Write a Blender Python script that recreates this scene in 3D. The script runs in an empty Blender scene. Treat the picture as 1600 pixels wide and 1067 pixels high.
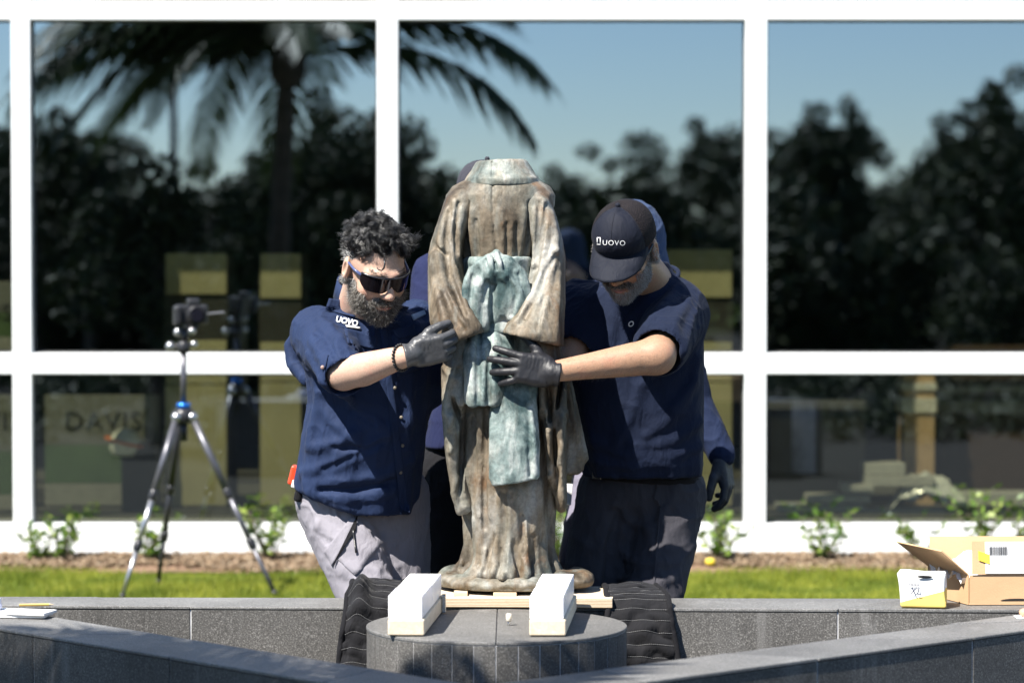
import bpy, bmesh, math, random
import numpy as np
from mathutils import Vector, Matrix, noise as mnoise
from mathutils.bvhtree import BVHTree
random.seed(7)
rng = np.random.default_rng(11)
R = math.radians
scene = bpy.context.scene
COL = scene.collection

# ---------------------------------------------------------------- camera
CAM_Z, FPX, PITCH = 1.55, 4480.0, math.atan(133.5 / 4480.0)
cam_data = bpy.data.cameras.new("camera")
cam = bpy.data.objects.new("camera", cam_data)
COL.objects.link(cam)
cam.location = (0, 0, CAM_Z)
cam.rotation_euler = (math.pi / 2 - PITCH, 0, 0)
cam_data.sensor_width = 36
cam_data.lens = FPX / 1600 * 36
cam_data.clip_start = 0.1
cam_data.clip_end = 2000
cam_data.dof.use_dof = True
cam_data.dof.focus_distance = 8.5
cam_data.dof.aperture_fstop = 2.5
scene.camera = cam

# ---------------------------------------------------------------- sky, sun, exposure
SUN_EL, SUN_AZ = R(52), R(42)          # azimuth measured left of straight behind the camera
to_sun = Vector((-math.cos(SUN_EL) * math.sin(SUN_AZ), -math.cos(SUN_EL) * math.cos(SUN_AZ), math.sin(SUN_EL)))
world = bpy.data.worlds.new("World")
scene.world = world
world.use_nodes = True
wn = world.node_tree
bg = wn.nodes["Background"]
sky = wn.nodes.new("ShaderNodeTexSky")
sky.sky_type = 'NISHITA'
sky.sun_disc = False
sky.sun_elevation = SUN_EL
sky.sun_rotation = math.atan2(to_sun.x, to_sun.y)
sky.air_density = 1.0
sky.altitude = 1200
sky.dust_density = 0.0
sky.ozone_density = 1.8
wn.links.new(sky.outputs[0], bg.inputs[0])
bg.inputs[1].default_value = 0.085
sun_data = bpy.data.lights.new("sun", 'SUN')
sun_data.energy = 5.0
sun_data.angle = R(0.5)
sun_data.color = (1.0, 0.95, 0.87)
sun = bpy.data.objects.new("sun", sun_data)
COL.objects.link(sun)
sun.rotation_euler = to_sun.to_track_quat('Z', 'Y').to_euler()
vs = scene.view_settings
vs.view_transform = 'Standard'
vs.look = 'None'
vs.gamma = 1.0
vs.exposure = 1.3
vs.use_curve_mapping = False
cy = scene.cycles
cy.use_denoising = True
cy.caustics_reflective = False
cy.caustics_refractive = False
cy.max_bounces = 8
cy.transparent_max_bounces = 12
cy.sample_clamp_indirect = 6.0
scene.render.film_transparent = False

# ---------------------------------------------------------------- helpers
def at(px, py, Y):
    """point of the place seen at photo pixel (px, py) at distance Y from the camera"""
    dx, dy = (px - 800) / FPX, -(py - 533.5) / FPX
    d = Vector((dx, math.cos(PITCH) + dy * math.sin(PITCH), -math.sin(PITCH) + dy * math.cos(PITCH)))
    d *= Y / d.y
    return Vector((d.x, Y, CAM_Z + d.z))

def tag(o, label=None, cat=None, group=None, kind=None):
    if label: o["label"] = label
    if cat: o["category"] = cat
    if group: o["group"] = group
    if kind: o["kind"] = kind
    return o

def empty(name, loc=(0, 0, 0), parent=None, rot=None):
    o = bpy.data.objects.new(name, None)
    o.empty_display_size = 0.05
    COL.objects.link(o)
    o.location = loc
    if rot is not None: o.rotation_euler = rot
    if parent: o.parent = parent
    return o

def wmat(o):
    m = Matrix.LocRotScale(o.location, o.rotation_euler, o.scale)
    return wmat(o.parent) @ o.matrix_parent_inverse @ m if o.parent else m

def link(name, me, mat=None, parent=None, smooth=False, loc=None, rot=None, world=True):
    """link a mesh; with a parent, mesh coordinates are taken as world coordinates unless world=False"""
    o = bpy.data.objects.new(name, me)
    COL.objects.link(o)
    if mat is not None and len(me.materials) == 0: me.materials.append(mat)
    if smooth:
        me.polygons.foreach_set("use_smooth", np.ones(len(me.polygons), dtype=bool))
    if parent:
        o.parent = parent
        if world:
            o.matrix_parent_inverse = wmat(parent).inverted()
    if loc is not None: o.location = loc
    if rot is not None: o.rotation_euler = rot
    return o

def mesh_from(name, V, F):
    me = bpy.data.meshes.new(name)
    me.from_pydata([tuple(v) for v in V], [], [tuple(f) for f in F])
    me.update()
    return me

class MB:
    """collects shapes of ONE part"""
    def __init__(s): s.V, s.F = [], []
    def add(s, V, F):
        n = len(s.V)
        s.V += [Vector(v) for v in V]
        s.F += [tuple(i + n for i in f) for f in F]
        return s
    def box(s, c, h, rot=None, bev=0.0):
        c = Vector(c); hx, hy, hz = h
        if bev <= 0:
            V = [Vector((x, y, z)) for x in (-hx, hx) for y in (-hy, hy) for z in (-hz, hz)]
            F = [(0, 1, 3, 2), (4, 6, 7, 5), (0, 4, 5, 1), (2, 3, 7, 6), (0, 2, 6, 4), (1, 5, 7, 3)]
        else:
            bm = bmesh.new()
            bmesh.ops.create_cube(bm, size=2)
            bmesh.ops.scale(bm, vec=(hx, hy, hz), verts=bm.verts)
            bmesh.ops.bevel(bm, geom=bm.edges[:], offset=bev, segments=2, affect='EDGES', profile=0.5)
            bm.verts.ensure_lookup_table(); bm.verts.index_update()
            V = [v.co.copy() for v in bm.verts]
            F = [[v.index for v in f.verts] for f in bm.faces]
            bm.free()
        if rot is not None: V = [rot @ v for v in V]
        return s.add([v + c for v in V], F)
    def tube(s, pts, rad, n=8, cap=True):
        pts = [Vector(p) for p in pts]
        if not hasattr(rad, '__len__'): rad = [rad] * len(pts)
        V, F = [], []
        prev = None
        for i, p in enumerate(pts):
            t = (pts[min(i + 1, len(pts) - 1)] - pts[max(i - 1, 0)])
            if t.length < 1e-9: t = Vector((0, 0, 1))
            t.normalize()
            if prev is None:
                a = t.orthogonal().normalized()
            else:
                a = prev - t * prev.dot(t)
                a = a.normalized() if a.length > 1e-6 else t.orthogonal().normalized()
            prev = a
            b = t.cross(a)
            for k in range(n):
                w = 2 * math.pi * k / n
                V.append(p + (a * math.cos(w) + b * math.sin(w)) * rad[i])
        for i in range(len(pts) - 1):
            for k in range(n):
                F.append((i * n + k, i * n + (k + 1) % n, (i + 1) * n + (k + 1) % n, (i + 1) * n + k))
        if cap:
            F.append(tuple(range(n))[::-1])
            F.append(tuple((len(pts) - 1) * n + k for k in range(n)))
        return s.add(V, F)
    def prism(s, poly, z0, z1):
        """upright prism over an xy polygon (counter-clockwise)"""
        n = len(poly)
        V = [Vector((x, y, z0)) for x, y in poly] + [Vector((x, y, z1)) for x, y in poly]
        F = [tuple(range(n))[::-1], tuple(range(n, 2 * n))] + [(i, (i + 1) % n, n + (i + 1) % n, n + i) for i in range(n)]
        return s.add(V, F)
    def sphere(s, c, r, u=12, v=8, sc=(1, 1, 1)):
        c = Vector(c)
        V = [c + Vector((0, 0, r * sc[2]))]
        for j in range(1, v):
            ph = math.pi * j / v
            for i in range(u):
                th = 2 * math.pi * i / u
                V.append(c + Vector((r * sc[0] * math.sin(ph) * math.cos(th), r * sc[1] * math.sin(ph) * math.sin(th), r * sc[2] * math.cos(ph))))
        V.append(c - Vector((0, 0, r * sc[2])))
        F = [(0, 1 + i, 1 + (i + 1) % u) for i in range(u)]
        for j in range(v - 2):
            for i in range(u):
                a = 1 + j * u
                F.append((a + i, a + u + i, a + u + (i + 1) % u, a + (i + 1) % u))
        a = 1 + (v - 2) * u
        F += [(a + i, len(V) - 1, a + (i + 1) % u) for i in range(u)]
        return s.add(V, F)
    def me(s, name='part'): return mesh_from(name, s.V, s.F)
    def build(s, name, mat=None, parent=None, smooth=False, **k):
        return link(name, s.me(name), mat, parent, smooth, **k)

def bevel_mod(o, w=0.002, seg=2):
    m = o.modifiers.new("bevel", 'BEVEL'); m.width = w; m.segments = seg; m.limit_method = 'ANGLE'
    return o

def copy_tree(o, parent=None):
    c = o.copy(); COL.objects.link(c)
    if parent: c.parent = parent
    for ch in o.children: copy_tree(ch, c)
    return c

# ---------------------------------------------------------------- materials
MATS = {}
class NT:
    def __init__(s, name):
        s.m = bpy.data.materials.new(name); s.m.use_nodes = True
        s.t = s.m.node_tree; s.b = s.t.nodes["Principled BSDF"]; s.out = s.t.nodes["Material Output"]
    def n(s, typ, **kw):
        nd = s.t.nodes.new(typ)
        for k, v in kw.items():
            if k.startswith('i_'):
                nd.inputs[int(k[2:])].default_value = v
            else: setattr(nd, k, v)
        return nd
    def l(s, a, b): s.t.links.new(a, b)
    def coord(s, scale=(1, 1, 1), kind='Object'):
        c = s.n('ShaderNodeTexCoord'); mp = s.n('ShaderNodeMapping')
        mp.inputs['Scale'].default_value = scale
        s.l(c.outputs[kind], mp.inputs[0])
        return mp.outputs[0]
    def noise(s, vec, scale, detail=4, rough=0.55, dist=0.0):
        nd = s.n('ShaderNodeTexNoise'); nd.inputs['Scale'].default_value = scale
        nd.inputs['Detail'].default_value = detail; nd.inputs['Roughness'].default_value = rough
        nd.inputs['Distortion'].default_value = dist
        s.l(vec, nd.inputs['Vector'])
        return nd.outputs['Fac']
    def ramp(s, fac, stops, interp='LINEAR'):
        r = s.n('ShaderNodeValToRGB'); cr = r.color_ramp; cr.interpolation = interp
        while len(cr.elements) < len(stops): cr.elements.new(0.5)
        for e, (p, c) in zip(cr.elements, stops):
            e.position = p; e.color = (c[0], c[1], c[2], 1) if hasattr(c, '__len__') else (c, c, c, 1)
        s.l(fac, r.inputs[0])
        return r.outputs[0]
    def mix(s, fac, a, b, mode='MIX'):
        m = s.n('ShaderNodeMix', data_type='RGBA', blend_type=mode)
        for sock, v in ((m.inputs[0], fac), (m.inputs[6], a), (m.inputs[7], b)):
            if hasattr(v, 'is_output'): s.l(v, sock)
            elif hasattr(v, '__len__'): sock.default_value = (v[0], v[1], v[2], 1)
            else: sock.default_value = v
        return m.outputs[2]
    def bump(s, h, strength=0.3, dist=0.01):
        b = s.n('ShaderNodeBump'); b.inputs['Strength'].default_value = strength; b.inputs['Distance'].default_value = dist
        s.l(h, b.inputs['Height']); s.l(b.outputs[0], s.b.inputs['Normal'])
        return s
    def set(s, **kw):
        for k, v in kw.items():
            sock = s.b.inputs[{'base': 'Base Color', 'rough': 'Roughness', 'metal': 'Metallic', 'spec': 'Specular IOR Level', 'sheen': 'Sheen Weight',
                               'coat': 'Coat Weight', 'trans': 'Transmission Weight', 'sss': 'Subsurface Weight', 'sssr': 'Subsurface Radius', 'ssss': 'Subsurface Scale', 'alpha': 'Alpha'}[k]]
            if hasattr(v, 'is_output'): s.l(v, sock)
            elif hasattr(v, '__len__') and len(v) == 3 and sock.type == 'RGBA': sock.default_value = (*v, 1)
            else: sock.default_value = v
        return s

def simple(name, col, rough=0.6, var=0.12, scale=20, bump=0.0, bscale=None, **kw):
    """principled colour with a little noise variation"""
    if name in MATS: return MATS[name]
    t = NT(name); v = t.coord()
    a = tuple(min(1, c * (1 - var)) for c in col); b = tuple(min(1, c * (1 + var)) for c in col)
    f = t.noise(v, scale, 5)
    t.set(base=t.ramp(f, [(0.3, a), (0.7, b)]), rough=rough, **kw)
    if bump: t.bump(t.noise(v, bscale or scale * 4, 4), bump, 0.01)
    MATS[name] = t.m
    return t.m

def fabric(name, col, rough=0.85, var=0.15, weave=900, wr=0.42, wscale=9, sheen=0.02):
    if name in MATS: return MATS[name]
    t = NT(name); v = t.coord()
    a = tuple(c * (1 - var) for c in col); b = tuple(min(1, c * (1 + var)) for c in col)
    f = t.noise(v, 6, 6)
    t.set(base=t.ramp(f, [(0.3, a), (0.7, b)]), rough=rough, sheen=sheen, spec=0.2)
    w = t.noise(v, weave, 2)
    g = t.noise(t.coord((1, 1, 0.45)), wscale * 3, 5, 0.5, 0.8)
    h = t.n('ShaderNodeMath', operation='MULTIPLY_ADD'); h.inputs[1].default_value = 0.06
    t.l(w, h.inputs[0]); t.l(g, h.inputs[2])
    t.bump(h.outputs[0], wr, 0.02)
    MATS[name] = t.m
    return t.m

def granite(name, dark, light, rough):
    t = NT(name); v = t.coord()
    sp = t.noise(v, 220, 3, 0.7)
    big = t.noise(v, 3.0, 4)
    c1 = t.ramp(sp, [(0.32, tuple(c * 0.55 for c in dark)), (0.5, dark), (0.62, light), (0.74, tuple(min(1, c * 2.0) for c in light))])
    st = t.ramp(big, [(0.35, 0.8), (0.65, 1.1)])
    stain = t.ramp(t.noise(t.coord((1, 1, 0.25)), 5, 6, 0.6, 1.0), [(0.58, 0.0), (0.72, 0.25)])
    c2 = t.mix(1.0, c1, st, 'MULTIPLY')
    c3 = t.mix(stain, c2, (0.32, 0.32, 0.32))
    oi = t.n('ShaderNodeObjectInfo')
    c3 = t.mix(1.0, c3, t.ramp(oi.outputs['Random'], [(0.0, 0.84), (1.0, 1.14)]), 'MULTIPLY')
    drip = t.ramp(t.noise(t.coord((1, 1, 0.06)), 16, 5, 0.6, 0.4), [(0.60, 0.0), (0.70, 0.35)])
    c3 = t.mix(drip, c3, (0.24, 0.235, 0.23))
    t.set(base=c3, rough=rough, spec=0.4)
    t.bump(sp, 0.12, 0.004)
    return t.m
M_GRAN = granite('granite_flamed', (0.080, 0.077, 0.073), (0.15, 0.145, 0.138), 0.75)
M_GRANTOP = granite('granite_honed', (0.15, 0.148, 0.145), (0.215, 0.212, 0.208), 0.55)
M_JOINT = simple('joint_mortar', (0.55, 0.55, 0.56), 0.9, 0.3, 25)
M_WHITE = simple('white_paint', (0.82, 0.83, 0.83), 0.45, 0.03)
M_DARKROOM = simple('dark_wall', (0.014, 0.014, 0.014), 0.9, spec=0.1)
# ================================================================ setting
def sheet(name, x0, x1, y0, y1, z, mat, nx=1, ny=1, fz=None):
    V, F = [], []
    for j in range(ny + 1):
        for i in range(nx + 1):
            x = x0 + (x1 - x0) * i / nx; y = y0 + (y1 - y0) * j / ny
            V.append((x, y, z + (fz(x, y) if fz else 0)))
    for j in range(ny):
        for i in range(nx):
            a = j * (nx + 1) + i
            F.append((a, a + 1, a + nx + 2, a + nx + 1))
    return link(name, mesh_from(name, V, F), mat, None, fz is not None)

def mat_ground():
    t = NT('lawn_ground'); v = t.coord()
    c = t.ramp(t.noise(v, 1.3, 6), [(0.3, (0.055, 0.085, 0.014)), (0.7, (0.1, 0.14, 0.025))])
    t.set(base=c, rough=0.95, spec=0.1); t.bump(t.noise(v, 60, 5), 0.5, 0.02)
    return t.m
ground = tag(sheet('lawn_ground', -400, 400, -500, 60, 0.0, mat_ground()), kind='structure')

def mat_paving():
    t = NT('paving'); v = t.coord()
    c = t.ramp(t.noise(v, 40, 5), [(0.3, (0.028, 0.028, 0.027)), (0.7, (0.05, 0.049, 0.046))])
    t.set(base=c, rough=0.95, spec=0.0); t.bump(t.noise(v, 150, 4), 0.2, 0.005)
    return t.m
tag(sheet('forecourt_paving', -14, 14, -30, 12.45, 0.004, mat_paving()), kind='structure')  # unseen ground kept dark and run up to the lawn to darken reflections

# ---- grass blades on the strip that shows above the wall
def grass():
    n = 100000
    x = rng.uniform(-3.1, 3.1, n); y = rng.uniform(12.4, 14.06, n)
    h = rng.uniform(0.018, 0.05, n) * (0.8 + 0.4 * np.sin(x * 3.1) * np.cos(y * 4.3)); w = rng.uniform(0.0012, 0.0026, n)
    a = rng.uniform(0, 2 * np.pi, n); ln = rng.uniform(0.1, 0.7, n) * h; la = rng.uniform(0, 2 * np.pi, n)
    V = np.zeros((n, 3, 3), np.float32)
    V[:, 0] = np.stack([x - np.cos(a) * w, y - np.sin(a) * w, np.zeros(n)], 1)
    V[:, 1] = np.stack([x + np.cos(a) * w, y + np.sin(a) * w, np.zeros(n)], 1)
    V[:, 2] = np.stack([x + np.cos(la) * ln, y + np.sin(la) * ln, h], 1)
    return mesh_np('lawn_grass', V.reshape(-1, 3), np.arange(3 * n).reshape(-1, 3))

def mesh_np(name, V, F):
    V = np.asarray(V, np.float32); F = np.asarray(F, np.int32)
    me = bpy.data.meshes.new(name)
    me.vertices.add(len(V)); me.vertices.foreach_set("co", V.ravel())
    k = F.shape[1]
    me.loops.add(F.size); me.loops.foreach_set("vertex_index", F.ravel())
    me.polygons.add(len(F)); me.polygons.foreach_set("loop_start", np.arange(0, F.size, k, dtype=np.int32))
    try: me.polygons.foreach_set("loop_total", np.full(len(F), k, np.int32))
    except Exception: pass
    me.update(calc_edges=True); me.validate()
    return me

def leafmat(name, c0, c1, c2, trans=0.35, rough=0.5):
    t = NT(name)
    g = t.n('ShaderNodeNewGeometry')
    c = t.ramp(g.outputs['Random Per Island'], [(0.0, c0), (0.55, c1), (1.0, c2)])
    t.set(base=c, rough=rough, spec=0.35)
    tr = t.n('ShaderNodeBsdfTranslucent'); t.l(c, tr.inputs[0])
    mx = t.n('ShaderNodeMixShader'); mx.inputs[0].default_value = trans
    t.l(t.b.outputs[0], mx.inputs[1]); t.l(tr.outputs[0], mx.inputs[2]); t.l(mx.outputs[0], t.out.inputs[0])
    return t.m
def grassmat():
    m = leafmat('grass_blade', (0.15, 0.20, 0.02), (0.26, 0.32, 0.035), (0.38, 0.40, 0.06), 0.4, 0.6)
    nt = m.node_tree; rp = [n for n in nt.nodes if n.type == 'VALTORGB'][0]
    co = nt.nodes.new('ShaderNodeTexCoord'); nz = nt.nodes.new('ShaderNodeTexNoise'); nz.inputs['Scale'].default_value = 3.2; nz.inputs['Detail'].default_value = 5
    nt.links.new(co.outputs['Object'], nz.inputs['Vector'])
    r2 = nt.nodes.new('ShaderNodeValToRGB'); r2.color_ramp.elements[0].position = 0.36; r2.color_ramp.elements[0].color = (0.55, 0.62, 0.5, 1); r2.color_ramp.elements[1].position = 0.62; r2.color_ramp.elements[1].color = (1.15, 1.05, 1.1, 1)
    nt.links.new(nz.outputs['Fac'], r2.inputs[0])
    mx = nt.nodes.new('ShaderNodeMix'); mx.data_type = 'RGBA'; mx.blend_type = 'MULTIPLY'; mx.inputs[0].default_value = 1.0
    nt.links.new(rp.outputs[0], mx.inputs[6]); nt.links.new(r2.outputs[0], mx.inputs[7])
    for l in list(nt.links):
        if l.from_node == rp and l.to_node != mx: nt.links.new(mx.outputs[2], l.to_socket)
    return m
M_GRASS = grassmat()
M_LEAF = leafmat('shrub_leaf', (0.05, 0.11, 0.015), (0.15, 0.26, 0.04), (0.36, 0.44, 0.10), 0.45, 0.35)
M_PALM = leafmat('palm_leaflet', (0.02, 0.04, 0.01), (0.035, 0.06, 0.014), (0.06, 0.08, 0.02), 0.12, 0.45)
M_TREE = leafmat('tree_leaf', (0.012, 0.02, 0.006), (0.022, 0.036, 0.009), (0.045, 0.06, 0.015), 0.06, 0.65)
M_BARK = simple('bark', (0.09, 0.07, 0.05), 0.9, 0.3, 14, 0.5)
tag(link('lawn_grass', grass(), M_GRASS), 'short sunlit green grass of the lawn strip', 'grass', kind='stuff')

# ---- mulch bed along the facade
def mulch():
    n = 13000
    x = rng.uniform(-3.3, 3.3, n); y = rng.uniform(13.93, 14.28, n)
    edge = 14.0 + 0.045 * np.sin(x * 2.3) + 0.03 * np.sin(x * 7.1 + 1)
    keep = y > edge; x, y = x[keep], y[keep]; n = len(x)
    z = 0.012 + 0.05 * np.clip((y - 13.98) / 0.2, 0, 1) + rng.uniform(-0.006, 0.014, n)
    L = rng.uniform(0.005, 0.020, n); W = rng.uniform(0.002, 0.005, n); T = rng.uniform(0.002, 0.005, n)
    a = rng.uniform(0, np.pi, n); t = rng.uniform(-0.5, 0.5, n)
    corners = np.array([(i, j, k) for i in (-1, 1) for j in (-1, 1) for k in (-1, 1)], np.float32)
    P = corners[None] * np.stack([L, W, T], 1)[:, None]
    ca, sa, ct, st = np.cos(a)[:, None], np.sin(a)[:, None], np.cos(t)[:, None], np.sin(t)[:, None]
    X = P[..., 0] * ct - P[..., 2] * st; Z = P[..., 0] * st + P[..., 2] * ct
    Q = np.stack([X * ca - P[..., 1] * sa, X * sa + P[..., 1] * ca, Z], -1) + np.stack([x, y, z], 1)[:, None]
    f = np.array([(0, 1, 3, 2), (4, 6, 7, 5), (0, 4, 5, 1), (2, 3, 7, 6), (0, 2, 6, 4), (1, 5, 7, 3)])
    F = (np.arange(n) * 8)[:, None, None] + f[None]
    return mesh_np('mulch_chips', Q.reshape(-1, 3), F.reshape(-1, 4))
M_MULCH = leafmat('mulch_chip', (0.15, 0.10, 0.06), (0.25, 0.175, 0.11), (0.38, 0.30, 0.21), 0.0, 0.95)
tag(link('mulch_chips', mulch(), M_MULCH), 'brown wood mulch chips along the foot of the white facade', 'mulch', kind='stuff')
M_SOIL = simple('soil', (0.2, 0.125, 0.08), 0.95, 0.3, 30, 0.5)
tag(sheet('mulch_bed', -5, 5, 13.97, 14.3, 0.0, M_SOIL, 80, 6, lambda x, y: 0.006 + 0.05 * min(1, max(0, (y - 13.99) / 0.2)) + 0.006 * math.sin(x * 9) * math.sin(y * 31)), kind='structure')

# ---- building facade: white frame, panes
FY = 14.35                                    # front face of the frame
Zt = lambda py: at(800, py, FY).z
Xt = lambda px: at(px, 600, FY).x
office = empty('office_building', (0, FY, 0))
tag(office, 'white framed glass facade of the office building behind the workers', 'building')
DEP = 0.13                                    # depth of the frame
GY = FY + 0.075                               # glass plane
mull = [(px - 15.5, px + 15.5) for px in (-1686 + 574 * k for k in range(0, 8))]
mull = [(-1114 - 15, -1114 + 16), (-539 - 15, -539 + 16), (20, 49), (590, 622), (1164, 1197), (1738, 1771), (2312, 2345)]
MX = [(Xt(a), Xt(b)) for a, b in mull]
zrow = [(-0.02, Zt(818)), (Zt(584), Zt(552)), (Zt(31), Zt(2)), (Zt(2) + 1.65, Zt(2) + 1.75), (Zt(2) + 3.4, Zt(2) + 4.6)]
def bev_box(name, x0, x1, y0, y1, z0, z1, mat, parent, b=0.004):
    o = MB().box(((x0 + x1) / 2, (y0 + y1) / 2, (z0 + z1) / 2), ((x1 - x0) / 2, (y1 - y0) / 2, (z1 - z0) / 2), bev=b).build(name, mat, parent)
    return o
for a, b in MX:
    bev_box('mullion', a, b, FY, FY + DEP, zrow[0][1] + 0.001, zrow[4][0] - 0.001, M_WHITE, office)
for r, (z0, z1) in enumerate(zrow):
    if r in (0, 4):
        for k in range(len(MX) - 1):
            x0, x1 = (MX[k][0] + MX[k][1]) / 2, (MX[k + 1][0] + MX[k + 1][1]) / 2
            bev_box('base_panel' if r == 0 else 'parapet_panel', x0 + 0.0015, x1 - 0.0015, FY - 0.003, FY + 0.25, z0, z1, M_WHITE, office)
    else:
        for k in range(len(MX) - 1):
            bev_box('transom', MX[k][1] + 0.0005, MX[k + 1][0] - 0.0005, FY + 0.003, FY + DEP - 0.003, z0, z1, M_WHITE, office)
def mat_glass():
    t = NT('tinted_reflective_glass')
    t.t.nodes.remove(t.b)
    tr = t.n('ShaderNodeBsdfTransparent'); tr.inputs[0].default_value = (0.72, 0.71, 0.62, 1)
    gl = t.n('ShaderNodeBsdfGlossy'); gl.inputs['Roughness'].default_value = 0.0; gl.inputs[0].default_value = (0.74, 0.87, 1.0, 1)
    ge = t.n('ShaderNodeNewGeometry'); dt = t.n('ShaderNodeVectorMath', operation='DOT_PRODUCT'); t.l(ge.outputs['Normal'], dt.inputs[0]); t.l(ge.outputs['Incoming'], dt.inputs[1])
    ab = t.n('ShaderNodeMath', operation='ABSOLUTE'); t.l(dt.outputs['Value'], ab.inputs[0])
    om = t.n('ShaderNodeMath', operation='SUBTRACT'); om.inputs[0].default_value = 1.0; t.l(ab.outputs[0], om.inputs[1])
    pw = t.n('ShaderNodeMath', operation='POWER'); pw.inputs[1].default_value = 5.0; t.l(om.outputs[0], pw.inputs[0])
    ad = t.n('ShaderNodeMath', operation='MULTIPLY_ADD'); ad.inputs[1].default_value = 0.7; ad.inputs[2].default_value = 0.33; t.l(pw.outputs[0], ad.inputs[0])
    v = t.coord(); bp = t.n('ShaderNodeBump'); bp.inputs['Strength'].default_value = 0.012; bp.inputs['Distance'].default_value = 0.02
    t.l(t.noise(v, 1.6, 2), bp.inputs['Height']); t.l(bp.outputs[0], gl.inputs['Normal'])
    mx = t.n('ShaderNodeMixShader')
    t.l(ad.outputs[0], mx.inputs[0]); t.l(tr.outputs[0], mx.inputs[1]); t.l(gl.outputs[0], mx.inputs[2]); t.l(mx.outputs[0], t.out.inputs[0])
    return t.m
M_GLASS = mat_glass()
def mat_glassback():
    t = NT('glass_inner_face'); t.t.nodes.remove(t.b)
    tr = t.n('ShaderNodeBsdfTransparent'); tr.inputs[0].default_value = (0.85, 0.87, 0.8, 1)
    t.l(tr.outputs[0], t.out.inputs[0])
    return t.m
M_GLASSB = mat_glassback()
M_GASKET = simple('rubber_gasket', (0.03, 0.03, 0.03), 0.7)
for r in range(4):
    z0, z1 = zrow[r][1], zrow[r + 1][0]
    for k in range(len(MX) - 1):
        x0, x1 = MX[k][1], MX[k + 1][0]
        g = 0.004
        V = [(x0 - g, GY, z0 - g), (x1 + g, GY, z0 - g), (x1 + g, GY, z1 + g), (x0 - g, GY, z1 + g)]
        V += [(x, GY + 0.01, z) for x, y, z in V]
        me = mesh_from('pane', V, [(0, 1, 2, 3), (7, 6, 5, 4), (0, 4, 5, 1), (1, 5, 6, 2), (2, 6, 7, 3), (3, 7, 4, 0)])
        me.materials.append(M_GLASS); me.materials.append(M_GLASSB)
        for p in me.polygons: p.material_index = 0 if p.index == 0 else 1
        pn = link('pane', me, None, office)
        gk = MB()
        for (xa, xb, za, zb) in ((x0, x1, z0, z0 + 0.009), (x0, x1, z1 - 0.009, z1), (x0, x0 + 0.009, z0 + 0.009, z1 - 0.009), (x1 - 0.009, x1, z0 + 0.009, z1 - 0.009)):
            gk.box(((xa + xb) / 2, GY - 0.006, (za + zb) / 2), ((xb - xa) / 2, 0.0058, (zb - za) / 2))
        gk.build('gasket', M_GASKET, pn)
# interior shell
XL, XR, ZF, ZC, YB = MX[0][0], MX[-1][1], 0.22, zrow[4][0] + 0.1, 20.0
M_FLOORIN = simple('interior_floor', (0.10, 0.10, 0.095), 0.6)
def shell(name, c, h, mat): return tag(MB().box(c, h).build(name, mat), kind='structure')
shell('interior_floor', ((XL + XR) / 2, (FY + 0.26 + YB) / 2, ZF - 0.1), ((XR - XL) / 2, (YB - FY - 0.26) / 2, 0.1), M_FLOORIN)
shell('interior_back_wall', ((XL + XR) / 2, YB + 0.1, (ZF + ZC) / 2), ((XR - XL) / 2, 0.1, (ZC - ZF) / 2), M_DARKROOM)
shell('interior_ceiling', ((XL + XR) / 2, (FY + 0.3 + YB) / 2, ZC + 0.12), ((XR - XL) / 2, (YB - FY) / 2, 0.1), M_DARKROOM)
for x in (XL - 0.12, XR + 0.12):
    shell('interior_side_wall', (x, (FY + 0.3 + YB) / 2, (ZF + ZC) / 2), (0.1, (YB - FY) / 2, (ZC - ZF) / 2 + 0.3), M_DARKROOM)

# ---------------------------------------------------------------- granite basin
TOP = 0.525
def wall_run(name, outer, inner, joints, label, face_sides, z0=0.0, ends=(None, None)):
    """a clad granite wall between two parallel edge lines (outer, inner are (p0, p1) xy pairs); joints are fractions"""
    o0, o1 = Vector(outer[0]), Vector(outer[1]); i0, i1 = Vector(inner[0]), Vector(inner[1])
    root = empty(name, ((o0.x + i1.x) / 2, (o0.y + i1.y) / 2, 0)); tag(root, label, 'wall', 'granite walls of the triangular basin', 'thing')
    ct = 0.009
    nrm = (i0 - o0); d = (o1 - o0).normalized(); nrm = (nrm - d * nrm.dot(d)).normalized()
    a0, a1, b0, b1 = o0 + nrm * 0.0055, o1 + nrm * 0.0055, i0 - nrm * 0.0055, i1 - nrm * 0.0055
    def ccw(q):
        s = sum(q[k][0] * q[(k + 1) % 4][1] - q[(k + 1) % 4][0] * q[k][1] for k in range(4))
        return q if s > 0 else q[::-1]
    MB().prism(ccw([tuple(a0), tuple(a1), tuple(b1), tuple(b0)]), z0, TOP - ct - 0.002).build('wall_core', M_JOINT, root)
    g = 0.0022
    fr = [0.0] + joints + [1.0]
    for k in range(len(fr) - 1):
        t0, t1 = fr[k], fr[k + 1]
        p = [o0.lerp(o1, t0) + d * g, o0.lerp(o1, t1) - d * g, i0.lerp(i1, t1) - d * g, i0.lerp(i1, t0) + d * g]
        jz = random.uniform(-0.0012, 0.0012)
        bevel_mod(MB().prism(ccw([tuple(v) for v in p]), TOP - ct, TOP + jz).build('coping_slab', M_GRANTOP, root), 0.002)
        for side in face_sides:
            A, B, sg = (o0, o1, 1) if side == 'o' else (i0, i1, -1)
            jn = random.uniform(0, 0.0015)
            q0, q1 = A.lerp(B, t0) + d * g + nrm * sg * (0.002 + jn), A.lerp(B, t1) - d * g + nrm * sg * (0.002 + jn)
            bevel_mod(MB().prism(ccw([tuple(q0), tuple(q1), tuple(q1 + nrm * sg * 0.0180), tuple(q0 + nrm * sg * 0.0180)]), z0, TOP - ct - 0.0015).build('face_slab', M_GRAN, root), 0.0015)
    return root
def xy(px, py): p = at(px, py, (CAM_Z - TOP) * FPX / (py - 400)); return Vector((p.x, p.y))
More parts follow.
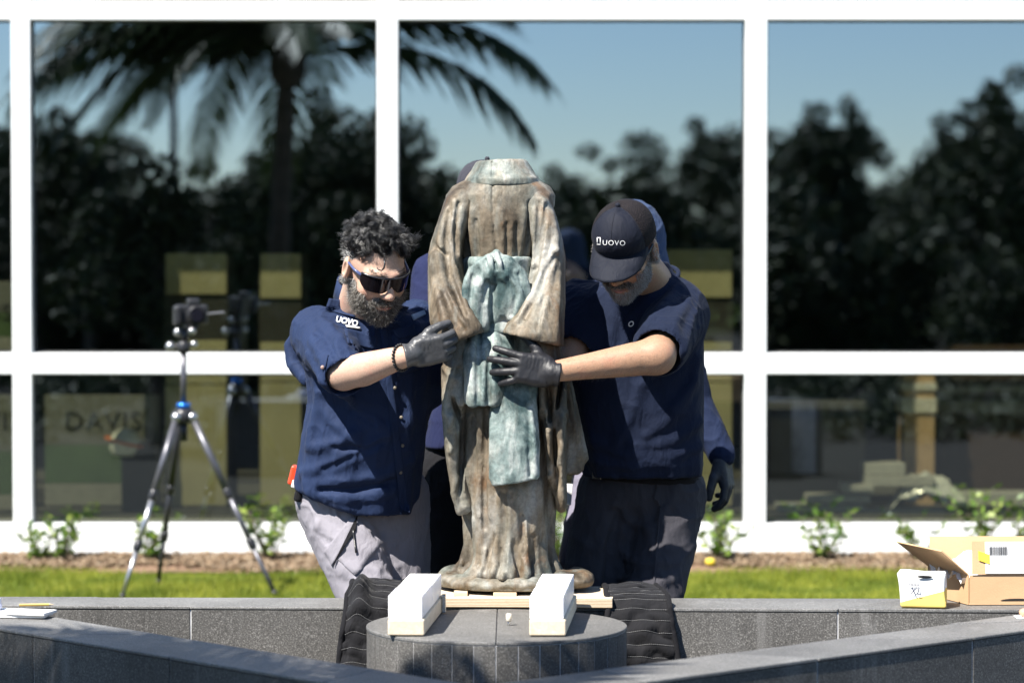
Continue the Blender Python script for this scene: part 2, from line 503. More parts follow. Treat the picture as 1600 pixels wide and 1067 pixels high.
def top_xy(px, py):
    # intersect the pixel ray with the wall top plane
    a = at(px, py, 1.0) - Vector((0, 0, CAM_Z)); k = (TOP - CAM_Z) / a.z
    return Vector((a.x * k, a.y * k))
# left front wall
Lo0, Lo1 = top_xy(0, 981), top_xy(499, 1064); Li0, Li1 = top_xy(90, 964), top_xy(600, 1047)
Ro0, Ro1 = top_xy(1000, 1065.6), top_xy(1600, 984); Ri0, Ri1 = top_xy(1000, 1037.5), top_xy(1600, 959)
def line_x(p, q, r, s):
    d1, d2 = q - p, s - r
    den = d1.x * d2.y - d1.y * d2.x
    t = ((r.x - p.x) * d2.y - (r.y - p.y) * d2.x) / den
    return p + d1 * t
apex_o, apex_i = line_x(Lo0, Lo1, Ro0, Ro1), line_x(Li0, Li1, Ri0, Ri1)
B_r0, B_r1 = top_xy(60, 932), top_xy(1500, 935); B_f0, B_f1 = top_xy(250, 946.5), top_xy(1500, 952)
dr = (B_r1 - B_r0)
cl_r, cr_r = line_x(B_r0, B_r1, Lo0, Lo1), line_x(B_r0, B_r1, Ro0, Ro1)
cl_i, cr_i = line_x(B_f0, B_f1, Li0, Li1), line_x(B_f0, B_f1, Ri0, Ri1)
def frac(p0, p1, px_list):
    out = []
    for px in px_list:
        # parameter where the top edge line passes photo column px
        f = lambda t: ((p0 + (p1 - p0) * t).x / (p0 + (p1 - p0) * t).y) * FPX + 800 - px
        lo, hi = 0.0, 1.0
        for _ in range(40):
            m = (lo + hi) / 2
            if (f(lo) < 0) == (f(m) < 0): lo = m
            else: hi = m
        out.append(lo)
    return out
jl = frac(cl_r, apex_o, [48, 262]); st = jl[1] - jl[0]; jl = [jl[0] + st * k for k in range(-3, 12)]; jl = [j for j in jl if 0.06 < j < 0.94]
jr = frac(apex_o, cr_r, [1281, 1524]); st = jr[1] - jr[0]; jr = [jr[0] + st * k for k in range(-12, 6)]; jr = [j for j in jr if 0.06 < j < 0.94]
jb = frac(cl_i, cr_i, [293, 1314])
w = (jb[1] - jb[0]) / 3
wall_run('granite_wall', (cl_r, apex_o), (cl_i, apex_i), jl, 'dark granite basin wall slanting down across the lower left corner', 'oi')
wall_run('granite_wall', (apex_o, cr_r), (apex_i, cr_i), jr, 'sunlit granite basin wall slanting up to the lower right corner', 'oi')
bl0 = cl_i + (cl_r - cl_i) * 0.0
wall_run('granite_wall', (B_r0 + (B_r1 - B_r0) * -0.0 + (cl_r - B_r0) * 0.86, B_r0 + (cr_r - B_r0) * 0.94), (cl_i + (cr_i - cl_i) * 0.003, cl_i + (cr_i - cl_i) * 0.997),
         [jb[0], jb[0] + w, jb[0] + 2 * w, jb[1]], 'long straight granite basin wall running behind the round pedestal', 'oi')
fl = MB().prism([tuple(v) for v in (apex_i, cr_i, cl_i)], 0.0, 0.06).build('basin_floor', simple('basin_gravel', (0.1, 0.1, 0.1), 0.9, 0.4, 60, 0.6))
tag(fl, kind='structure')

# ---- round pedestal
PC = top_xy(776, 976); PR = 0.362
ped = empty('round_pedestal', (PC.x, PC.y, 0)); tag(ped, 'round dark granite pedestal clad in narrow upright strips', 'pedestal')
NP = 38
MB().prism([(PC.x + (PR - 0.0018) * math.cos(2 * math.pi * k / 152), PC.y + (PR - 0.0018) * math.sin(2 * math.pi * k / 152)) for k in range(152)], 0, TOP - 0.0095).build('pedestal_core', M_JOINT, ped)
for k in range(NP):
    a0 = 2 * math.pi * (k - 0.5) / NP + 0.0036 - math.pi / 2 + math.pi / NP; a1 = 2 * math.pi * (k + 0.5) / NP - 0.0036 - math.pi / 2 + math.pi / NP
    ro = PR - random.uniform(0, 0.001); ri = PR - 0.019
    am = (a0 + a1) / 2
    pts = [(PC.x + r * math.cos(a), PC.y + r * math.sin(a)) for r, a in ((ri, a1), (ri, a0), (ro, a0), (ro, am), (ro, a1))]
    MB().prism(pts, 0.03, TOP - 0.0103).build('cladding_strip', M_GRAN, ped)
for sgn in (0, 1):
    pts = [(PC.x + (0.0006 if sgn else -0.0006) + PR * math.cos(a), PC.y + PR * math.sin(a)) for a in [(-math.pi / 2 + (0.001 if sgn else -0.001)) + (math.pi - 0.002) * (k / 40) * (1 if sgn else -1) for k in range(41)]]
    if not sgn: pts = pts[::-1]
    bevel_mod(MB().prism(pts, TOP - 0.009, TOP + 0.0).build('top_slab', M_GRANTOP, ped), 0.002, 2)
# ================================================================ implicit-surface modeller
def smin(a, b, k):
    if k <= 0: return np.minimum(a, b)
    h = np.maximum(k - np.abs(a - b), 0) / k
    return np.minimum(a, b) - h * h * (k * 0.25)

def vnoise(P, f, seed=0):
    p = P * f + seed * 17.13
    i = np.floor(p).astype(np.int64); fr = p - i
    u = fr * fr * (3 - 2 * fr)
    out = 0
    for dx in (0, 1):
        for dy in (0, 1):
            for dz in (0, 1):
                h = ((i[:, 0] + dx) * 374761393 + (i[:, 1] + dy) * 668265263 + (i[:, 2] + dz) * 2147483647 + seed * 974711) & 0x7fffffff
                h = (h ^ (h >> 13)) * 1274126177 & 0x7fffffff
                h = ((h ^ (h >> 16)) & 0xffff) / 32767.5 - 1
                out = out + h * (u[:, 0] if dx else 1 - u[:, 0]) * (u[:, 1] if dy else 1 - u[:, 1]) * (u[:, 2] if dz else 1 - u[:, 2])
    return out

def fbm(P, f, o=3, seed=0):
    return sum(vnoise(P, f * 2 ** k, seed + k) * 0.5 ** k for k in range(o))

class SDF:
    def __init__(s, lo, hi, res):
        s.lo = np.array(lo, np.float32); s.res = res
        s.n = [int(math.ceil((hi[i] - lo[i]) / res)) + 1 for i in range(3)]
        s.ax = [(s.lo[i] + res * np.arange(s.n[i])).astype(np.float32) for i in range(3)]
        s.v = np.full(s.n, 0.5, np.float32)
    def _sl(s, lo, hi):
        out = []
        for i in range(3):
            a = max(0, int(math.floor((lo[i] - s.lo[i]) / s.res))); b = min(s.n[i], int(math.ceil((hi[i] - s.lo[i]) / s.res)) + 1)
            if b <= a: return None
            out.append(slice(a, b))
        return tuple(out)
    def op(s, fn, lo, hi, k=0.0, mode='u'):
        pad = k + 3 * s.res
        sl = s._sl([c - pad for c in lo], [c + pad for c in hi])
        if sl is None: return s
        X, Y, Z = s.ax[0][sl[0]][:, None, None], s.ax[1][sl[1]][None, :, None], s.ax[2][sl[2]][None, None, :]
        d = fn(X, Y, Z).astype(np.float32)
        v = s.v[sl]
        if mode == 'u': s.v[sl] = smin(v, d, k)
        elif mode == 's': s.v[sl] = -smin(-v, d, k)
        return s
    def _cone(s, X, Y, Z, a, b, ra, rb):
        ab = (b[0] - a[0], b[1] - a[1], b[2] - a[2]); L2 = max(1e-12, ab[0] ** 2 + ab[1] ** 2 + ab[2] ** 2)
        t = np.clip(((X - a[0]) * ab[0] + (Y - a[1]) * ab[1] + (Z - a[2]) * ab[2]) / L2, 0, 1)
        return np.sqrt((X - a[0] - t * ab[0]) ** 2 + (Y - a[1] - t * ab[1]) ** 2 + (Z - a[2] - t * ab[2]) ** 2) - (ra + (rb - ra) * t)
    def chain(s, pts, rad, k=0.01, mode='u'):
        pts = [tuple(p) for p in pts]
        if not hasattr(rad, '__len__'): rad = [rad] * len(pts)
        rm = max(rad)
        lo = [min(p[i] for p in pts) - rm for i in range(3)]; hi = [max(p[i] for p in pts) + rm for i in range(3)]
        def fn(X, Y, Z):
            d = None
            for i in range(max(1, len(pts) - 1)):
                j = min(i + 1, len(pts) - 1)
                e = s._cone(X, Y, Z, pts[i], pts[j], rad[i], rad[j])
                d = e if d is None else np.minimum(d, e)
            return d
        return s.op(fn, lo, hi, k, mode)
    def ball(s, c, r, k=0.01, mode='u'): return s.chain([c], [r], k, mode)
    def ell(s, c, r, rot=None, k=0.01, mode='u'):
        c = Vector(c); Rm = (rot.inverted() if rot is not None else Matrix.Identity(3))
        m = max(r)
        def fn(X, Y, Z):
            x, y, z = X - c.x, Y - c.y, Z - c.z
            l = [Rm[i][0] * x + Rm[i][1] * y + Rm[i][2] * z for i in range(3)]
            k0 = np.sqrt((l[0] / r[0]) ** 2 + (l[1] / r[1]) ** 2 + (l[2] / r[2]) ** 2)
            k1 = np.sqrt((l[0] / r[0] ** 2) ** 2 + (l[1] / r[1] ** 2) ** 2 + (l[2] / r[2] ** 2) ** 2)
            return k0 * (k0 - 1) / np.maximum(k1, 1e-6)
        return s.op(fn, [v - m for v in c], [v + m for v in c], k, mode)
    def box(s, c, h, rot=None, rnd=0.004, k=0.0, mode='u'):
        c = Vector(c); Rm = (rot.inverted() if rot is not None else Matrix.Identity(3)); m = math.sqrt(sum(v * v for v in h))
        def fn(X, Y, Z):
            x, y, z = X - c.x, Y - c.y, Z - c.z
            q = [np.abs(Rm[i][0] * x + Rm[i][1] * y + Rm[i][2] * z) - (h[i] - rnd) for i in range(3)]
            return np.sqrt(sum(np.maximum(e, 0) ** 2 for e in q)) + np.minimum(np.maximum(np.maximum(q[0], q[1]), q[2]), 0) - rnd
        return s.op(fn, [v - m for v in c], [v + m for v in c], k, mode)
    def loft(s, z, cx, cy, ax, ay, k=0.01, mode='u', fold=None, power=2.0, cap=0.01):
        """upright loft: elliptical sections (centre, half axes) interpolated over height z"""
        o = np.argsort(z); z, cx, cy, ax, ay = [np.asarray(q, np.float32)[o] for q in (z, cx, cy, ax, ay)]
        lo = [float((cx - ax).min()) - 0.03, float((cy - ay).min()) - 0.03, float(z[0])]; hi = [float((cx + ax).max()) + 0.03, float((cy + ay).max()) + 0.03, float(z[-1])]
        def fn(X, Y, Z):
            f = lambda q: np.interp(Z.ravel(), z, q).astype(np.float32).reshape(Z.shape)
            a, b, x, y = f(ax), f(ay), X - f(cx), Y - f(cy)
            if fold is not None:
                th = np.arctan2(y / b, x / a)
                g = fold(th, Z)
                a = a + g; b = b + g
            if power == 2.0: kk = np.sqrt((x / a) ** 2 + (y / b) ** 2)
            else: kk = ((np.abs(x) / a) ** power + (np.abs(y) / b) ** power) ** (1 / power)
            d = (kk - 1) * np.minimum(a, b)
            dz = np.maximum(z[0] - Z, Z - z[-1])
            return np.maximum(d, dz) if cap <= 0 else -smin(-d, -np.broadcast_to(dz, d.shape), cap)
        return s.op(fn, lo, hi, k, mode)
    def half(s, p, n, k=0.0):
        """cut away everything on the side n points to"""
        p, n = Vector(p), Vector(n).normalized()
        X, Y, Z = s.ax[0][:, None, None], s.ax[1][None, :, None], s.ax[2][None, None, :]
        d = ((X - p.x) * n.x + (Y - p.y) * n.y + (Z - p.z) * n.z).astype(np.float32)
        s.v = -smin(-s.v, -d, k)
        return s
    def front(s, x, z):
        i = min(max(int(round((x - s.lo[0]) / s.res)), 0), s.n[0] - 1); k = min(max(int(round((z - s.lo[2]) / s.res)), 0), s.n[2] - 1)
        col = np.nonzero(s.v[i, :, k] < 0)[0]
        return None if len(col) == 0 else float(s.ax[1][col[0]])
    def crease(s, pts, r, off=0.0, k=0.012, mode='u', step=0.012):
        """ridge ('u') or groove ('s') that follows the camera-side surface along x,z points"""
        P, Q = [Vector(p) for p in pts], []
        rr = r if hasattr(r, '__len__') else [r] * len(P)
        RR = []
        for i in range(len(P) - 1):
            n = max(1, int((P[i + 1] - P[i]).length / step))
            for j in range(n): Q.append(P[i].lerp(P[i + 1], j / n)); RR.append(rr[i] + (rr[i + 1] - rr[i]) * j / n)
        Q.append(P[-1]); RR.append(rr[-1])
        out, ro = [], []
        for q, r_ in zip(Q, RR):
            y = s.front(q.x, q.z)
            if y is not None: out.append((q.x, y + off, q.z)); ro.append(r_)
        if len(out) > 1:
            ys = [o[1] for o in out]
            for _ in range(2): ys = [ys[0]] + [(ys[i - 1] + ys[i] * 2 + ys[i + 1]) / 4 for i in range(1, len(ys) - 1)] + [ys[-1]]
            s.chain([(o[0], y, o[2]) for o, y in zip(out, ys)], ro, k, mode)
        return s
    def mesh(s):
        v = s.v; nx, ny, nz = s.n
        b = v < 0
        cnt = sum(b[i:nx - 1 + i, j:ny - 1 + j, k:nz - 1 + k].astype(np.uint8) for i in (0, 1) for j in (0, 1) for k in (0, 1))
        act = (cnt > 0) & (cnt < 8)
        I = np.stack(np.nonzero(act), 1)
        idx = np.full(act.shape, -1, np.int32); idx[act] = np.arange(len(I))
        acc = np.zeros((len(I), 3), np.float32); num = np.zeros(len(I), np.float32)
        cor = [(i, j, k) for i in (0, 1) for j in (0, 1) for k in (0, 1)]
        cv = {c: v[I[:, 0] + c[0], I[:, 1] + c[1], I[:, 2] + c[2]] for c in cor}
        for c in cor:
            for ax in range(3):
                if c[ax] == 0:
                    e = list(c); e[ax] = 1; e = tuple(e)
                    a, d = cv[c], cv[e]
                    m = (a < 0) != (d < 0)
                    t = np.where(m, a / np.where(m, a - d, 1), 0)
                    for q in range(3):
                        acc[:, q] += np.where(m, (t if q == ax else c[q]), 0)
                    num += m
        V = (I + acc / num[:, None]) * s.res + s.lo
        F = []
        for ax in range(3):
            u, w = (ax + 1) % 3, (ax + 2) % 3
            sl0 = [slice(None)] * 3; sl1 = [slice(None)] * 3
            sl0[ax] = slice(0, -1); sl1[ax] = slice(1, None)
            for q in (u, w): sl0[q] = slice(1, -1); sl1[q] = slice(1, -1)
            a, d = b[tuple(sl0)], b[tuple(sl1)]
            E = np.stack(np.nonzero(a != d), 1)
            if len(E) == 0: continue
            inside = a[tuple(E.T)]
            E[:, u] += 1; E[:, w] += 1
            def cell(du, dw):
                C = E.copy(); C[:, u] -= du; C[:, w] -= dw
                return idx[C[:, 0], C[:, 1], C[:, 2]]
            q = np.stack([cell(1, 1), cell(0, 1), cell(0, 0), cell(1, 0)], 1)
            q[~inside] = q[~inside][:, ::-1]
            F.append(q)
        return V.astype(np.float64), np.concatenate(F)

def vnormals(V, F):
    fn = np.cross(V[F[:, 2]] - V[F[:, 0]], V[F[:, 3]] - V[F[:, 1]])
    N = np.zeros_like(V)
    for k in range(4): np.add.at(N, F[:, k], fn)
    return N / np.maximum(np.linalg.norm(N, axis=1), 1e-12)[:, None]

def relax(V, F, it=1, w=0.5):
    for _ in range(it):
        S = np.zeros_like(V); C = np.zeros(len(V))
        for k in range(4):
            for j in (1, 3):
                np.add.at(S, F[:, k], V[F[:, (k + j) % 4]]); np.add.at(C, F[:, k], 1)
        V = V * (1 - w) + w * S / np.maximum(C, 1)[:, None]
    return V

def sdf_obj(name, s, mat, parent=None, it=1, disp=None):
    V, F = s.mesh()
    if len(V) == 0:
        print('EMPTY SDF', name); return None
    V = relax(V, F, it)
    if disp is not None:
        N = vnormals(V, F)
        V = V + N * disp(V, N)[:, None]
    return link(name, mesh_np(name, V, F), mat, parent, True)

# ================================================================ plywood board, rails, statue
SY = 8.56
def S(px, py, dy=0.0): return at(px, py, SY + dy)
def lofts(s, rows, k=0.012, mode='u', fold=None, power=2.0, cap=0.012):
    """rows of (py, left px, right px, centre dy, half depth)"""
    z, cx, cyy, ax, ay = [], [], [], [], []
    for py, l, r, dy, dep in rows:
        a, b = S(l, py), S(r, py)
        z.append(a.z); cx.append((a.x + b.x) / 2); ax.append((b.x - a.x) / 2); cyy.append(SY + dy); ay.append(dep)
    return s.loft(z, cx, cyy, ax, ay, k, mode, fold, power, cap)
def grid_for(l, t, r, b, d0, d1, res, m=0.03):
    a, c = S(l, b), S(r, t)
    return SDF((a.x - m, SY + d0 - m, a.z - m), (c.x + m, SY + d1 + m, c.z + m), res)

def patina(name, verd, bright=1.0, brown=1.0):
    t = NT(name); v = t.coord((1, 1, 0.55)); v1 = t.coord()
    n1 = t.noise(v, 5.5, 8, 0.62, 0.6); n2 = t.noise(v, 15, 6, 0.6, 0.5); n3 = t.noise(v1, 90, 4, 0.6); n4 = t.noise(t.coord((1, 1, 0.22)), 11, 6, 0.6, 0.4)
    B = bright
    n0 = t.noise(v1, 2.6, 4, 0.5, 0.3)
    mm = t.n('ShaderNodeMath', operation='MULTIPLY_ADD'); mm.inputs[1].default_value = 0.45; t.l(n0, mm.inputs[0]); t.l(n1, mm.inputs[2])
    c = t.ramp(mm.outputs[0], [(0.53, (0.03 * B, 0.024 * B, 0.018 * B)), (0.66, (0.105 * B, 0.08 * B, 0.054 * B)),
                    (0.77, (0.235 * B, 0.19 * B, 0.135 * B)), (0.90, (0.36 * B, 0.345 * B, 0.31 * B))])
    g = t.ramp(n2, [(0.36, (0.05, 0.085, 0.085)), (0.5, (0.19, 0.24, 0.23)), (0.64, (0.42, 0.445, 0.425))])
    lo = 0.62 - 0.5 * verd
    gf = t.ramp(n4, [(max(0, lo - 0.1), 0.0), (min(1, lo + 0.12), min(1.0, 0.35 + verd))])
    c = t.mix(gf, c, g)
    rust = t.ramp(t.noise(v, 8, 6, 0.65, 0.8), [(0.55, 0.0), (0.68, 0.55 * brown)])
    c = t.mix(rust, c, (0.16, 0.085, 0.04))
    dk = t.ramp(n3, [(0.3, 0.72), (0.6, 1.08)])
    c = t.mix(1.0, c, dk, 'MULTIPLY')
    t.set(base=c, rough=t.ramp(n2, [(0.3, 0.5), (0.7, 0.75)]), metal=0.08, spec=0.35)
    h = t.n('ShaderNodeMath', operation='MULTIPLY_ADD'); h.inputs[1].default_value = 0.25
    t.l(n3, h.inputs[0]); t.l(n2, h.inputs[2])
    h2 = t.n('ShaderNodeMath', operation='MULTIPLY_ADD'); h2.inputs[1].default_value = 1.3
    t.l(t.noise(t.coord((1, 1, 0.16)), 30, 5, 0.55, 0.9), h2.inputs[0]); t.l(h.outputs[0], h2.inputs[2])
    t.bump(h2.outputs[0], 0.45, 0.008)
    return t.m
M_BRZ = patina('bronze_brown', 0.12, 0.76, 1.3)
M_BRZ2 = patina('bronze_sleeve', 0.10, 0.84, 1.3)
M_VERD = patina('bronze_verdigris', 0.78, 1.0, 0.4)
M_VERD2 = patina('bronze_collar', 0.33, 1.15, 0.5)

statue = empty('robed_statue', (S(780, 930).x, SY, 0.566))
tag(statue, 'headless bronze statue in a long robe with a greenish sash bow', 'statue')
bz = lambda a, f=55: (lambda V, N: 0.55 * a * fbm(V, f, 3, 3))

# -- robe body
def robe():
    s = grid_for(685, 265, 890, 915, -0.24, 0.24, 0.0045)
    zb = S(0, 880).z; zt = S(0, 600).z
    def fold(th, Z):
        e = np.clip((zt - Z) / (zt - zb), 0, 1)
        b = np.clip((S(0, 800).z - Z) / (S(0, 800).z - zb), 0, 1) ** 1.5
        return (0.007 * e * (np.sin(9 * th + 2.0 + 3 * Z) + 0.6 * np.sin(17 * th + 5 * Z)) + 0.009 * b * (np.sin(25 * th + 1.3 * np.sin(4 * th)) + 0.5 * np.sin(14 * th))).astype(np.float32)
    lofts(s, [(276, 745, 826, 0, 0.06), (284, 722, 846, 0, 0.088), (292, 706, 860, 0, 0.1), (306, 696, 868, 0, 0.108), (324, 698, 866, 0, 0.112), (345, 712, 852, 0, 0.116), (400, 722, 836, 0.01, 0.115), (470, 715, 845, 0.01, 0.13),
              (560, 704, 870, 0.01, 0.15), (650, 708, 872, 0.01, 0.155), (750, 716, 872, 0.01, 0.16), (800, 727, 868, 0.01, 0.155), (850, 733, 863, 0.01, 0.15),
              (875, 727, 868, 0.01, 0.16), (889, 712, 876, 0.01, 0.175), (897, 705, 880, 0.01, 0.18)], fold=fold)
    Z = lambda *pts: [S(x, y) for x, y in pts]
    # pleats of the upper back
    for pts, r in (([(726, 322), (722, 350), (728, 400)], 0.010), ([(738, 330), (736, 360), (742, 396)], 0.008), ([(836, 318), (832, 350), (822, 398)], 0.010),
                   ([(820, 330), (816, 365), (812, 396)], 0.008), ([(784, 330), (786, 365), (784, 398)], 0.005), ([(800, 345), (799, 398)], 0.005), ([(752, 350), (756, 398)], 0.006)):
        s.crease(Z(*pts), r, 0.001, 0.010)
    for pts, r in (([(732, 318), (729, 350), (735, 400)], 0.006), ([(828, 318), (826, 352), (818, 398)], 0.006), ([(770, 284), (771, 340), (777, 398)], 0.003), ([(745, 345), (748, 398)], 0.004),
                   ([(806, 352), (806, 398)], 0.004), ([(792, 350), (792, 398)], 0.003)):
        s.crease(Z(*pts), r, 0.0, 0.008, 's')
    # lower robe folds
    for pts, r in (([(752, 632), (748, 700), (744, 790), (746, 850)], 0.013), ([(768, 640), (766, 720), (770, 800)], 0.010), ([(800, 760), (806, 830), (812, 880)], 0.015), ([(840, 750), (846, 820), (850, 880)], 0.014),
                   ([(782, 770), (778, 830), (770, 886)], 0.010), ([(735, 650), (733, 760), (733, 800)], 0.011), ([(826, 755), (834, 800), (830, 850)], 0.010), ([(755, 800), (752, 850), (742, 884)], 0.012),
                   ([(818, 850), (824, 886)], 0.012), ([(790, 845), (796, 888)], 0.010), ([(760, 855), (764, 888)], 0.010), ([(842, 850), (858, 890)], 0.010), ([(726, 800), (729, 850), (718, 888)], 0.008), ([(864, 790), (862, 850), (868, 888)], 0.008), ([(756, 640), (753, 760), (752, 800)], 0.006), ([(792, 770), (797, 830), (802, 880)], 0.007), ([(812, 765), (820, 820), (822, 850)], 0.007)):
        s.crease(Z(*pts), r, 0.001, 0.013)
    for pts, r in (([(760, 640), (757, 730), (757, 820)], 0.007), ([(788, 765), (789, 830), (786, 880)], 0.009), ([(742, 650), (741, 740), (739, 800)], 0.008), ([(815, 800), (820, 860)], 0.007), ([(858, 760), (856, 830)], 0.007),
                   ([(772, 830), (758, 884)], 0.006), ([(802, 840), (808, 884)], 0.006), ([(834, 830), (838, 884)], 0.006)):
        s.crease(Z(*pts), r, -0.001, 0.008, 's')
    return sdf_obj('robe', s, M_BRZ, statue, 1, bz(0.0016))
robe()

# -- sleeves
def sleeve(side):
    s = grid_for(660, 280, 765, 585, -0.26, 0.16, 0.005) if side < 0 else grid_for(780, 280, 892, 570, -0.26, 0.16, 0.005)
    if side < 0:
        rows = [(286, 722, 748, 0, 0.04), (296, 706, 752, 0, 0.075), (310, 696, 746, 0, 0.09), (340, 686, 740, 0, 0.1), (380, 673, 727, 0, 0.105), (400, 669, 723, -0.005, 0.11), (440, 669, 729, -0.02, 0.115), (470, 670, 742, -0.055, 0.13),
                (500, 673, 753, -0.085, 0.135), (520, 678, 762, -0.095, 0.135), (570, 683, 772, -0.10, 0.12)]
    else:
        rows = [(286, 806, 830, 0, 0.04), (296, 800, 848, 0, 0.075), (310, 806, 859, 0, 0.09), (340, 814, 870, 0, 0.1), (380, 827, 880, 0, 0.105), (400, 830, 883, -0.005, 0.11), (440, 822, 883, -0.02, 0.115), (470, 809, 883, -0.055, 0.13),
                (500, 793, 881, -0.085, 0.135), (520, 782, 880, -0.095, 0.135), (560, 776, 879, -0.10, 0.12)]
    lofts(s, rows, power=3.0)
    Z = lambda *pts: [S(x, y) for x, y in pts]
    if side < 0:
        a, b = S(756, 517), S(686, 540)
        ridg = (([(712, 318), (705, 370), (712, 430), (735, 490), (748, 508)], 0.012), ([(700, 330), (690, 380), (684, 420)], 0.010), ([(684, 400), (694, 450), (722, 500), (736, 515)], 0.014), ([(676, 395), (680, 440), (700, 500)], 0.010),
                ([(720, 330), (717, 365), (716, 400)], 0.008), ([(690, 470), (705, 515)], 0.008))
        grv = (([(706, 320), (698, 372), (704, 430), (728, 490)], 0.007), ([(690, 440), (712, 492), (726, 512)], 0.008), ([(678, 380), (688, 392), (700, 398)], 0.005), ([(718, 318), (712, 360), (716, 410), (738, 480)], 0.006))
    else:
        a, b = S(786, 518), S(880, 540)
        ridg = (([(848, 318), (852, 370), (846, 430), (815, 490), (796, 512)], 0.010), ([(860, 335), (868, 372), (866, 392)], 0.011), ([(868, 392), (858, 410), (845, 440), (838, 470)], 0.010), ([(862, 410), (852, 470), (838, 518)], 0.008),
                ([(836, 330), (838, 380), (834, 415)], 0.008), ([(872, 430), (868, 500), (866, 530)], 0.007))
        grv = (([(854, 322), (845, 372), (838, 420)], 0.007), ([(868, 400), (852, 424), (838, 462), (814, 502)], 0.007), ([(843, 318), (840, 360), (836, 404)], 0.006), ([(850, 460), (838, 512)], 0.005))
    for p, r in ridg: s.crease(Z(*p), r, 0.001, 0.012)
    for p, r in grv: s.crease(Z(*p), r, -0.001, 0.007, 's')
    d = b - a; n = Vector((d.z, 0, -d.x)); n = -n if n.z > 0 else n
    s.half(a, n, 0.004)
    # hollow mouth
    inner = []
    for py, l, r, dy, dep in rows[7:]: inner.append((py + (14 if py < 490 else 30 if py > 550 else 0), l + 8, r - 8, dy, dep - 0.014))
    lofts(s, inner, 0.004, 's', None, 3.0, 0.02)
    return sdf_obj('sleeve', s, M_BRZ2, statue, 1, bz(0.0014))
sleeve(-1); sleeve(1)

# -- robe under the sleeve mouths, lapel flaps
def flaps():
    s = grid_for(685, 500, 920, 810, -0.22, 0.2, 0.005)
    lofts(s, [(505, 700, 745, -0.03, 0.12), (540, 692, 742, -0.04, 0.115), (570, 693, 738, -0.05, 0.11), (600, 694, 733, -0.06, 0.10), (650, 694, 729, -0.06, 0.09), (700, 699, 728, -0.06, 0.085), (760, 709, 731, -0.05, 0.08), (786, 714, 735, -0.05, 0.06), (800, 717, 733, -0.05, 0.035)], 0.01, power=2.6, cap=0.004)
    lofts(s, [(510, 795, 872, -0.03, 0.13), (560, 800, 880, -0.03, 0.13), (600, 838, 884, -0.05, 0.12), (650, 842, 884, -0.06, 0.11), (700, 848, 883, -0.06, 0.1), (745, 853, 882, -0.05, 0.09), (775, 866, 883, -0.04, 0.08), (792, 869, 882, -0.04, 0.07)], 0.01, power=2.6)
    # wing at the right
    a, b, c, d = S(882, 570, 0.02), S(914, 716, 0.03), S(896, 734, 0.02), S(882, 742, 0.0)
    lofts(s, [(560, 880, 886, 0.02, 0.03), (600, 879, 891, 0.02, 0.03), (650, 879, 900, 0.02, 0.026), (700, 880, 910, 0.02, 0.022), (716, 881, 914, 0.02, 0.02), (742, 882, 912, 0.02, 0.02)], 0.006, power=2.6, cap=0.004)
    dd = b - S(884, 740, 0.02); nn = Vector((dd.z, 0, -dd.x)); nn = nn if nn.z < 0 else -nn
    s.box(S(906, 736, 0.02) + nn.normalized() * 0.035, (0.09, 0.09, 0.03), Matrix.Rotation(-math.atan2(dd.z, dd.x), 3, 'Y'), 0.002, 0.003, 's')
    s.chain([a, a.lerp(b, 0.5), b, c], [0.012, 0.013, 0.012, 0.011], 0.006)
    Z = lambda *pts: [S(x, y) for x, y in pts]
    for p, r in (([(696, 575), (698, 650), (703, 712), (713, 770), (718, 795)], 0.010), ([(735, 588), (722, 622), (706, 662)], 0.012), ([(714, 570), (704, 605), (699, 640)], 0.010), ([(727, 660), (729, 720), (733, 790)], 0.010),
                 ([(845, 600), (852, 640), (862, 690), (860, 740)], 0.010), ([(880, 575), (879, 660), (880, 780)], 0.009), ([(872, 640), (872, 700), (876, 790)], 0.012), ([(862, 590), (872, 615), (866, 650)], 0.010), ([(848, 590), (850, 625), (840, 660)], 0.009)):
        s.crease(Z(*p), r, 0.004, 0.014)
    for p, r in (([(722, 640), (714, 670), (716, 700), (712, 735), (722, 780)], 0.016), ([(720, 575), (708, 615), (704, 640)], 0.009), ([(855, 580), (856, 620), (858, 660)], 0.010), ([(868, 640), (866, 690), (865, 740), (860, 775)], 0.013),
                 ([(846, 640), (852, 690), (856, 730)], 0.008), ([(875, 590), (876, 640)], 0.007)):
        s.crease(Z(*p), r, -0.002, 0.010, 's')
    for q, r_, a_ in (((723, 705), (0.011, 0.09, 0.15), 3), ((716, 640), (0.009, 0.06, 0.05), -20), ((868, 715), (0.008, 0.07, 0.10), -4), ((857, 625), (0.008, 0.06, 0.06), -3), ((872, 610), (0.006, 0.05, 0.05), 8), ((846, 690), (0.006, 0.05, 0.09), -8)):
        p_ = S(*q); y_ = s.front(p_.x, p_.z)
        if y_ is not None: s.ell((p_.x, y_, p_.z), (r_[0], 0.045, r_[2]), Matrix.Rotation(R(a_), 3, 'Y'), 0.008, 's')
    for pts, r_ in (([(694, 572), (712, 590), (736, 584)], 0.007), ([(700, 640), (712, 668), (706, 700)], 0.008), ([(716, 740), (708, 765), (720, 796)], 0.007), ([(884, 590), (896, 650), (908, 712)], 0.007), ([(884, 640), (888, 700), (886, 738)], 0.006), ([(846, 580), (858, 600), (852, 640)], 0.007), ([(876, 690), (870, 740), (880, 785)], 0.008)):
        s.crease(Z(*pts), r_, 0.0, 0.009)
    return sdf_obj('robe_flap', s, M_BRZ2, statue, 1, bz(0.0015))
flaps()

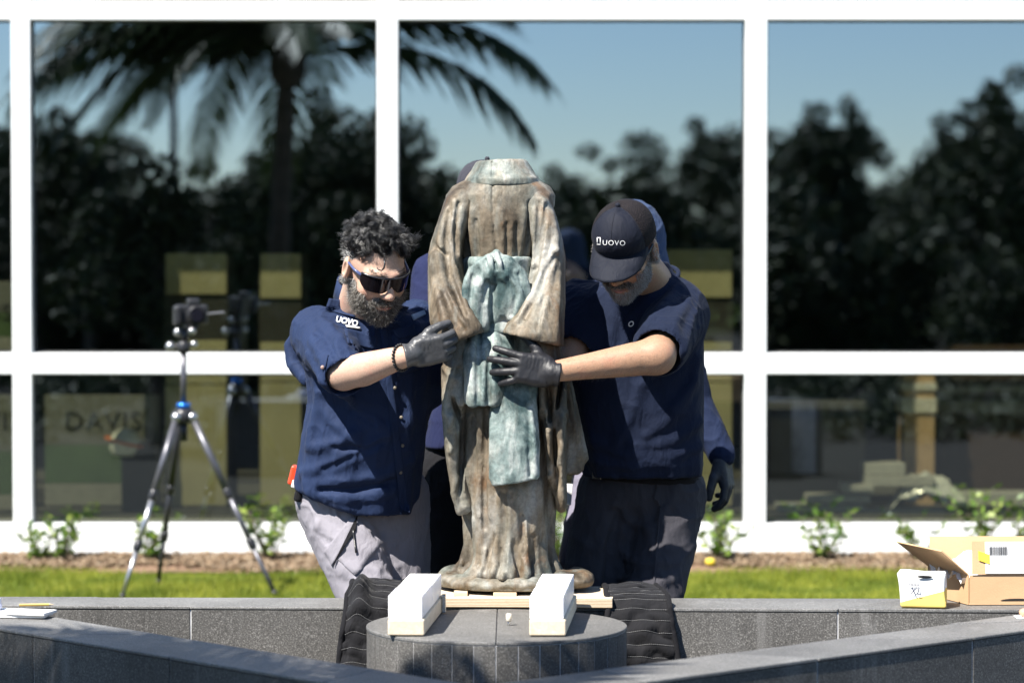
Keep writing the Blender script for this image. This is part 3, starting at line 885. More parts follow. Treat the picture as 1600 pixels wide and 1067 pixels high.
# -- collar
def collar():
    s = grid_for(720, 238, 850, 295, -0.13, 0.14, 0.004)
    lofts(s, [(249, 744, 824, 0.0, 0.070), (256, 742, 827, 0, 0.074), (268, 735, 834, 0, 0.086), (278, 728, 841, 0, 0.1), (292, 722, 848, 0.0, 0.104)], 0.0, cap=0.012)
    s.half(S(745, 252), (-0.12, 0, 1), 0.008)
    lofts(s, [(240, 752, 814, 0.0, 0.058), (265, 750, 816, 0, 0.058)], 0.004, 's', cap=0.01)
    s.crease([S(769, 248), S(770, 282)], 0.0025, 0, 0.004, 's')
    s.crease([S(726, 279), S(784, 283), S(844, 279)], 0.004, 0.0, 0.006, 'u')
    return sdf_obj('collar', s, M_VERD2, statue, 1, bz(0.0012))
collar()

# -- sash: band, bow, tails
def sash():
    Z = lambda *pts: [S(x, y) for x, y in pts]
    s = grid_for(712, 392, 848, 530, -0.2, 0.16, 0.005)
    lofts(s, [(401, 722, 836, 0.0, 0.128), (450, 718, 842, 0, 0.14), (520, 710, 850, 0, 0.155)], 0.0, cap=0.01)
    for p in ([(722, 408), (745, 412)], [(812, 406), (836, 404)], [(800, 400), (834, 416)]): s.crease(Z(*p), 0.006, 0.001, 0.008)
    sdf_obj('sash_band', s, M_VERD, statue, 1, bz(0.0014))
    s = grid_for(712, 385, 840, 530, -0.27, 0.02, 0.004)
    rz = lambda a: Matrix.Rotation(R(a), 3, 'Y')
    s.ell(S(773, 418, -0.14), (0.05, 0.05, 0.044), None, 0.012)
    s.ell(S(747, 464, -0.135), (0.052, 0.044, 0.1), rz(6), 0.02); s.ell(S(771, 468, -0.13), (0.03, 0.03, 0.085), None, 0.02)
    s.ell(S(800, 458, -0.135), (0.056, 0.044, 0.095), rz(-9), 0.02)
    s.ell(S(757, 498, -0.135), (0.035, 0.035, 0.045), None, 0.015)
    for p, r in (([(752, 400), (756, 418), (766, 436)], 0.010), ([(763, 396), (768, 418), (772, 438)], 0.009), ([(776, 394), (782, 414), (782, 438)], 0.010), ([(788, 396), (796, 412), (792, 436)], 0.009),
                 ([(748, 412), (732, 436), (728, 470), (740, 500)], 0.010), ([(758, 430), (748, 452), (744, 490), (752, 508)], 0.009), ([(796, 406), (818, 428), (826, 462), (814, 490)], 0.010), ([(786, 432), (800, 446), (808, 476), (800, 496)], 0.010),
                 ([(784, 448), (788, 474), (782, 500)], 0.008), ([(736, 420), (727, 450), (730, 486)], 0.006), ([(752, 440), (738, 470), (742, 505)], 0.006), ([(790, 428), (812, 452), (806, 500)], 0.006), ([(778, 452), (780, 510)], 0.006), ([(762, 452), (760, 508)], 0.006), ([(806, 424), (816, 446), (816, 476)], 0.007)): s.crease(Z(*p), r, 0.002, 0.012)
    for p, r in (([(771, 446), (768, 470), (769, 515)], 0.007), ([(758, 400), (763, 420)], 0.004), ([(770, 396), (776, 420)], 0.004), ([(782, 396), (789, 420)], 0.004), ([(740, 430), (736, 470), (745, 500)], 0.005),
                 ([(794, 436), (806, 460), (800, 490)], 0.006), ([(810, 428), (820, 456)], 0.004), ([(762, 440), (758, 470)], 0.006)): s.crease(Z(*p), r, 0.0, 0.007, 's')
    sdf_obj('sash_bow', s, M_VERD, statue, 1, bz(0.0014))
    s = grid_for(715, 500, 810, 640, -0.24, 0.0, 0.004)
    lofts(s, [(500, 735, 800, -0.08, 0.05), (525, 724, 804, -0.105, 0.05), (550, 722, 804, -0.13, 0.05), (590, 726, 792, -0.145, 0.05), (615, 726, 788, -0.155, 0.05), (628, 728, 787, -0.155, 0.048)], 0.0, power=2.6, cap=0.005)
    for p, r in (([(742, 530), (738, 580), (740, 626)], 0.011), ([(775, 520), (776, 570), (772, 624)], 0.011), ([(758, 560), (756, 624)], 0.007), ([(784, 560), (784, 624)], 0.006)): s.crease(Z(*p), r, 0.003, 0.016)
    for p, r in (([(749, 520), (748, 624)], 0.006), ([(765, 540), (764, 624)], 0.006)): s.crease(Z(*p), r, 0, 0.01, 's')
    sdf_obj('sash_tail', s, M_VERD, statue, 1, bz(0.0014))
    s = grid_for(755, 570, 855, 765, -0.25, 0.02, 0.004)
    lofts(s, [(560, 780, 846, -0.13, 0.045), (620, 767, 838, -0.15, 0.045), (690, 766, 843, -0.165, 0.045), (735, 768, 842, -0.165, 0.043), (752, 769, 840, -0.165, 0.04)], 0.0, power=2.6, cap=0.005)
    a, b = S(770, 753), S(842, 740)
    d = b - a; s.half(a, (d.z, 0, -d.x), 0.004)
    for p, r in (([(770, 640), (769, 745)], 0.007), ([(822, 610), (832, 680), (836, 735)], 0.009)): s.crease(Z(*p), r, 0.002, 0.012)
    s.crease(Z((826, 630), (828, 735)), 0.005, 0, 0.01, 's')
    sdf_obj('sash_tail', s, M_VERD, statue, 1, bz(0.0022, 45))
sash()

# -- cast base
def base():
    s = grid_for(675, 885, 935, 935, -0.24, 0.25, 0.005)
    zt, zb = S(0, 893).z, 0.566
    c = S(800, 900); 
    s.loft([zb, zb + 0.02, zt - 0.012, zt], [c.x] * 4, [SY] * 4, [0.207, 0.21, 0.206, 0.19], [0.19, 0.192, 0.188, 0.175], 0, power=2.4, cap=0.018)
    s.ell((S(708, 900).x, SY + 0.02, zt - 0.02), (0.055, 0.1, 0.03), Matrix.Rotation(R(-14), 3, 'Y'), 0.02)
    s.ell((S(903, 905).x, SY - 0.04, zt - 0.016), (0.047, 0.1, 0.030), None, 0.02)
    s.ell((S(880, 893).x, SY - 0.1, zt + 0.002), (0.03, 0.06, 0.014), None, 0.01)
    s.half((0, 0, zb), (0, 0, -1))
    return sdf_obj('cast_base', s, M_BRZ, statue, 1, lambda V, N: np.where(V[:, 2] > zb + 0.006, 0.006 * fbm(V, 22, 3, 5), 0))
base()
# ================================================================ people
def skinmat(name, col, red):
    t = NT(name); v = t.coord()
    f = t.noise(v, 18, 5); f2 = t.noise(v, 240, 3)
    c = t.ramp(f, [(0.3, tuple(c * 0.9 for c in col)), (0.55, col), (0.75, red)])
    c = t.mix(1.0, c, t.ramp(f2, [(0.3, 0.84), (0.7, 1.08)]), 'MULTIPLY')
    t.set(base=c, rough=0.48, spec=0.4, sss=0.12, ssss=0.006); t.b.inputs['Subsurface Radius'].default_value = (1.0, 0.35, 0.2)
    t.bump(f2, 0.25, 0.003)
    return t.m
M_SKIN1 = skinmat('skin_ruddy', (0.54, 0.355, 0.27), (0.54, 0.29, 0.215))
M_SKIN2 = skinmat('skin_tan', (0.40, 0.235, 0.15), (0.40, 0.20, 0.13))
def hairmat(name, stops, rough=0.42):
    t = NT(name); g = t.n('ShaderNodeNewGeometry')
    t.set(base=t.ramp(g.outputs['Random Per Island'], stops), rough=rough, spec=0.6)
    return t.m
M_HAIR1 = hairmat('hair_black_grey', [(0.0, (0.008, 0.008, 0.009)), (0.8, (0.018, 0.018, 0.02)), (0.93, (0.06, 0.06, 0.06)), (1.0, (0.25, 0.25, 0.25))], 0.36)
M_HAIRSIDE = hairmat('hair_grey_sides', [(0.0, (0.02, 0.02, 0.022)), (0.4, (0.10, 0.10, 0.10)), (0.75, (0.3, 0.3, 0.3)), (1.0, (0.5, 0.5, 0.5))])
M_BEARD1 = hairmat('beard_salt_pepper', [(0.0, (0.03, 0.025, 0.022)), (0.45, (0.09, 0.075, 0.06)), (0.75, (0.28, 0.26, 0.23)), (1.0, (0.55, 0.53, 0.5))], 0.55)
M_BEARD2 = hairmat('beard_silver', [(0.0, (0.08, 0.075, 0.07)), (0.4, (0.28, 0.27, 0.26)), (1.0, (0.6, 0.59, 0.57))], 0.55)
M_LIP = simple('lips', (0.42, 0.19, 0.16), 0.45)
M_NITRILE_G = simple('grey_glove', (0.055, 0.056, 0.06), 0.42, 0.15, 30, 0.15, 60)
M_NITRILE_B = simple('black_glove', (0.011, 0.011, 0.014), 0.52, 0.15, 30, 0.15, 60)

def head_mesh(M, neck_base, nr=(0.056, 0.066), jaw=1.0):
    """head sculpted in its own frame (face towards -Y), returned in world space with its local copy"""
    s = SDF((-0.125, -0.15, -0.24), (0.125, 0.15, 0.15), 0.0026)
    s.ell((0, 0.018, 0.038), (0.077, 0.097, 0.086), None, 0.02)
    s.ell((0, -0.018, -0.02), (0.066, 0.078, 0.088), None, 0.03)
    s.ell((0, -0.03, -0.07), (0.056 * jaw, 0.06, 0.042), None, 0.03)
    s.ball((0, -0.078, -0.098), 0.021, 0.03)
    s.chain([(-0.05, -0.062, 0.024), (-0.026, -0.085, 0.03), (0, -0.088, 0.024), (0.026, -0.085, 0.03), (0.05, -0.062, 0.024)], 0.0105, 0.016)
    for sg in (-1, 1):
        s.ball((sg * 0.033, -0.098, 0.008), 0.0155, 0.014, 's')
        s.ball((sg * 0.031, -0.073, 0.009), 0.0125, 0.003)
        s.chain([(sg * 0.020, -0.083, 0.0155), (sg * 0.033, -0.0855, 0.019), (sg * 0.045, -0.074, 0.012)], 0.003, 0.004)
        s.ell((sg * 0.044, -0.06, -0.026), (0.022, 0.02, 0.022), None, 0.025)
        s.ball((sg * 0.0125, -0.102, -0.029), 0.0085, 0.008)
        s.ball((sg * 0.007, -0.108, -0.037), 0.0042, 0.003, 's')
        s.ell((sg * 0.084, 0.012, 0.0), (0.011, 0.023, 0.036), Matrix.Rotation(R(sg * 22), 3, 'Z') @ Matrix.Rotation(R(-12), 3, 'X'), 0.006)
        s.ell((sg * 0.093, 0.006, 0.004), (0.007, 0.010, 0.02), Matrix.Rotation(R(sg * 22), 3, 'Z'), 0.006, 's')
        s.ball((sg * 0.079, 0.004, -0.027), 0.008, 0.008)
    s.chain([(0, -0.088, 0.018), (0, -0.104, -0.004), (0, -0.114, -0.024)], [0.0085, 0.010, 0.0125], 0.012)
    s.chain([(-0.024, -0.086, -0.060), (-0.008, -0.0985, -0.0565), (0, -0.0975, -0.058), (0.008, -0.0985, -0.0565), (0.024, -0.086, -0.060)], 0.0055, 0.006)
    s.chain([(-0.021, -0.086, -0.066), (0, -0.097, -0.070), (0.021, -0.086, -0.066)], 0.0065, 0.006)
    s.chain([(-0.026, -0.092, -0.0625), (0, -0.105, -0.0632), (0.026, -0.092, -0.0625)], 0.0022, 0.003, 's')
    nb = M.inverted() @ Vector(neck_base)
    s.chain([(0, 0.03, -0.04), nb], nr, 0.03)
    L, F = s.mesh(); L = relax(L, F, 1)
    A = np.array(M)
    return L, L @ A[:3, :3].T + A[:3, 3], F

def head_matrix(c, yaw, pitch, roll=0, sc=1.0): return Matrix.Translation(c) @ Matrix.Rotation(R(yaw), 4, 'Z') @ Matrix.Rotation(R(pitch), 4, 'X') @ Matrix.Rotation(R(roll), 4, 'Y') @ Matrix.Scale(sc, 4)
def xf(M, pts): return [M @ Vector(p) for p in pts]

def merge_mesh(name, parts, mat, parent):
    V = np.concatenate([p[0] for p in parts]); o = 0; F = []
    for v, f in parts: F.append(f + o); o += len(v)
    return link(name, mesh_np(name, V, np.concatenate(F)), mat, parent, True)

def strands(name, P, D, N, length, r, mat, parent, curl=0.3, seg=4, sides=3, M=None, wave=0.0, taper=0.75, clump=1):
    """one mesh of hair strands: roots P, directions D, normals N (arrays), with random bend"""
    n = len(P); t = np.linspace(0, 1, seg + 1)
    L = length * rng.uniform(0.6, 1.25, n)
    bend = rng.normal(0, 1, (n, 3)); bend -= (bend * D).sum(1)[:, None] * D
    ph = rng.uniform(0, 6.28, n)
    if clump > 1:
        rep = lambda q: np.repeat(q, clump, axis=0)
        P, D, L, bend, ph = rep(P), rep(D), rep(L) * rng.uniform(0.75, 1.1, n * clump), rep(bend), rep(ph) + rng.normal(0, 0.18, n * clump); n = len(P)
        P = P + rng.normal(0, 0.0030, P.shape); D = unit(D + rng.normal(0, 0.06, D.shape)); bend = bend + rng.normal(0, 0.15, bend.shape)
    W = np.cross(D, bend); W /= np.maximum(np.linalg.norm(W, axis=1), 1e-6)[:, None]; bn = bend / np.maximum(np.linalg.norm(bend, axis=1), 1e-6)[:, None]
    C = P[:, None] + D[:, None] * (L[:, None] * t)[..., None] + bend[:, None] * (curl * L[:, None] * t ** 2)[..., None]
    if wave:
        C = C + wave * (np.sin(6.0 * t[None] * 1.6 + ph[:, None]) - np.sin(ph)[:, None])[..., None] * W[:, None] + wave * (np.cos(6.0 * t[None] * 1.6 + ph[:, None]) - np.cos(ph)[:, None])[..., None] * bn[:, None]
    rad = r * (1 - taper * t ** (1 if taper > 0.7 else 2.5))
    ring = []
    for k in range(sides):
        a = 2 * np.pi * k / sides
        ring.append(C + (np.cos(a) * bn + np.sin(a) * W)[:, None] * rad[None, :, None])
    V = np.stack(ring, 2).reshape(-1, 3)
    base = (np.arange(n) * (seg + 1) * sides)[:, None, None]
    f = np.array([[i * sides + k, i * sides + (k + 1) % sides, (i + 1) * sides + (k + 1) % sides, (i + 1) * sides + k] for i in range(seg) for k in range(sides)])
    if M is not None:
        A = np.array(M); V = V @ A[:3, :3].T + A[:3, 3]
    return link(name, mesh_np(name, V, (base + f[None]).reshape(-1, 4)), mat, parent, True)

def pick(L, F, mask, n):
    N = vnormals(L, F); I = np.nonzero(mask(L, N))[0]
    I = rng.choice(I, min(n, len(I)) if len(I) >= n else n, replace=len(I) < n)
    return L[I] + rng.normal(0, 0.0012, (len(I), 3)), N[I]

def unit(v): return v / np.maximum(np.linalg.norm(v, axis=1), 1e-9)[:, None]

def hand_mesh(wrist, xdir, dorsal, flip, curls, spreads, thumb, scale=1.0, cuff=True, thick=0.0):
    """hand in its own frame: +X fingers, +Z back of hand, +Y thumb side; returns world V, F"""
    X = Vector(xdir).normalized(); Zd = Vector(dorsal); Zd = (Zd - X * Zd.dot(X)).normalized(); Yd = Zd.cross(X) * flip
    s = SDF((-0.075, -0.085, -0.11), (0.215, 0.115, 0.07), 0.0023)
    th = thick
    s.chain([(-0.07, 0, 0), (-0.01, 0, 0)], [0.031 + th, 0.028 + th], 0.01)
    s.box((0.045, 0.002, 0.0), (0.048, 0.040 + th, 0.0145 + th), None, 0.0135, 0.022)
    s.ell((0.03, 0.028, -0.010), (0.034, 0.02, 0.017), None, 0.015); s.ell((0.035, -0.028, -0.009), (0.036, 0.016, 0.016), None, 0.015)
    bases = [(0.088, 0.031, 0.001), (0.092, 0.0105, 0.003), (0.088, -0.011, 0.002), (0.080, -0.031, -0.001)]
    lens = [0.074, 0.082, 0.076, 0.060]; rr = [0.0098, 0.0100, 0.0096, 0.0086]
    for b, l, r, cu, sp in zip(bases, lens, rr, curls, spreads):
        p = Vector(b); pts = [p - Vector((0.03, 0, 0)), p]; a = 0
        for frac_, c in zip((0.46, 0.30, 0.24), cu):
            a += R(c)
            d = Vector((math.cos(a) * math.cos(R(sp)), math.cos(a) * math.sin(R(sp)), -math.sin(a)))
            p = p + d * (l * frac_); pts.append(p)
        s.chain(pts, [r, r + 0.001 + th, r + th, r * 0.93 + th, r * 0.8 + th], 0.004)
    pts = [Vector((0.018, 0.022, -0.010))]; p = pts[0]
    for d, l in thumb:
        p = p + Vector(d).normalized() * l; pts.append(p)
    s.chain(pts, [0.0155, 0.0135 + th, 0.0118 + th, 0.0095 + th][:len(pts)], 0.009)
    if cuff: s.chain([(-0.026, 0, 0), (-0.014, 0, 0)], [0.0345 + th, 0.031 + th], 0.006); s.half((-0.03, 0, 0), (-1, 0, 0.0), 0.003)
    V, F = s.mesh(); V = relax(V, F, 1)
    N = vnormals(V, F)
    V = V + N * (0.0011 * np.abs(fbm(V * np.array([1, 0.35, 1]), 95, 2, 4)) * np.clip(1.2 - V[:, 0] / 0.12, 0.25, 1))[:, None]
    A = np.array([[X.x, Yd.x, Zd.x], [X.y, Yd.y, Zd.y], [X.z, Yd.z, Zd.z]]) * scale
    if flip < 0: F = F[:, ::-1]
    return V @ A.T + np.array(wrist), F

def wrinkle(amp, f, stretch=(1, 1, 0.5), seed=1, zlo=None):
    S_ = np.array(stretch)
    def fn(V, N):
        w = vnoise(V, 5, seed + 9) * 0.06
        Q = (V + w[:, None]) * S_
        a = 1 - np.abs(vnoise(Q, f, seed)); b = 1 - np.abs(vnoise(Q, f * 2.3, seed + 2))
        m = 0.55 + 0.45 * vnoise(V, 4.5, seed + 5)
        return amp * ((a ** 5 - 0.25) + 0.45 * (b ** 5 - 0.25)) * m * 1.25
    return fn

def person_root(loc, label):
    o = empty('person', loc); tag(o, label, 'person', 'workers placing the statue'); return o

def bvh_of(*objs):
    V, F = [], []
    for o in objs:
        n = len(V); me = o.data
        V += [v.co.copy() for v in me.vertices]; F += [tuple(i + n for i in p.vertices) for p in me.polygons]
    return BVHTree.FromPolygons(V, F)
CAMP = Vector((0, 0, CAM_Z))
def cast(bvh, px, py):
    d = (at(px, py, 1.0) - CAMP).normalized()
    h = bvh.ray_cast(CAMP, d)
    return (h[0], h[1], d) if h[0] is not None else None

def patch(name, quad, bvh, mat, parent, off=0.002, thick=0.003, nu=8, nv=8, sm=2):
    """thin piece of cloth or print lying on a surface; quad = corners tl, tr, br, bl as seen from the front"""
    q = [Vector(c) for c in quad]; G = {}; last = None
    for j in range(nv + 1):
        for i in range(nu + 1):
            u, v = i / nu, j / nv
            p = (q[0] * (1 - u) + q[1] * u) * (1 - v) + (q[3] * (1 - u) + q[2] * u) * v
            h = cast(bvh, p.x, p.y)
            d = (at(p.x, p.y, 1.0) - CAMP).normalized()
            G[i, j] = [d, (h[0] - CAMP).length if h else None]
    known = [g[1] for g in G.values() if g[1]]
    if not known: print('patch missed', name); return None
    md = sorted(known)[len(known) // 2]
    for g in G.values():
        if g[1] is None or abs(g[1] - md) > 0.12: g[1] = md
    for _ in range(sm):
        H = {}
        for (i, j), g in G.items():
            nb = [G[a, b][1] for a, b in ((i - 1, j), (i + 1, j), (i, j - 1), (i, j + 1)) if (a, b) in G]
            H[i, j] = min(g[1], 0.5 * g[1] + 0.5 * sum(nb) / len(nb))
        for k in H: G[k][1] = H[k]
    V, F, W = [], [], nu + 1
    for layer in (off, off + thick):
        for j in range(nv + 1):
            for i in range(nu + 1):
                d, r = G[i, j]; V.append(CAMP + d * (r - layer))
    n = W * (nv + 1)
    for j in range(nv):
        for i in range(nu):
            a = j * W + i
            F.append((n + a, n + a + W, n + a + W + 1, n + a + 1)); F.append((a, a + 1, a + W + 1, a + W))
    for i in range(nu):
        F.append((i, n + i, n + i + 1, i + 1)); a = nv * W + i; F.append((a, a + 1, n + a + 1, n + a))
    for j in range(nv):
        a = j * W; F.append((a, a + W, n + a + W, n + a)); a = j * W + nu; F.append((a, n + a, n + a + W, a + W))
    return link(name, mesh_from(name, V, F), mat, parent, True)

def text_geo(body, spacing=1.0, bold=0.0):
    cu = bpy.data.curves.new('lettering', 'FONT'); cu.body = body; cu.space_character = spacing; cu.size = 1.0; cu.offset = bold; cu.resolution_u = 3
    o = bpy.data.objects.new('lettering', cu); COL.objects.link(o)
    dg = bpy.context.evaluated_depsgraph_get(); me = bpy.data.meshes.new_from_object(o.evaluated_get(dg))
    bpy.data.objects.remove(o); bpy.data.curves.remove(cu)
    bm = bmesh.new(); bm.from_mesh(me)
    bmesh.ops.triangulate(bm, faces=bm.faces[:])
    V = [v.co.copy() for v in bm.verts]; F = [[v.index for v in f.verts] for f in bm.faces]
    bm.free(); bpy.data.meshes.remove(me)
    return V, F

def text_on(name, body, bvh, px0, px_up, px_right, mat, parent, off=0.0015, spacing=1.0, bold=0.0):
    """lettering laid on a surface: px0 baseline start, px_right = vector for one em right, px_up = one em up (photo pixels)"""
    V, F = text_geo(body, spacing, bold)
    out, dl = [], None
    ds = []
    for v in V:
        p = Vector(px0) + Vector(px_right) * v.x + Vector(px_up) * v.y
        h = cast(bvh, p.x, p.y); d = (at(p.x, p.y, 1.0) - CAMP).normalized()
        ds.append([d, (h[0] - CAMP).length if h else None])
    k = [x[1] for x in ds if x[1]]
    if not k: print('text missed', body); return None
    md = sorted(k)[len(k) // 2]
    out = [CAMP + d * ((r if r and abs(r - md) < 0.08 else md) - off) for d, r in ds]
    n = len(out); out2 = [o - (CAMP - o).normalized() * -0.0006 for o in out]
    return link(name, mesh_from(name, out, F), mat, parent)

M_PRINT_W = simple('white_print', (0.8, 0.8, 0.8), 0.6, 0.03)
M_PRINT_G = simple('grey_badge', (0.28, 0.33, 0.40), 0.7)
M_SHIRT1 = fabric('navy_work_shirt', (0.013, 0.025, 0.068), 0.75, 0.12)
M_TEE = fabric('navy_tshirt', (0.006, 0.011, 0.030), 0.85, 0.15)
M_TROUSER1 = fabric('grey_work_trousers', (0.23, 0.22, 0.25), 0.85, 0.08)
M_TROUSER2 = fabric('charcoal_trousers', (0.040, 0.039, 0.047), 0.85, 0.15)
M_BLACKCLOTH = fabric('black_cloth', (0.008, 0.008, 0.010), 0.9, 0.1, sheen=0.02)
M_BOOT = simple('boot_leather', (0.03, 0.022, 0.016), 0.55, 0.2, 20, 0.2)
M_BLACKPL = simple('black_plastic', (0.012, 0.012, 0.013), 0.35)

def legs_sdf(hips, knees, ankles, r, res=0.006, hipr=(0.17, 0.125, 0.13), hem=None):
    pts = hips + knees + ankles
    lo = [min(p[i] for p in pts) - 0.24 for i in range(3)]; hi = [max(p[i] for p in pts) + 0.24 for i in range(3)]
    s = SDF(lo, hi, res)
    c = (hips[0] + hips[1]) / 2
    s.ell(c + Vector((0, 0, 0.03)), hipr, None, 0.03)
    for h, k, a in zip(hips, knees, ankles):
        s.chain([h, h.lerp(k, 0.5), k, k.lerp(a, 0.4), a], [r[0], (r[0] + r[1]) / 2, r[1], r[1] * 0.92, r[2]], 0.035)
    return s
def boots(root, ankles, dirs):
    for a, d in zip(ankles, dirs):
        s = SDF((a.x - 0.2, a.y - 0.25, -0.005), (a.x + 0.2, a.y + 0.25, 0.2), 0.006)
        d = Vector((d[0], d[1], 0)).normalized()
        p = Vector((a.x, a.y, 0.05))
        s.chain([Vector((a.x, a.y, 0.14)), p], [0.05, 0.05], 0.01)
        s.chain([p - d * 0.045, p + d * 0.08, p + d * 0.17], [0.046, 0.046, 0.038], 0.02)
        s.half((0, 0, 0.006), (0, 0, -1))
        sdf_obj('boot', s, M_BOOT, root, 1)

# ---------------------------------------------------------------- worker with sunglasses, left of the statue
def worker_left():
    root = person_root((at(570, 900, 8.85).x, 8.85, 0), 'bearded worker in wraparound sunglasses and navy work shirt, left of the statue')
    hc = at(586, 421, 8.55); M = head_matrix(hc, 30, 29, -3, 1.07)
    nb = at(566, 482, 8.73)
    L, W, F = head_mesh(M, nb, (0.062, 0.072), 1.08)
    sh_r, el_r, wr_r = at(492, 520, 8.74), at(536, 584, 8.46), at(641, 555, 8.315)
    sh_l, el_l, wr_l = at(652, 508, 8.84), at(668, 600, 8.86), at(720, 575, 8.80)
    pel = at(560, 752, 8.86)
    hips = [at(520, 780, 8.86), at(612, 780, 8.90)]; knees = [at(578, 944, 8.70), at(628, 945, 8.86)]
    ank = [Vector((knees[0].x - 0.01, 9.0, 0.1)), Vector((knees[1].x + 0.0, 9.12, 0.1))]
    b = SDF((-0.75, 8.2, 0.02), (-0.05, 9.3, 1.5), 0.006)
    b.chain([nb, nb + Vector((0, 0.05, -0.06))], [0.07, 0.1], 0.03)
    b.ell((nb + pel) / 2 + Vector((0, -0.03, 0.05)), (0.135, 0.08, 0.22), None, 0.03)
    b.ell(pel, (0.14, 0.10, 0.13), None, 0.03)
    b.chain([sh_r, sh_r.lerp(el_r, 0.5), el_r], [0.062, 0.054, 0.046], 0.03)
    b.chain([el_r, el_r.lerp(wr_r, 0.3) + Vector((0, 0, -0.004)), el_r.lerp(wr_r, 0.7), wr_r], [0.046, 0.050, 0.038, 0.0295], 0.02)
    b.chain([sh_l, el_l, wr_l], [0.06, 0.045, 0.03], 0.03)
    for h, k, a in zip(hips, knees, ank): b.chain([h, k, k.lerp(a, 0.4), a], [0.085, 0.058, 0.056, 0.04], 0.03)
    V2, F2 = b.mesh(); V2 = relax(V2, F2, 1)
    merge_mesh('body', [(W, F), (V2, F2)], M_SKIN1, root)
    # hands in gloves
    ds = (wr_r - el_r).normalized()
    V, F_ = hand_mesh(wr_r + ds * 0.018, (0.96, 0.10, 0.20), (0.10, -0.97, -0.22), 1, [(26, 58, 40), (38, 60, 40), (44, 62, 40), (46, 60, 40)], (6, 2, -3, -8), [((0.75, 0.66, -0.1), 0.045), ((0.98, 0.25, -0.2), 0.038), ((0.98, 0.02, -0.35), 0.028)], 1.0, True, 0.001)
    g = link('glove', mesh_np('glove', V, F_), M_NITRILE_G, root, True); g['label'] = 'dark grey nitrile glove'
    V, F_ = hand_mesh(wr_l, (0.8, -0.5, 0.2), (0.3, 0.9, 0.2), 1, [(15, 20, 15)] * 4, (8, 2, -3, -8), [((0.7, 0.7, -0.2), 0.045), ((0.9, 0.4, -0.2), 0.036), ((1, 0.1, -0.2), 0.026)])
    link('glove', mesh_np('glove', V, F_), M_NITRILE_G, root, True)
    # beaded bracelet
    c = wr_r - ds * 0.034; u = ds.orthogonal().normalized(); w = ds.cross(u); mb = MB()
    for k in range(24):
        a = 2 * math.pi * k / 24; mb.sphere(c + (u * math.cos(a) + w * math.sin(a)) * 0.0375 + ds * 0.006 * math.sin(a + 1), 0.0048, 8, 6)
    mb.build('bracelet', M_BLACKPL, root, True)
    # shirt
    s = SDF((-0.78, 8.36, 0.68), (-0.1, 9.12, 1.47), 0.005)
    z, cx, cyy, ax, ay = [], [], [], [], []
    for py, l, r, Y, dep in [(462, 552, 592, 8.735, 0.05), (474, 545, 602, 8.74, 0.064), (484, 530, 622, 8.745, 0.08), (492, 508, 645, 8.75, 0.1), (505, 484, 664, 8.76, 0.118), (530, 476, 672, 8.76, 0.128), (580, 476, 672, 8.76, 0.132), (630, 481, 670, 8.78, 0.14),
                             (700, 470, 664, 8.80, 0.155), (750, 462, 656, 8.83, 0.158), (790, 463, 650, 8.84, 0.158), (815, 466, 646, 8.85, 0.158)]:
        p, q = at(l, py, Y), at(r, py, Y); z.append(p.z); cx.append((p.x + q.x) / 2); ax.append((q.x - p.x) / 2); cyy.append(Y); ay.append(dep)
    zl, zh = at(0, 820, 8.85).z, at(0, 640, 8.8).z
    s.loft(z, cx, cyy, ax, ay, 0.0, power=2.3, cap=0.01, fold=lambda th, Z: (0.008 * np.clip((zh - Z) / (zh - zl), 0, 1) * np.sin(11 * th + 9 * Z + 1)).astype(np.float32))
    so = sh_r + Vector((0.01, 0, 0.0))
    s.chain([so, so.lerp(el_r, 0.45), so.lerp(el_r, 0.97) + Vector((0.004, -0.004, 0.0))], [0.082, 0.079, 0.071], 0.05)
    s.chain([sh_l, el_l], [0.08, 0.075], 0.05)
    dn = (el_r - sh_r).normalized()
    # sleeve mouth: hollow the end
    s.chain([so.lerp(el_r, 0.88), so.lerp(el_r, 1.25)], [0.054, 0.064], 0.003, 's')
    Zs = lambda *pts: [at(x, y, 8.65) for x, y in pts]
    for p, r in (([(540, 610), (566, 650), (600, 668), (640, 660)], 0.012), ([(470, 742), (520, 726), (580, 700), (610, 676)], 0.012), ([(475, 758), (540, 752), (600, 742), (640, 720)], 0.010), ([(490, 700), (530, 692), (560, 676)], 0.010),
                 ([(505, 640), (520, 660), (560, 690)], 0.010), ([(500, 500), (520, 512), (545, 540)], 0.009), ([(490, 530), (505, 548), (522, 575)], 0.008), ([(486, 555), (500, 575), (512, 592)], 0.007), ([(478, 770), (540, 782), (610, 770)], 0.010),
                 ([(600, 560), (612, 600), (618, 650)], 0.008), ([(640, 560), (640, 620), (636, 680)], 0.009), ([(500, 615), (490, 660), (480, 700)], 0.010), ([(540, 520), (530, 545), (528, 560)], 0.007)):
        s.crease(Zs(*p), r, 0.003, 0.022)
    for p, r in (([(505, 735), (550, 716), (600, 690)], 0.008), ([(500, 768), (560, 765), (620, 752)], 0.007), ([(495, 516), (515, 528), (532, 552)], 0.006), ([(550, 640), (585, 662)], 0.006), ([(520, 700), (560, 700)], 0.006)):
        s.crease(Zs(*p), r, 0.0, 0.014, 's')
    # curved hem
    a, b_ = at(462, 766, 8.8), at(545, 802, 8.7)
    d = b_ - a; s.half(a, (d.z, 0, -d.x), 0.01); s.half(at(600, 806, 8.7), (0, 0, -1), 0.004)
    sho = sdf_obj('shirt', s, M_SHIRT1, root, 1, wrinkle(0.006, 17, (1, 1, 0.6), 3))
    # back vent flap of the sleeve
    s = SDF((-0.78, 8.6, 1.08), (-0.5, 9.0, 1.44), 0.005)
    s.chain([at(478, 512, 8.82), at(455, 540, 8.84), at(458, 568, 8.82), at(478, 592, 8.78)], [0.03, 0.022, 0.02, 0.022], 0.02)
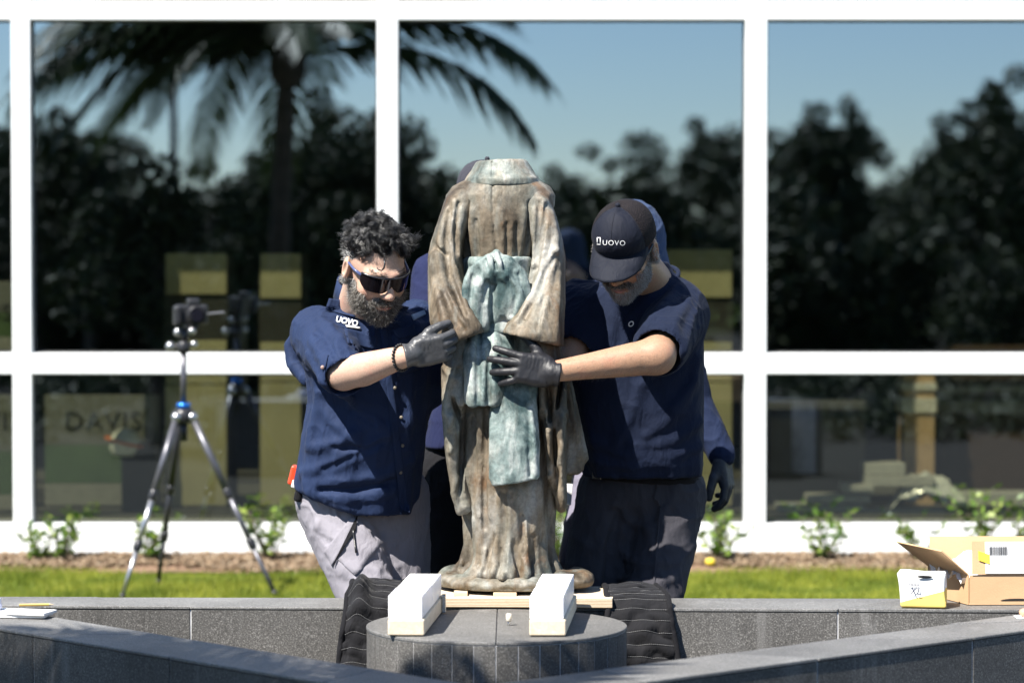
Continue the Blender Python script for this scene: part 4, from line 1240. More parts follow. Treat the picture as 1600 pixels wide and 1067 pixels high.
    sdf_obj('shirt_back_flap', s, M_SHIRT1, root, 1, wrinkle(0.004, 20))
    bv = bvh_of(sho)
    # trousers
    s = legs_sdf(hips, knees, ank, (0.118, 0.088, 0.072), hipr=(0.172, 0.13, 0.13))
    Zt_ = lambda *pts: [at(x, y, 8.72) for x, y in pts]
    for p, r in (([(500, 820), (540, 850), (590, 862)], 0.010), ([(520, 880), (560, 900), (610, 905)], 0.012), ([(560, 830), (585, 850), (610, 845)], 0.010), ([(515, 860), (545, 885), (590, 890)], 0.009), ([(600, 820), (612, 860), (618, 910)], 0.010), ([(540, 800), (570, 830), (606, 880)], 0.008)):
        s.crease(Zt_(*p), r, 0.003, 0.02)
    tr = sdf_obj('trousers', s, M_TROUSER1, root, 1, wrinkle(0.006, 16, (1, 1, 0.8), 8))
    bt = bvh_of(tr)
    patch('cargo_pocket', [(509, 856), (548, 812), (596, 850), (556, 900)], bt, M_TROUSER1, root, 0.0, 0.005)
    patch('pocket_flap', [(505, 862), (550, 806), (559, 815), (518, 884)], bt, M_TROUSER1, root, 0.004, 0.005)
    patch('pocket_zipper', [(557, 806), (559, 806), (556, 828), (520, 882)], bt, M_BLACKCLOTH, root, 0.008, 0.003)
    patch('zipper_pull', [(550, 828), (553, 826), (558, 862), (555, 864)], bt, M_BLACKPL, root, 0.008, 0.004, 2, 6)
    boots(root, ank, [(0, -1), (0, -1)])
    # collar, placket, pockets, buttons, badges
    V, Fc = [], []; nn = 40; cb_ = nb + Vector((0.004, 0.012, 0))
    for i in range(nn + 1):
        th = R(-78 + 336 * i / nn); sn, cs = math.sin(th), math.cos(th)
        for aa, bb, zz in ((0.094, 0.086, 0.006), (0.087, 0.08, 0.036), (0.081, 0.076, 0.060)):
            V.append(cb_ + Vector((aa * cs, bb * sn, zz + 0.024 * sn - 0.030 * cs + 0.003 * math.sin(th * 5))))
    for i in range(nn):
        for j in range(2): Fc.append((i * 3 + j, (i + 1) * 3 + j, (i + 1) * 3 + j + 1, i * 3 + j + 1))
    co_ = link('collar_stand', mesh_from('collar_stand', V, Fc), M_SHIRT1, root, True)
    m_ = co_.modifiers.new('solidify', 'SOLIDIFY'); m_.thickness = 0.006
    cl = [patch('collar_flap', [(514, 466), (545, 470), (556, 496), (508, 484)], bv, M_SHIRT1, root, 0.004, 0.006, 8, 8, 4),
          patch('collar_flap', [(598, 496), (622, 476), (640, 480), (612, 512)], bv, M_SHIRT1, root, 0.004, 0.006, 8, 8, 4)]
    patch('placket', [(594, 512), (604, 510), (640, 800), (626, 804)], bv, M_SHIRT1, root, 0.001, 0.004, 4, 40)
    for px, py in ((617, 606), (627, 652), (629, 696), (626, 738)):
        h = cast(bv, px, py)
        if h: MB().sphere(h[0] - h[2] * 0.006, 0.0055, 10, 6, (1, 0.5, 1)).build('button', simple('shirt_button', (0.16, 0.14, 0.11), 0.4), root, True)
    patch('chest_pocket', [(540, 522), (586, 534), (584, 590), (552, 580)], bv, M_SHIRT1, root, 0.001, 0.004)
    patch('pocket_flap', [(538, 512), (590, 526), (588, 546), (542, 538)], bv, M_SHIRT1, root, 0.004, 0.005)
    patch('chest_pocket', [(612, 520), (660, 512), (662, 575), (620, 590)], bv, M_SHIRT1, root, 0.001, 0.004)
    patch('pocket_flap', [(612, 516), (648, 506), (650, 524), (622, 530)], bv, M_SHIRT1, root, 0.004, 0.005)
    patch('badge', [(642, 492), (663, 484), (666, 491), (646, 501)], bv, M_PRINT_G, root, 0.002, 0.003, 6, 4)
    text_on('logo_lettering', 'UOVO', bv, (524, 502), (3.2, -12.5), (11.6, 2.6), M_PRINT_W, root, 0.006, 1.0, 0.03)
    patch('logo_underline', [(540, 507), (563, 511), (563, 514.5), (541, 510.5)], bv, M_PRINT_W, root, 0.004, 0.001, 6, 2)
    patch('sleeve_tab', [(507, 556), (513, 554), (508, 576), (502, 575)], bv, M_SHIRT1, root, 0.002, 0.004, 3, 6)
    h = cast(bv, 504, 574)
    if h: MB().sphere(h[0] - h[2] * 0.008, 0.0065, 10, 6, (1, 0.5, 1)).build('button', simple('tab_button', (0.3, 0.2, 0.17), 0.4), root, True)
    # tool clip at the waist
    p = at(460, 742, 8.83)
    s_ = MB().box(p, (0.014, 0.03, 0.03), Matrix.Rotation(R(14), 3, 'Y'), 0.006); o = s_.build('tape_measure', simple('orange_red_plastic', (0.62, 0.06, 0.02), 0.35), root)
    MB().box(p + Vector((0.006, -0.024, -0.026)), (0.012, 0.012, 0.012), Matrix.Rotation(R(14), 3, 'Y'), 0.003).build('tape_clip', M_PRINT_W, o)
    MB().box(p + Vector((0.022, -0.02, -0.03)), (0.012, 0.03, 0.05), Matrix.Rotation(R(14), 3, 'Y'), 0.008).build('tool_pouch', M_BLACKCLOTH, root)
    # hair, beard
    s = SDF((-0.13, -0.13, -0.08), (0.13, 0.15, 0.17), 0.003)
    s.ell((-0.002, 0.022, 0.048), (0.0795, 0.101, 0.087), None, 0.01)
    s.half((0, -0.052, 0.098), (0, -1, -0.8), 0.01); s.half((0, 0.0, -0.045), (0, -0.25, -1), 0.01)
    for sg in (-1, 1): s.box((sg * 0.08, -0.05, -0.02), (0.05, 0.052, 0.045), None, 0.01, 0.01, 's'); s.ell((sg * 0.085, 0.012, 0.0), (0.02, 0.028, 0.034), None, 0.008, 's')
    Vh, Fh = s.mesh(); A = np.array(M)
    Nh = vnormals(Vh, Fh)
    link('hair_base', mesh_np('hair_base', Vh @ A[:3, :3].T + A[:3, 3], Fh), simple('hair_dark', (0.015, 0.015, 0.016), 0.6), root, True)
    top = lambda V, N: (V[:, 2] > 0.062) & (N[:, 2] > -0.15)
    P, N = pick(Vh, Fh, top, 230)
    T = np.stack([0.12 + rng.normal(0.0, 0.5, len(P)), rng.normal(-0.05, 0.5, len(P)), rng.normal(-0.05, 0.2, len(P))], 1)
    T -= (T * N).sum(1)[:, None] * N
    strands('hair_waves', P - N * 0.004, unit(N * 0.16 + unit(T)), N, 0.034, 0.0008, M_HAIR1, root, 0.15, 12, 3, M, 0.0085, 0.6, 42)
    P, N = pick(Vh, Fh, lambda V, N: (V[:, 2] > 0.09) & (V[:, 1] < -0.01) & (V[:, 0] > 0.005), 30)
    T = np.stack([rng.normal(0.45, 0.3, len(P)), np.full(len(P), -0.5), rng.normal(-0.15, 0.2, len(P))], 1)
    strands('forelocks', P, unit(N * 0.35 + T), N, 0.042, 0.0008, M_HAIR1, root, 0.25, 10, 3, M, 0.0045, 0.6, 36)
    lock = [Vector((-0.028, -0.088, 0.085)), Vector((-0.03, -0.101, 0.075)), Vector((-0.032, -0.104, 0.064)), Vector((-0.037, -0.103, 0.056)), Vector((-0.045, -0.099, 0.057)), Vector((-0.049, -0.096, 0.062))]
    MB().tube(xf(M, lock), [0.003, 0.003, 0.0028, 0.0024, 0.0018, 0.001], 6).build('forehead_curl', M_HAIR1, root, True)
    side = lambda V, N: (V[:, 2] <= 0.078) & (V[:, 2] > -0.05)
    P, N = pick(Vh, Fh, side, 2600)
    strands('side_hair', P, unit(N * 0.3 + np.array([0, 0.5, 0.1])), N, 0.011, 0.0011, M_HAIRSIDE, root, 0.5, 4, 3, M)
    bm_ = lambda V, N: ((V[:, 2] < -0.035) & (V[:, 2] > -0.135) & (V[:, 1] < -0.012) & (V[:, 1] > -0.13) & ~((V[:, 2] > -0.074) & (V[:, 2] < -0.052) & (np.abs(V[:, 0]) < 0.026) & (V[:, 1] < -0.07))
                        & ~((V[:, 2] > -0.046) & (np.abs(V[:, 0]) < 0.045) & (V[:, 1] < -0.05)) & ~((V[:, 2] > -0.05) & (V[:, 1] < -0.045) & (np.abs(V[:, 0]) < 0.055)))
    P, N = pick(L, F, bm_, 8500)
    D = unit(N * 0.75 + np.array([0, -0.1, -0.75]) + rng.normal(0, 0.25, N.shape))
    strands('beard', P, D, N, 0.016, 0.0007, M_BEARD1, root, 0.55, 4, 3, M)
    P, N = pick(L, F, lambda V, N: (V[:, 2] < -0.015) & (V[:, 2] > -0.135) & (V[:, 1] < 0.010) & (V[:, 1] > -0.035) & (np.abs(V[:, 0]) > 0.04), 2600)
    strands('cheek_beard', P, unit(N * 0.7 + np.array([0, -0.2, -0.7]) + rng.normal(0, 0.25, N.shape)), N, 0.009, 0.0008, M_BEARD2, root, 0.5, 4, 3, M)
    P, N = pick(L, F, lambda V, N: (V[:, 2] < -0.038) & (V[:, 2] > -0.054) & (np.abs(V[:, 0]) < 0.036) & (V[:, 1] < -0.075), 700)
    strands('moustache', P, unit(N * 0.5 + np.stack([np.sign(P[:, 0]) * 0.6, -0.1 * np.ones(len(P)), -0.7 * np.ones(len(P))], 1)), N, 0.014, 0.0009, M_BEARD1, root, 0.4, 4, 3, M)
    for sg in (-1, 1):
        P, N = pick(L, F, lambda V, N: (V[:, 2] < 0.041) & (V[:, 2] > 0.030) & (sg * V[:, 0] < 0.052) & (sg * V[:, 0] > 0.012) & (V[:, 1] < -0.05), 90)
        strands('eyebrow', P, unit(N * 0.3 + np.array([sg, 0.2, 0.15])), N, 0.008, 0.0005, M_HAIR1, root, 0.2, 3, 3, M)
    MB().tube(xf(M, [(-0.019, -0.0935, -0.0665), (-0.008, -0.1005, -0.0685), (0.008, -0.1005, -0.0685), (0.019, -0.0935, -0.0665)]), [0.002, 0.0042, 0.0042, 0.002], 8).build('lip', M_LIP, root, True)
    # wraparound sunglasses
    gl = empty('sunglasses', hc, root); gl.parent = root; gl.matrix_parent_inverse = Matrix.Translation(root.location).inverted()
    def lens_pt(th, z, r=0.0): return Vector(((0.078 + r) * math.sin(th), -0.026 - (0.084 + r) * math.cos(th), z))
    V, Fq = [], []; nth, nz = 40, 8
    for layer in (0, 0.0025):
        for i in range(nth + 1):
            th = R(-66 + 132 * i / nth); u = abs(i / nth * 2 - 1)
            zt = 0.031 - 0.004 * u ** 2; zb = -0.016 + 0.022 * max(0, 1 - u / 0.28) ** 1.3 + 0.016 * max(0, (u - 0.72) / 0.28) ** 2
            for j in range(nz + 1): V.append(lens_pt(th, zb + (zt - zb) * j / nz, layer))
    n1 = (nth + 1) * (nz + 1)
    for i in range(nth):
        for j in range(nz):
            a = i * (nz + 1) + j; Fq += [(n1 + a, n1 + a + nz + 1, n1 + a + nz + 2, n1 + a + 1), (a, a + 1, a + nz + 2, a + nz + 1)]
    t = NT('mirror_lens'); lw = t.n('ShaderNodeLayerWeight'); lw.inputs[0].default_value = 0.35
    t.set(base=t.ramp(lw.outputs['Facing'], [(0.0, (0.012, 0.010, 0.012)), (0.35, (0.02, 0.014, 0.02)), (0.6, (0.02, 0.03, 0.16)), (0.85, (0.05, 0.03, 0.08)), (1.0, (0.2, 0.16, 0.16))]), rough=0.05, metal=0.5)  # facing ramp paints a blue highlight into the black lens colour
    link('lens', mesh_from('lens', xf(M, V), Fq), t.m, gl, True, world=False).matrix_parent_inverse = (Matrix.Translation(hc)).inverted()
    def gpart(name, mb, mat):
        o = link(name, mb.me(name), mat, gl, True, world=False); o.matrix_parent_inverse = Matrix.Translation(hc).inverted()
    M_FRAME = simple('sunglass_frame', (0.02, 0.02, 0.024), 0.25)
    mb = MB(); mb.tube(xf(M, [lens_pt(R(a), 0.032 - 0.004 * abs(a / 66) ** 2, 0.002) for a in range(-66, 67, 6)]), 0.0032, 8); gpart('brow_bar', mb, M_FRAME)
    for sg in (-1, 1):
        mb = MB(); mb.tube(xf(M, [lens_pt(sg * R(66), 0.020, 0.002), Vector((sg * 0.081, -0.03, 0.021)), Vector((sg * 0.086, 0.008, 0.026)), Vector((sg * 0.084, 0.03, 0.012))]), [0.0055, 0.0042, 0.0036, 0.003], 8)
        gpart('temple', mb, simple('temple_blue_grey', (0.07, 0.09, 0.2), 0.3))
        mb = MB(); mb.tube(xf(M, [lens_pt(sg * R(66), zz, 0.001) for zz in (0.028, 0.015, 0.002)]), 0.003, 6); gpart('end_piece', mb, M_FRAME)
    return root
worker_left()
# ---------------------------------------------------------------- worker with cap, right of the statue
def make_cap(root, M, mat_front, mat_back, mat_brim, name='cap', logo=None):
    hc = M.translation
    cp = empty(name, hc, root); cp.matrix_parent_inverse = Matrix.Translation(root.location).inverted()
    inv = Matrix.Translation(hc).inverted()
    def put(nm, V, F, mat, sol=0.0, sub=0):
        me = mesh_from(nm, xf(M, V), F); o = link(nm, me, mat, cp, True, world=False); o.matrix_parent_inverse = inv
        if sol: m = o.modifiers.new('solidify', 'SOLIDIFY'); m.thickness = sol; m.offset = 0
        return o
    def crown(ph, t):
        f = max(0.0, math.cos(ph)) ** 0.8                 # 1 at the front
        zb = 0.040 - 0.012 * (1 - math.cos(ph)) / 2
        H = 0.103 + 0.006 * f
        r = (1 - t ** 2.7) ** (1 / 2.15) * (1 + 0.05 * math.sin(math.pi * min(1, t * 1.3)) * f)
        return Vector((0.0855 * r * math.sin(ph), 0.016 - 0.1065 * r * math.cos(ph), zb + H * t))
    def grid(p0, p1, nu, nt, t0=0.0, t1=1.0):
        V = [crown(p0 + (p1 - p0) * i / nu, t0 + (t1 - t0) * j / nt) for j in range(nt + 1) for i in range(nu + 1)]
        F = [(j * (nu + 1) + i, j * (nu + 1) + i + 1, (j + 1) * (nu + 1) + i + 1, (j + 1) * (nu + 1) + i) for j in range(nt) for i in range(nu)]
        return V, F
    A = R(62)
    fr = put('cap_front', *grid(-A, A, 40, 24), mat_front, 0.003)
    put('cap_mesh_back', *grid(A + 0.003, 2 * math.pi - A - 0.003, 60, 24), mat_back, 0.0025)
    # seams
    for ph in (-A, A):
        MB().tube(xf(M, [crown(ph, t / 20) * 1.0 + Vector((0, 0, 0.001)) for t in range(0, 20)]), 0.0022, 6).build('seam', mat_brim, cp, True).matrix_parent_inverse = inv
    MB().tube(xf(M, [crown(0.02, 0.45 + 0.52 * t / 12) + Vector((0, -0.0015, 0.001)) for t in range(13)]), 0.0013, 6).build('seam', mat_brim, cp, True).matrix_parent_inverse = inv
    MB().sphere(M @ crown(0, 0.9995), 0.008, 12, 6).build('cap_button', mat_front, cp, True).matrix_parent_inverse = inv
    # brim
    V, F, nu, nv = [], [], 32, 10
    for j in range(nv + 1):
        for i in range(nu + 1):
            u = i / nu * 2 - 1; v = j / nv
            b = crown(u * R(68), 0.012)
            ext = 0.078 * (1 - abs(u) ** 2.6) ** 0.6 if abs(u) < 1 else 0
            V.append(b + Vector((0.10 * u * v * ext, -ext * v, -0.010 * v * (ext / 0.078) - 0.030 * u * u * v * (ext / 0.078) - 0.012 * v * v)))
    for j in range(nv):
        for i in range(nu):
            a = j * (nu + 1) + i; F.append((a, a + 1, a + nu + 2, a + nu + 1))
    put('cap_brim', V, F, mat_brim, 0.004)
    MB().tube(xf(M, [crown(u / 20 * R(66), 0.03) + Vector((0, -0.002, 0)) for u in range(-20, 21)]), 0.0015, 6).build('seam', mat_brim, cp, True).matrix_parent_inverse = inv
    return cp, fr

M_CAP = fabric('navy_cap', (0.007, 0.009, 0.018), 0.7, 0.1)
M_CAPBRIM = fabric('navy_cap_brim', (0.008, 0.010, 0.018), 0.7, 0.1)
def mesh_fabric(name, c0, c1):
    t = NT(name); v = t.coord()
    vo = t.n('ShaderNodeTexVoronoi'); vo.inputs['Scale'].default_value = 260; t.l(v, vo.inputs['Vector'])
    t.set(base=t.ramp(vo.outputs['Distance'], [(0.25, c0), (0.5, c1)]), rough=0.85, spec=0.15)
    t.bump(vo.outputs['Distance'], 0.8, 0.003)
    return t.m
M_CAPMESH = mesh_fabric('cap_mesh', (0.007, 0.007, 0.010), (0.016, 0.013, 0.014))

def worker_right():
    root = person_root((at(1000, 900, 8.9).x, 8.9, 0), 'worker in a dark cap and navy t-shirt bowing his head, right of the statue')
    hc = at(977, 391, 8.53); M = head_matrix(hc, -24, 38, 4, 1.06)
    nb = at(1018, 446, 8.72)
    L, W, F = head_mesh(M, nb, (0.056, 0.068), 1.02)
    sh_l, el_l, wr_l = at(1058, 490, 8.72), at(1026, 556, 8.39), at(862, 581, 8.335)
    sh_r, el_r, wr_r = at(905, 480, 8.80), at(893, 566, 8.66), at(850, 560, 8.74)
    pel = at(1005, 750, 8.88)
    hips = [at(956, 775, 8.88), at(1048, 775, 8.88)]; knees = [at(916, 955, 8.82), at(1018, 955, 8.72)]
    ank = [Vector((knees[0].x, 9.1, 0.1)), Vector((knees[1].x + 0.03, 9.08, 0.1))]
    b = SDF((0.08, 8.2, 0.02), (0.75, 9.35, 1.55), 0.006)
    b.chain([nb, nb + Vector((0, 0.06, -0.07))], [0.072, 0.1], 0.03)
    b.ell((nb + pel) / 2 + Vector((-0.015, -0.03, 0.05)), (0.135, 0.08, 0.22), None, 0.03)
    b.ell(pel, (0.14, 0.10, 0.12), None, 0.04)
    b.chain([sh_l, sh_l.lerp(el_l, 0.5), el_l], [0.066, 0.060, 0.050], 0.03)
    b.chain([el_l, el_l.lerp(wr_l, 0.22), el_l.lerp(wr_l, 0.65), wr_l], [0.050, 0.050, 0.038, 0.0305], 0.03)
    b.chain([sh_r, el_r, wr_r], [0.062, 0.046, 0.032], 0.03)
    for h, k, a in zip(hips, knees, ank): b.chain([h, k, k.lerp(a, 0.4), a], [0.085, 0.058, 0.056, 0.04], 0.03)
    V2, F2 = b.mesh(); V2 = relax(V2, F2, 1)
    merge_mesh('body', [(W, F), (V2, F2)], M_SKIN2, root)
    ev, wv = np.array(el_l), np.array(wr_l); ax_ = (wv - ev) / np.linalg.norm(wv - ev)
    def fore(V, N):
        t = (V - ev) @ ax_; r_ = np.linalg.norm(V - ev - t[:, None] * ax_, axis=1)
        return (t > 0.0) & (t < 0.27) & (r_ < 0.07)
    P, N = pick(V2, F2, fore, 900)
    strands('arm_hair', P, unit(N * 0.12 + ax_ * 0.6 + np.array([0, 0, -0.5])), N, 0.014, 0.0002, M_HAIR1, root, 0.4, 3, 3)
    ds = (wr_l - el_l).normalized()
    V, F_ = hand_mesh(wr_l + ds * 0.008, (-0.985, -0.06, 0.16), (0.05, -1.0, 0.08), -1, [(10, 16, 10), (12, 18, 12), (14, 20, 12), (16, 22, 14)], (10, 1, -11, -24), [((0.55, 0.8, -0.15), 0.045), ((0.75, 0.65, -0.2), 0.038), ((0.9, 0.4, -0.3), 0.028)], 1.06, True, 0.001)
    g = link('glove', mesh_np('glove', V, F_), M_NITRILE_B, root, True); g['label'] = 'black nitrile glove'
    V, F_ = hand_mesh(wr_r, (-0.9, -0.2, 0.1), (0.3, 0.9, 0.2), -1, [(15, 20, 15)] * 4, (8, 2, -3, -8), [((0.7, 0.7, -0.2), 0.045), ((0.9, 0.4, -0.2), 0.036), ((1, 0.1, -0.2), 0.026)])
    link('glove', mesh_np('glove', V, F_), M_NITRILE_B, root, True)
    # t-shirt
    s = SDF((0.07, 8.3, 0.8), (0.7, 9.15, 1.56), 0.005)
    z, cx, cyy, ax, ay = [], [], [], [], []
    for py, l, r, Y, dep in [(409, 1006, 1044, 8.72, 0.045), (424, 988, 1052, 8.735, 0.062), (432, 962, 1060, 8.745, 0.075), (442, 930, 1074, 8.75, 0.095), (458, 902, 1088, 8.76, 0.115), (490, 884, 1097, 8.76, 0.13), (560, 884, 1100, 8.76, 0.14), (640, 892, 1099, 8.78, 0.15),
                             (700, 905, 1098, 8.81, 0.16), (725, 911, 1098, 8.82, 0.162), (742, 914, 1097, 8.83, 0.16)]:
        p, q = at(l, py, Y), at(r, py, Y); z.append(p.z); cx.append((p.x + q.x) / 2); ax.append((q.x - p.x) / 2); cyy.append(Y); ay.append(dep)
    zl, zh = at(0, 745, 8.85).z, at(0, 600, 8.8).z
    s.loft(z, cx, cyy, ax, ay, 0.0, power=2.3, cap=0.008, fold=lambda th, Z: (0.005 * np.clip((zh - Z) / (zh - zl), 0, 1) * np.sin(10 * th + 7 * Z)).astype(np.float32))
    s.chain([sh_l, sh_l.lerp(el_l, 0.5), sh_l.lerp(el_l, 0.82)], [0.088, 0.088, 0.083], 0.05)
    s.chain([sh_r, sh_r.lerp(el_r, 0.62)], [0.085, 0.078], 0.05)
    dn = (el_l - sh_l).normalized()
    n2 = (dn * 1.0 + Vector((-0.35, 0, 0.0))).normalized(); hp = sh_l.lerp(el_l, 0.78)
    # open sleeve mouth
    s.chain([sh_l.lerp(el_l, 0.80), sh_l.lerp(el_l, 1.4)], [0.068, 0.076], 0.003, 's')
    d2 = (el_r - sh_r).normalized(); s.chain([sh_r.lerp(el_r, 0.66), sh_r.lerp(el_r, 1.3)], [0.064, 0.072], 0.003, 's')
    Zs = lambda *pts: [at(x, y, 8.65) for x, y in pts]
    for p, r in (([(1040, 440), (1010, 470), (985, 500)], 0.009), ([(1060, 450), (1030, 480), (1005, 508)], 0.009), ([(1085, 480), (1070, 515), (1060, 545)], 0.008), ([(1075, 470), (1050, 500), (1040, 530)], 0.008), ([(960, 470), (958, 500), (950, 540)], 0.008),
                 ([(1085, 600), (1060, 640), (1010, 680)], 0.011), ([(1095, 660), (1050, 690), (990, 700)], 0.010), ([(930, 690), (980, 712), (1050, 712), (1095, 700)], 0.010), ([(920, 720), (980, 728), (1040, 725)], 0.008),
                 ([(1000, 600), (985, 650), (965, 690)], 0.009), ([(1090, 560), (1080, 600), (1050, 640)], 0.009)):
        s.crease(Zs(*p), r, 0.003, 0.024)
    sho = sdf_obj('t_shirt', s, M_TEE, root, 1, wrinkle(0.0055, 14, (1, 1, 0.6), 13))
    nk = nb + Vector((0.008, 0.004, 0.026))
    MB().tube([nk + Vector((0.074 * math.cos(a), 0.004 + 0.068 * math.sin(a), 0.012 * math.cos(a) + 0.03 * math.sin(a))) for a in np.linspace(0, 2 * math.pi, 37)], 0.0075, 8, False).build('neck_ribbing', M_TEE, root, True)
    bv = bvh_of(sho)
    text_on('logo_lettering', 'O', bv, (981, 511), (1.0, -12), (11.5, -2.0), M_PRINT_W, root, 0.005, 1.0, 0.02)
    # trousers and belt
    s = legs_sdf(hips, knees, ank, (0.11, 0.088, 0.08), hipr=(0.175, 0.138, 0.118))
    Zt_ = lambda *pts: [at(x, y, 8.74) for x, y in pts]
    for p, r in (([(1005, 790), (1020, 850), (1030, 920)], 0.008), ([(1060, 760), (1040, 800), (1020, 830)], 0.009), ([(960, 860), (1000, 880), (1040, 875)], 0.010), ([(950, 900), (1000, 915), (1050, 900)], 0.010), ([(900, 840), (930, 860), (945, 850)], 0.009), ([(960, 790), (985, 815), (1010, 825)], 0.008)):
        s.crease(Zt_(*p), r, 0.003, 0.02)
    s.crease(Zt_((966, 800), (958, 850), (954, 935)), [0.008, 0.02, 0.026], 0, 0.02, 's')
    tr = sdf_obj('trousers', s, M_TROUSER2, root, 1, wrinkle(0.006, 15, (1, 1, 0.8), 21))
    bt = bvh_of(tr)
    patch('pocket_edge', [(1024, 742), (1031, 741), (1020, 778), (1033, 792)], bt, M_TROUSER2, root, 0.0015, 0.004, 3, 10)
    patch('side_seam', [(1030, 792), (1033, 792), (1022, 925), (1019, 925)], bt, M_TROUSER2, root, 0.001, 0.003, 2, 20)
    bc = at(1005, 741, 8.86)
    MB().tube([Vector((bc.x + 0.166 * math.cos(a), 8.87 + 0.131 * math.sin(a), bc.z - 0.01 * math.cos(a) - 0.006)) for a in np.linspace(0, 2 * math.pi, 41)], 0.013, 8, False).build('belt', M_BLACKCLOTH, root, True)
    bk = at(933, 742, 8.74); MB().box(bk, (0.016, 0.006, 0.012), Matrix.Rotation(R(-25), 3, 'Z'), 0.003).build('belt_buckle', simple('steel', (0.55, 0.55, 0.55), 0.25, 0.05, metal=1.0), root)
    boots(root, ank, [(-0.1, -1), (0.1, -1)])
    # stubble beard and moustache
    bm_ = lambda V, N: ((V[:, 2] < -0.018) & (V[:, 2] > -0.125) & (V[:, 1] < 0.004) & ~((V[:, 2] > -0.072) & (V[:, 2] < -0.053) & (np.abs(V[:, 0]) < 0.025) & (V[:, 1] < -0.07))
                        & ~((V[:, 2] > -0.044) & (np.abs(V[:, 0]) < 0.052) & (V[:, 1] < -0.04)))
    P, N = pick(L, F, bm_, 8000)
    strands('beard', P, unit(N * 0.6 + np.array([0, -0.1, -0.8]) + rng.normal(0, 0.2, N.shape)), N, 0.009, 0.0006, M_BEARD2, root, 0.4, 3, 3, M)
    P, N = pick(L, F, lambda V, N: (V[:, 2] < -0.040) & (V[:, 2] > -0.054) & (np.abs(V[:, 0]) < 0.034) & (V[:, 1] < -0.075), 500)
    strands('moustache', P, unit(N * 0.5 + np.stack([np.sign(P[:, 0]) * 0.6, -0.1 * np.ones(len(P)), -0.7 * np.ones(len(P))], 1)), N, 0.010, 0.0008, M_BEARD1, root, 0.4, 3, 3, M)
    P, N = pick(L, F, lambda V, N: (V[:, 2] < 0.05) & (V[:, 2] > -0.06) & (V[:, 1] > 0.03) & (V[:, 1] < 0.2) & (np.abs(V[:, 0]) < 0.1), 2600)
    strands('short_hair', P, unit(N * 0.5 + np.array([0, 0.3, -0.7])), N, 0.010, 0.0009, M_HAIRSIDE, root, 0.4, 3, 3, M)
    for sg in (-1, 1):
        P, N = pick(L, F, lambda V, N: (V[:, 2] < 0.045) & (V[:, 2] > -0.02) & (V[:, 1] > -0.03) & (V[:, 1] < 0.0) & (sg * V[:, 0] > 0.05), 300)
        strands('sideburn', P, unit(N * 0.4 + np.array([0, 0.1, -0.8])), N, 0.008, 0.0008, M_BEARD2, root, 0.4, 3, 3, M)
    MB().tube(xf(M, [(-0.019, -0.0935, -0.0665), (-0.008, -0.1005, -0.0685), (0.008, -0.1005, -0.0685), (0.019, -0.0935, -0.0665)]), [0.002, 0.0042, 0.0042, 0.002], 8).build('lip', M_LIP, root, True)
    cp, fr = make_cap(root, M, M_CAP, M_CAPMESH, M_CAPBRIM)
    bc = bvh_of(fr)
    inv = Matrix.Translation(M.translation).inverted()
    for o in (text_on('logo_lettering', 'UOVO', bc, (941, 383), (0.2, -11.4), (11.6, 0.3), M_PRINT_W, cp, 0.0035, 1.12, -0.004),):
        if o: o.matrix_parent_inverse = inv
    for q in ([(932.5, 371), (938.5, 371), (938.5, 372.3), (932.5, 372.3)], [(932.5, 381.5), (938.5, 381.7), (938.5, 383), (932.5, 382.8)], [(932.5, 371), (933.7, 371), (933.7, 383), (932.5, 383)], [(937.3, 371), (938.5, 371), (938.5, 383), (937.3, 383)]):
        o = patch('logo_mark', q, bc, M_PRINT_W, cp, 0.003, 0.0006, 2, 2, 0)
        if o: o.matrix_parent_inverse = inv
    # sunglasses under the brim
    gl = empty('sunglasses', hc, root); gl.matrix_parent_inverse = Matrix.Translation(root.location).inverted()
    def gp(name, mb, mat):
        o = link(name, mb.me(name), mat, gl, True, world=False); o.matrix_parent_inverse = inv
    M_FR = simple('sunglass_frame', (0.02, 0.02, 0.024), 0.25)
    for sg in (-1, 1):
        V, Fq = [], []
        for j in range(7):
            for i in range(9):
                th = R(sg * (8 + 50 * i / 8)); V.append(Vector((0.079 * math.sin(th), -0.026 - 0.081 * math.cos(th), 0.030 - 0.042 * j / 6)))
        for j in range(6):
            for i in range(8): Fq.append((j * 9 + i, j * 9 + i + 1, (j + 1) * 9 + i + 1, (j + 1) * 9 + i))
        mb = MB(); mb.add(xf(M, V), Fq); gp('lens', mb, simple('black_lens', (0.01, 0.01, 0.012), 0.08))
        mb = MB(); mb.tube(xf(M, [(sg * 0.068, -0.07, 0.022), (sg * 0.081, -0.03, 0.020), (sg * 0.086, 0.008, 0.026), (sg * 0.084, 0.03, 0.012)]), [0.005, 0.004, 0.0034, 0.003], 8); gp('temple', mb, M_FR)
    return root
worker_right()

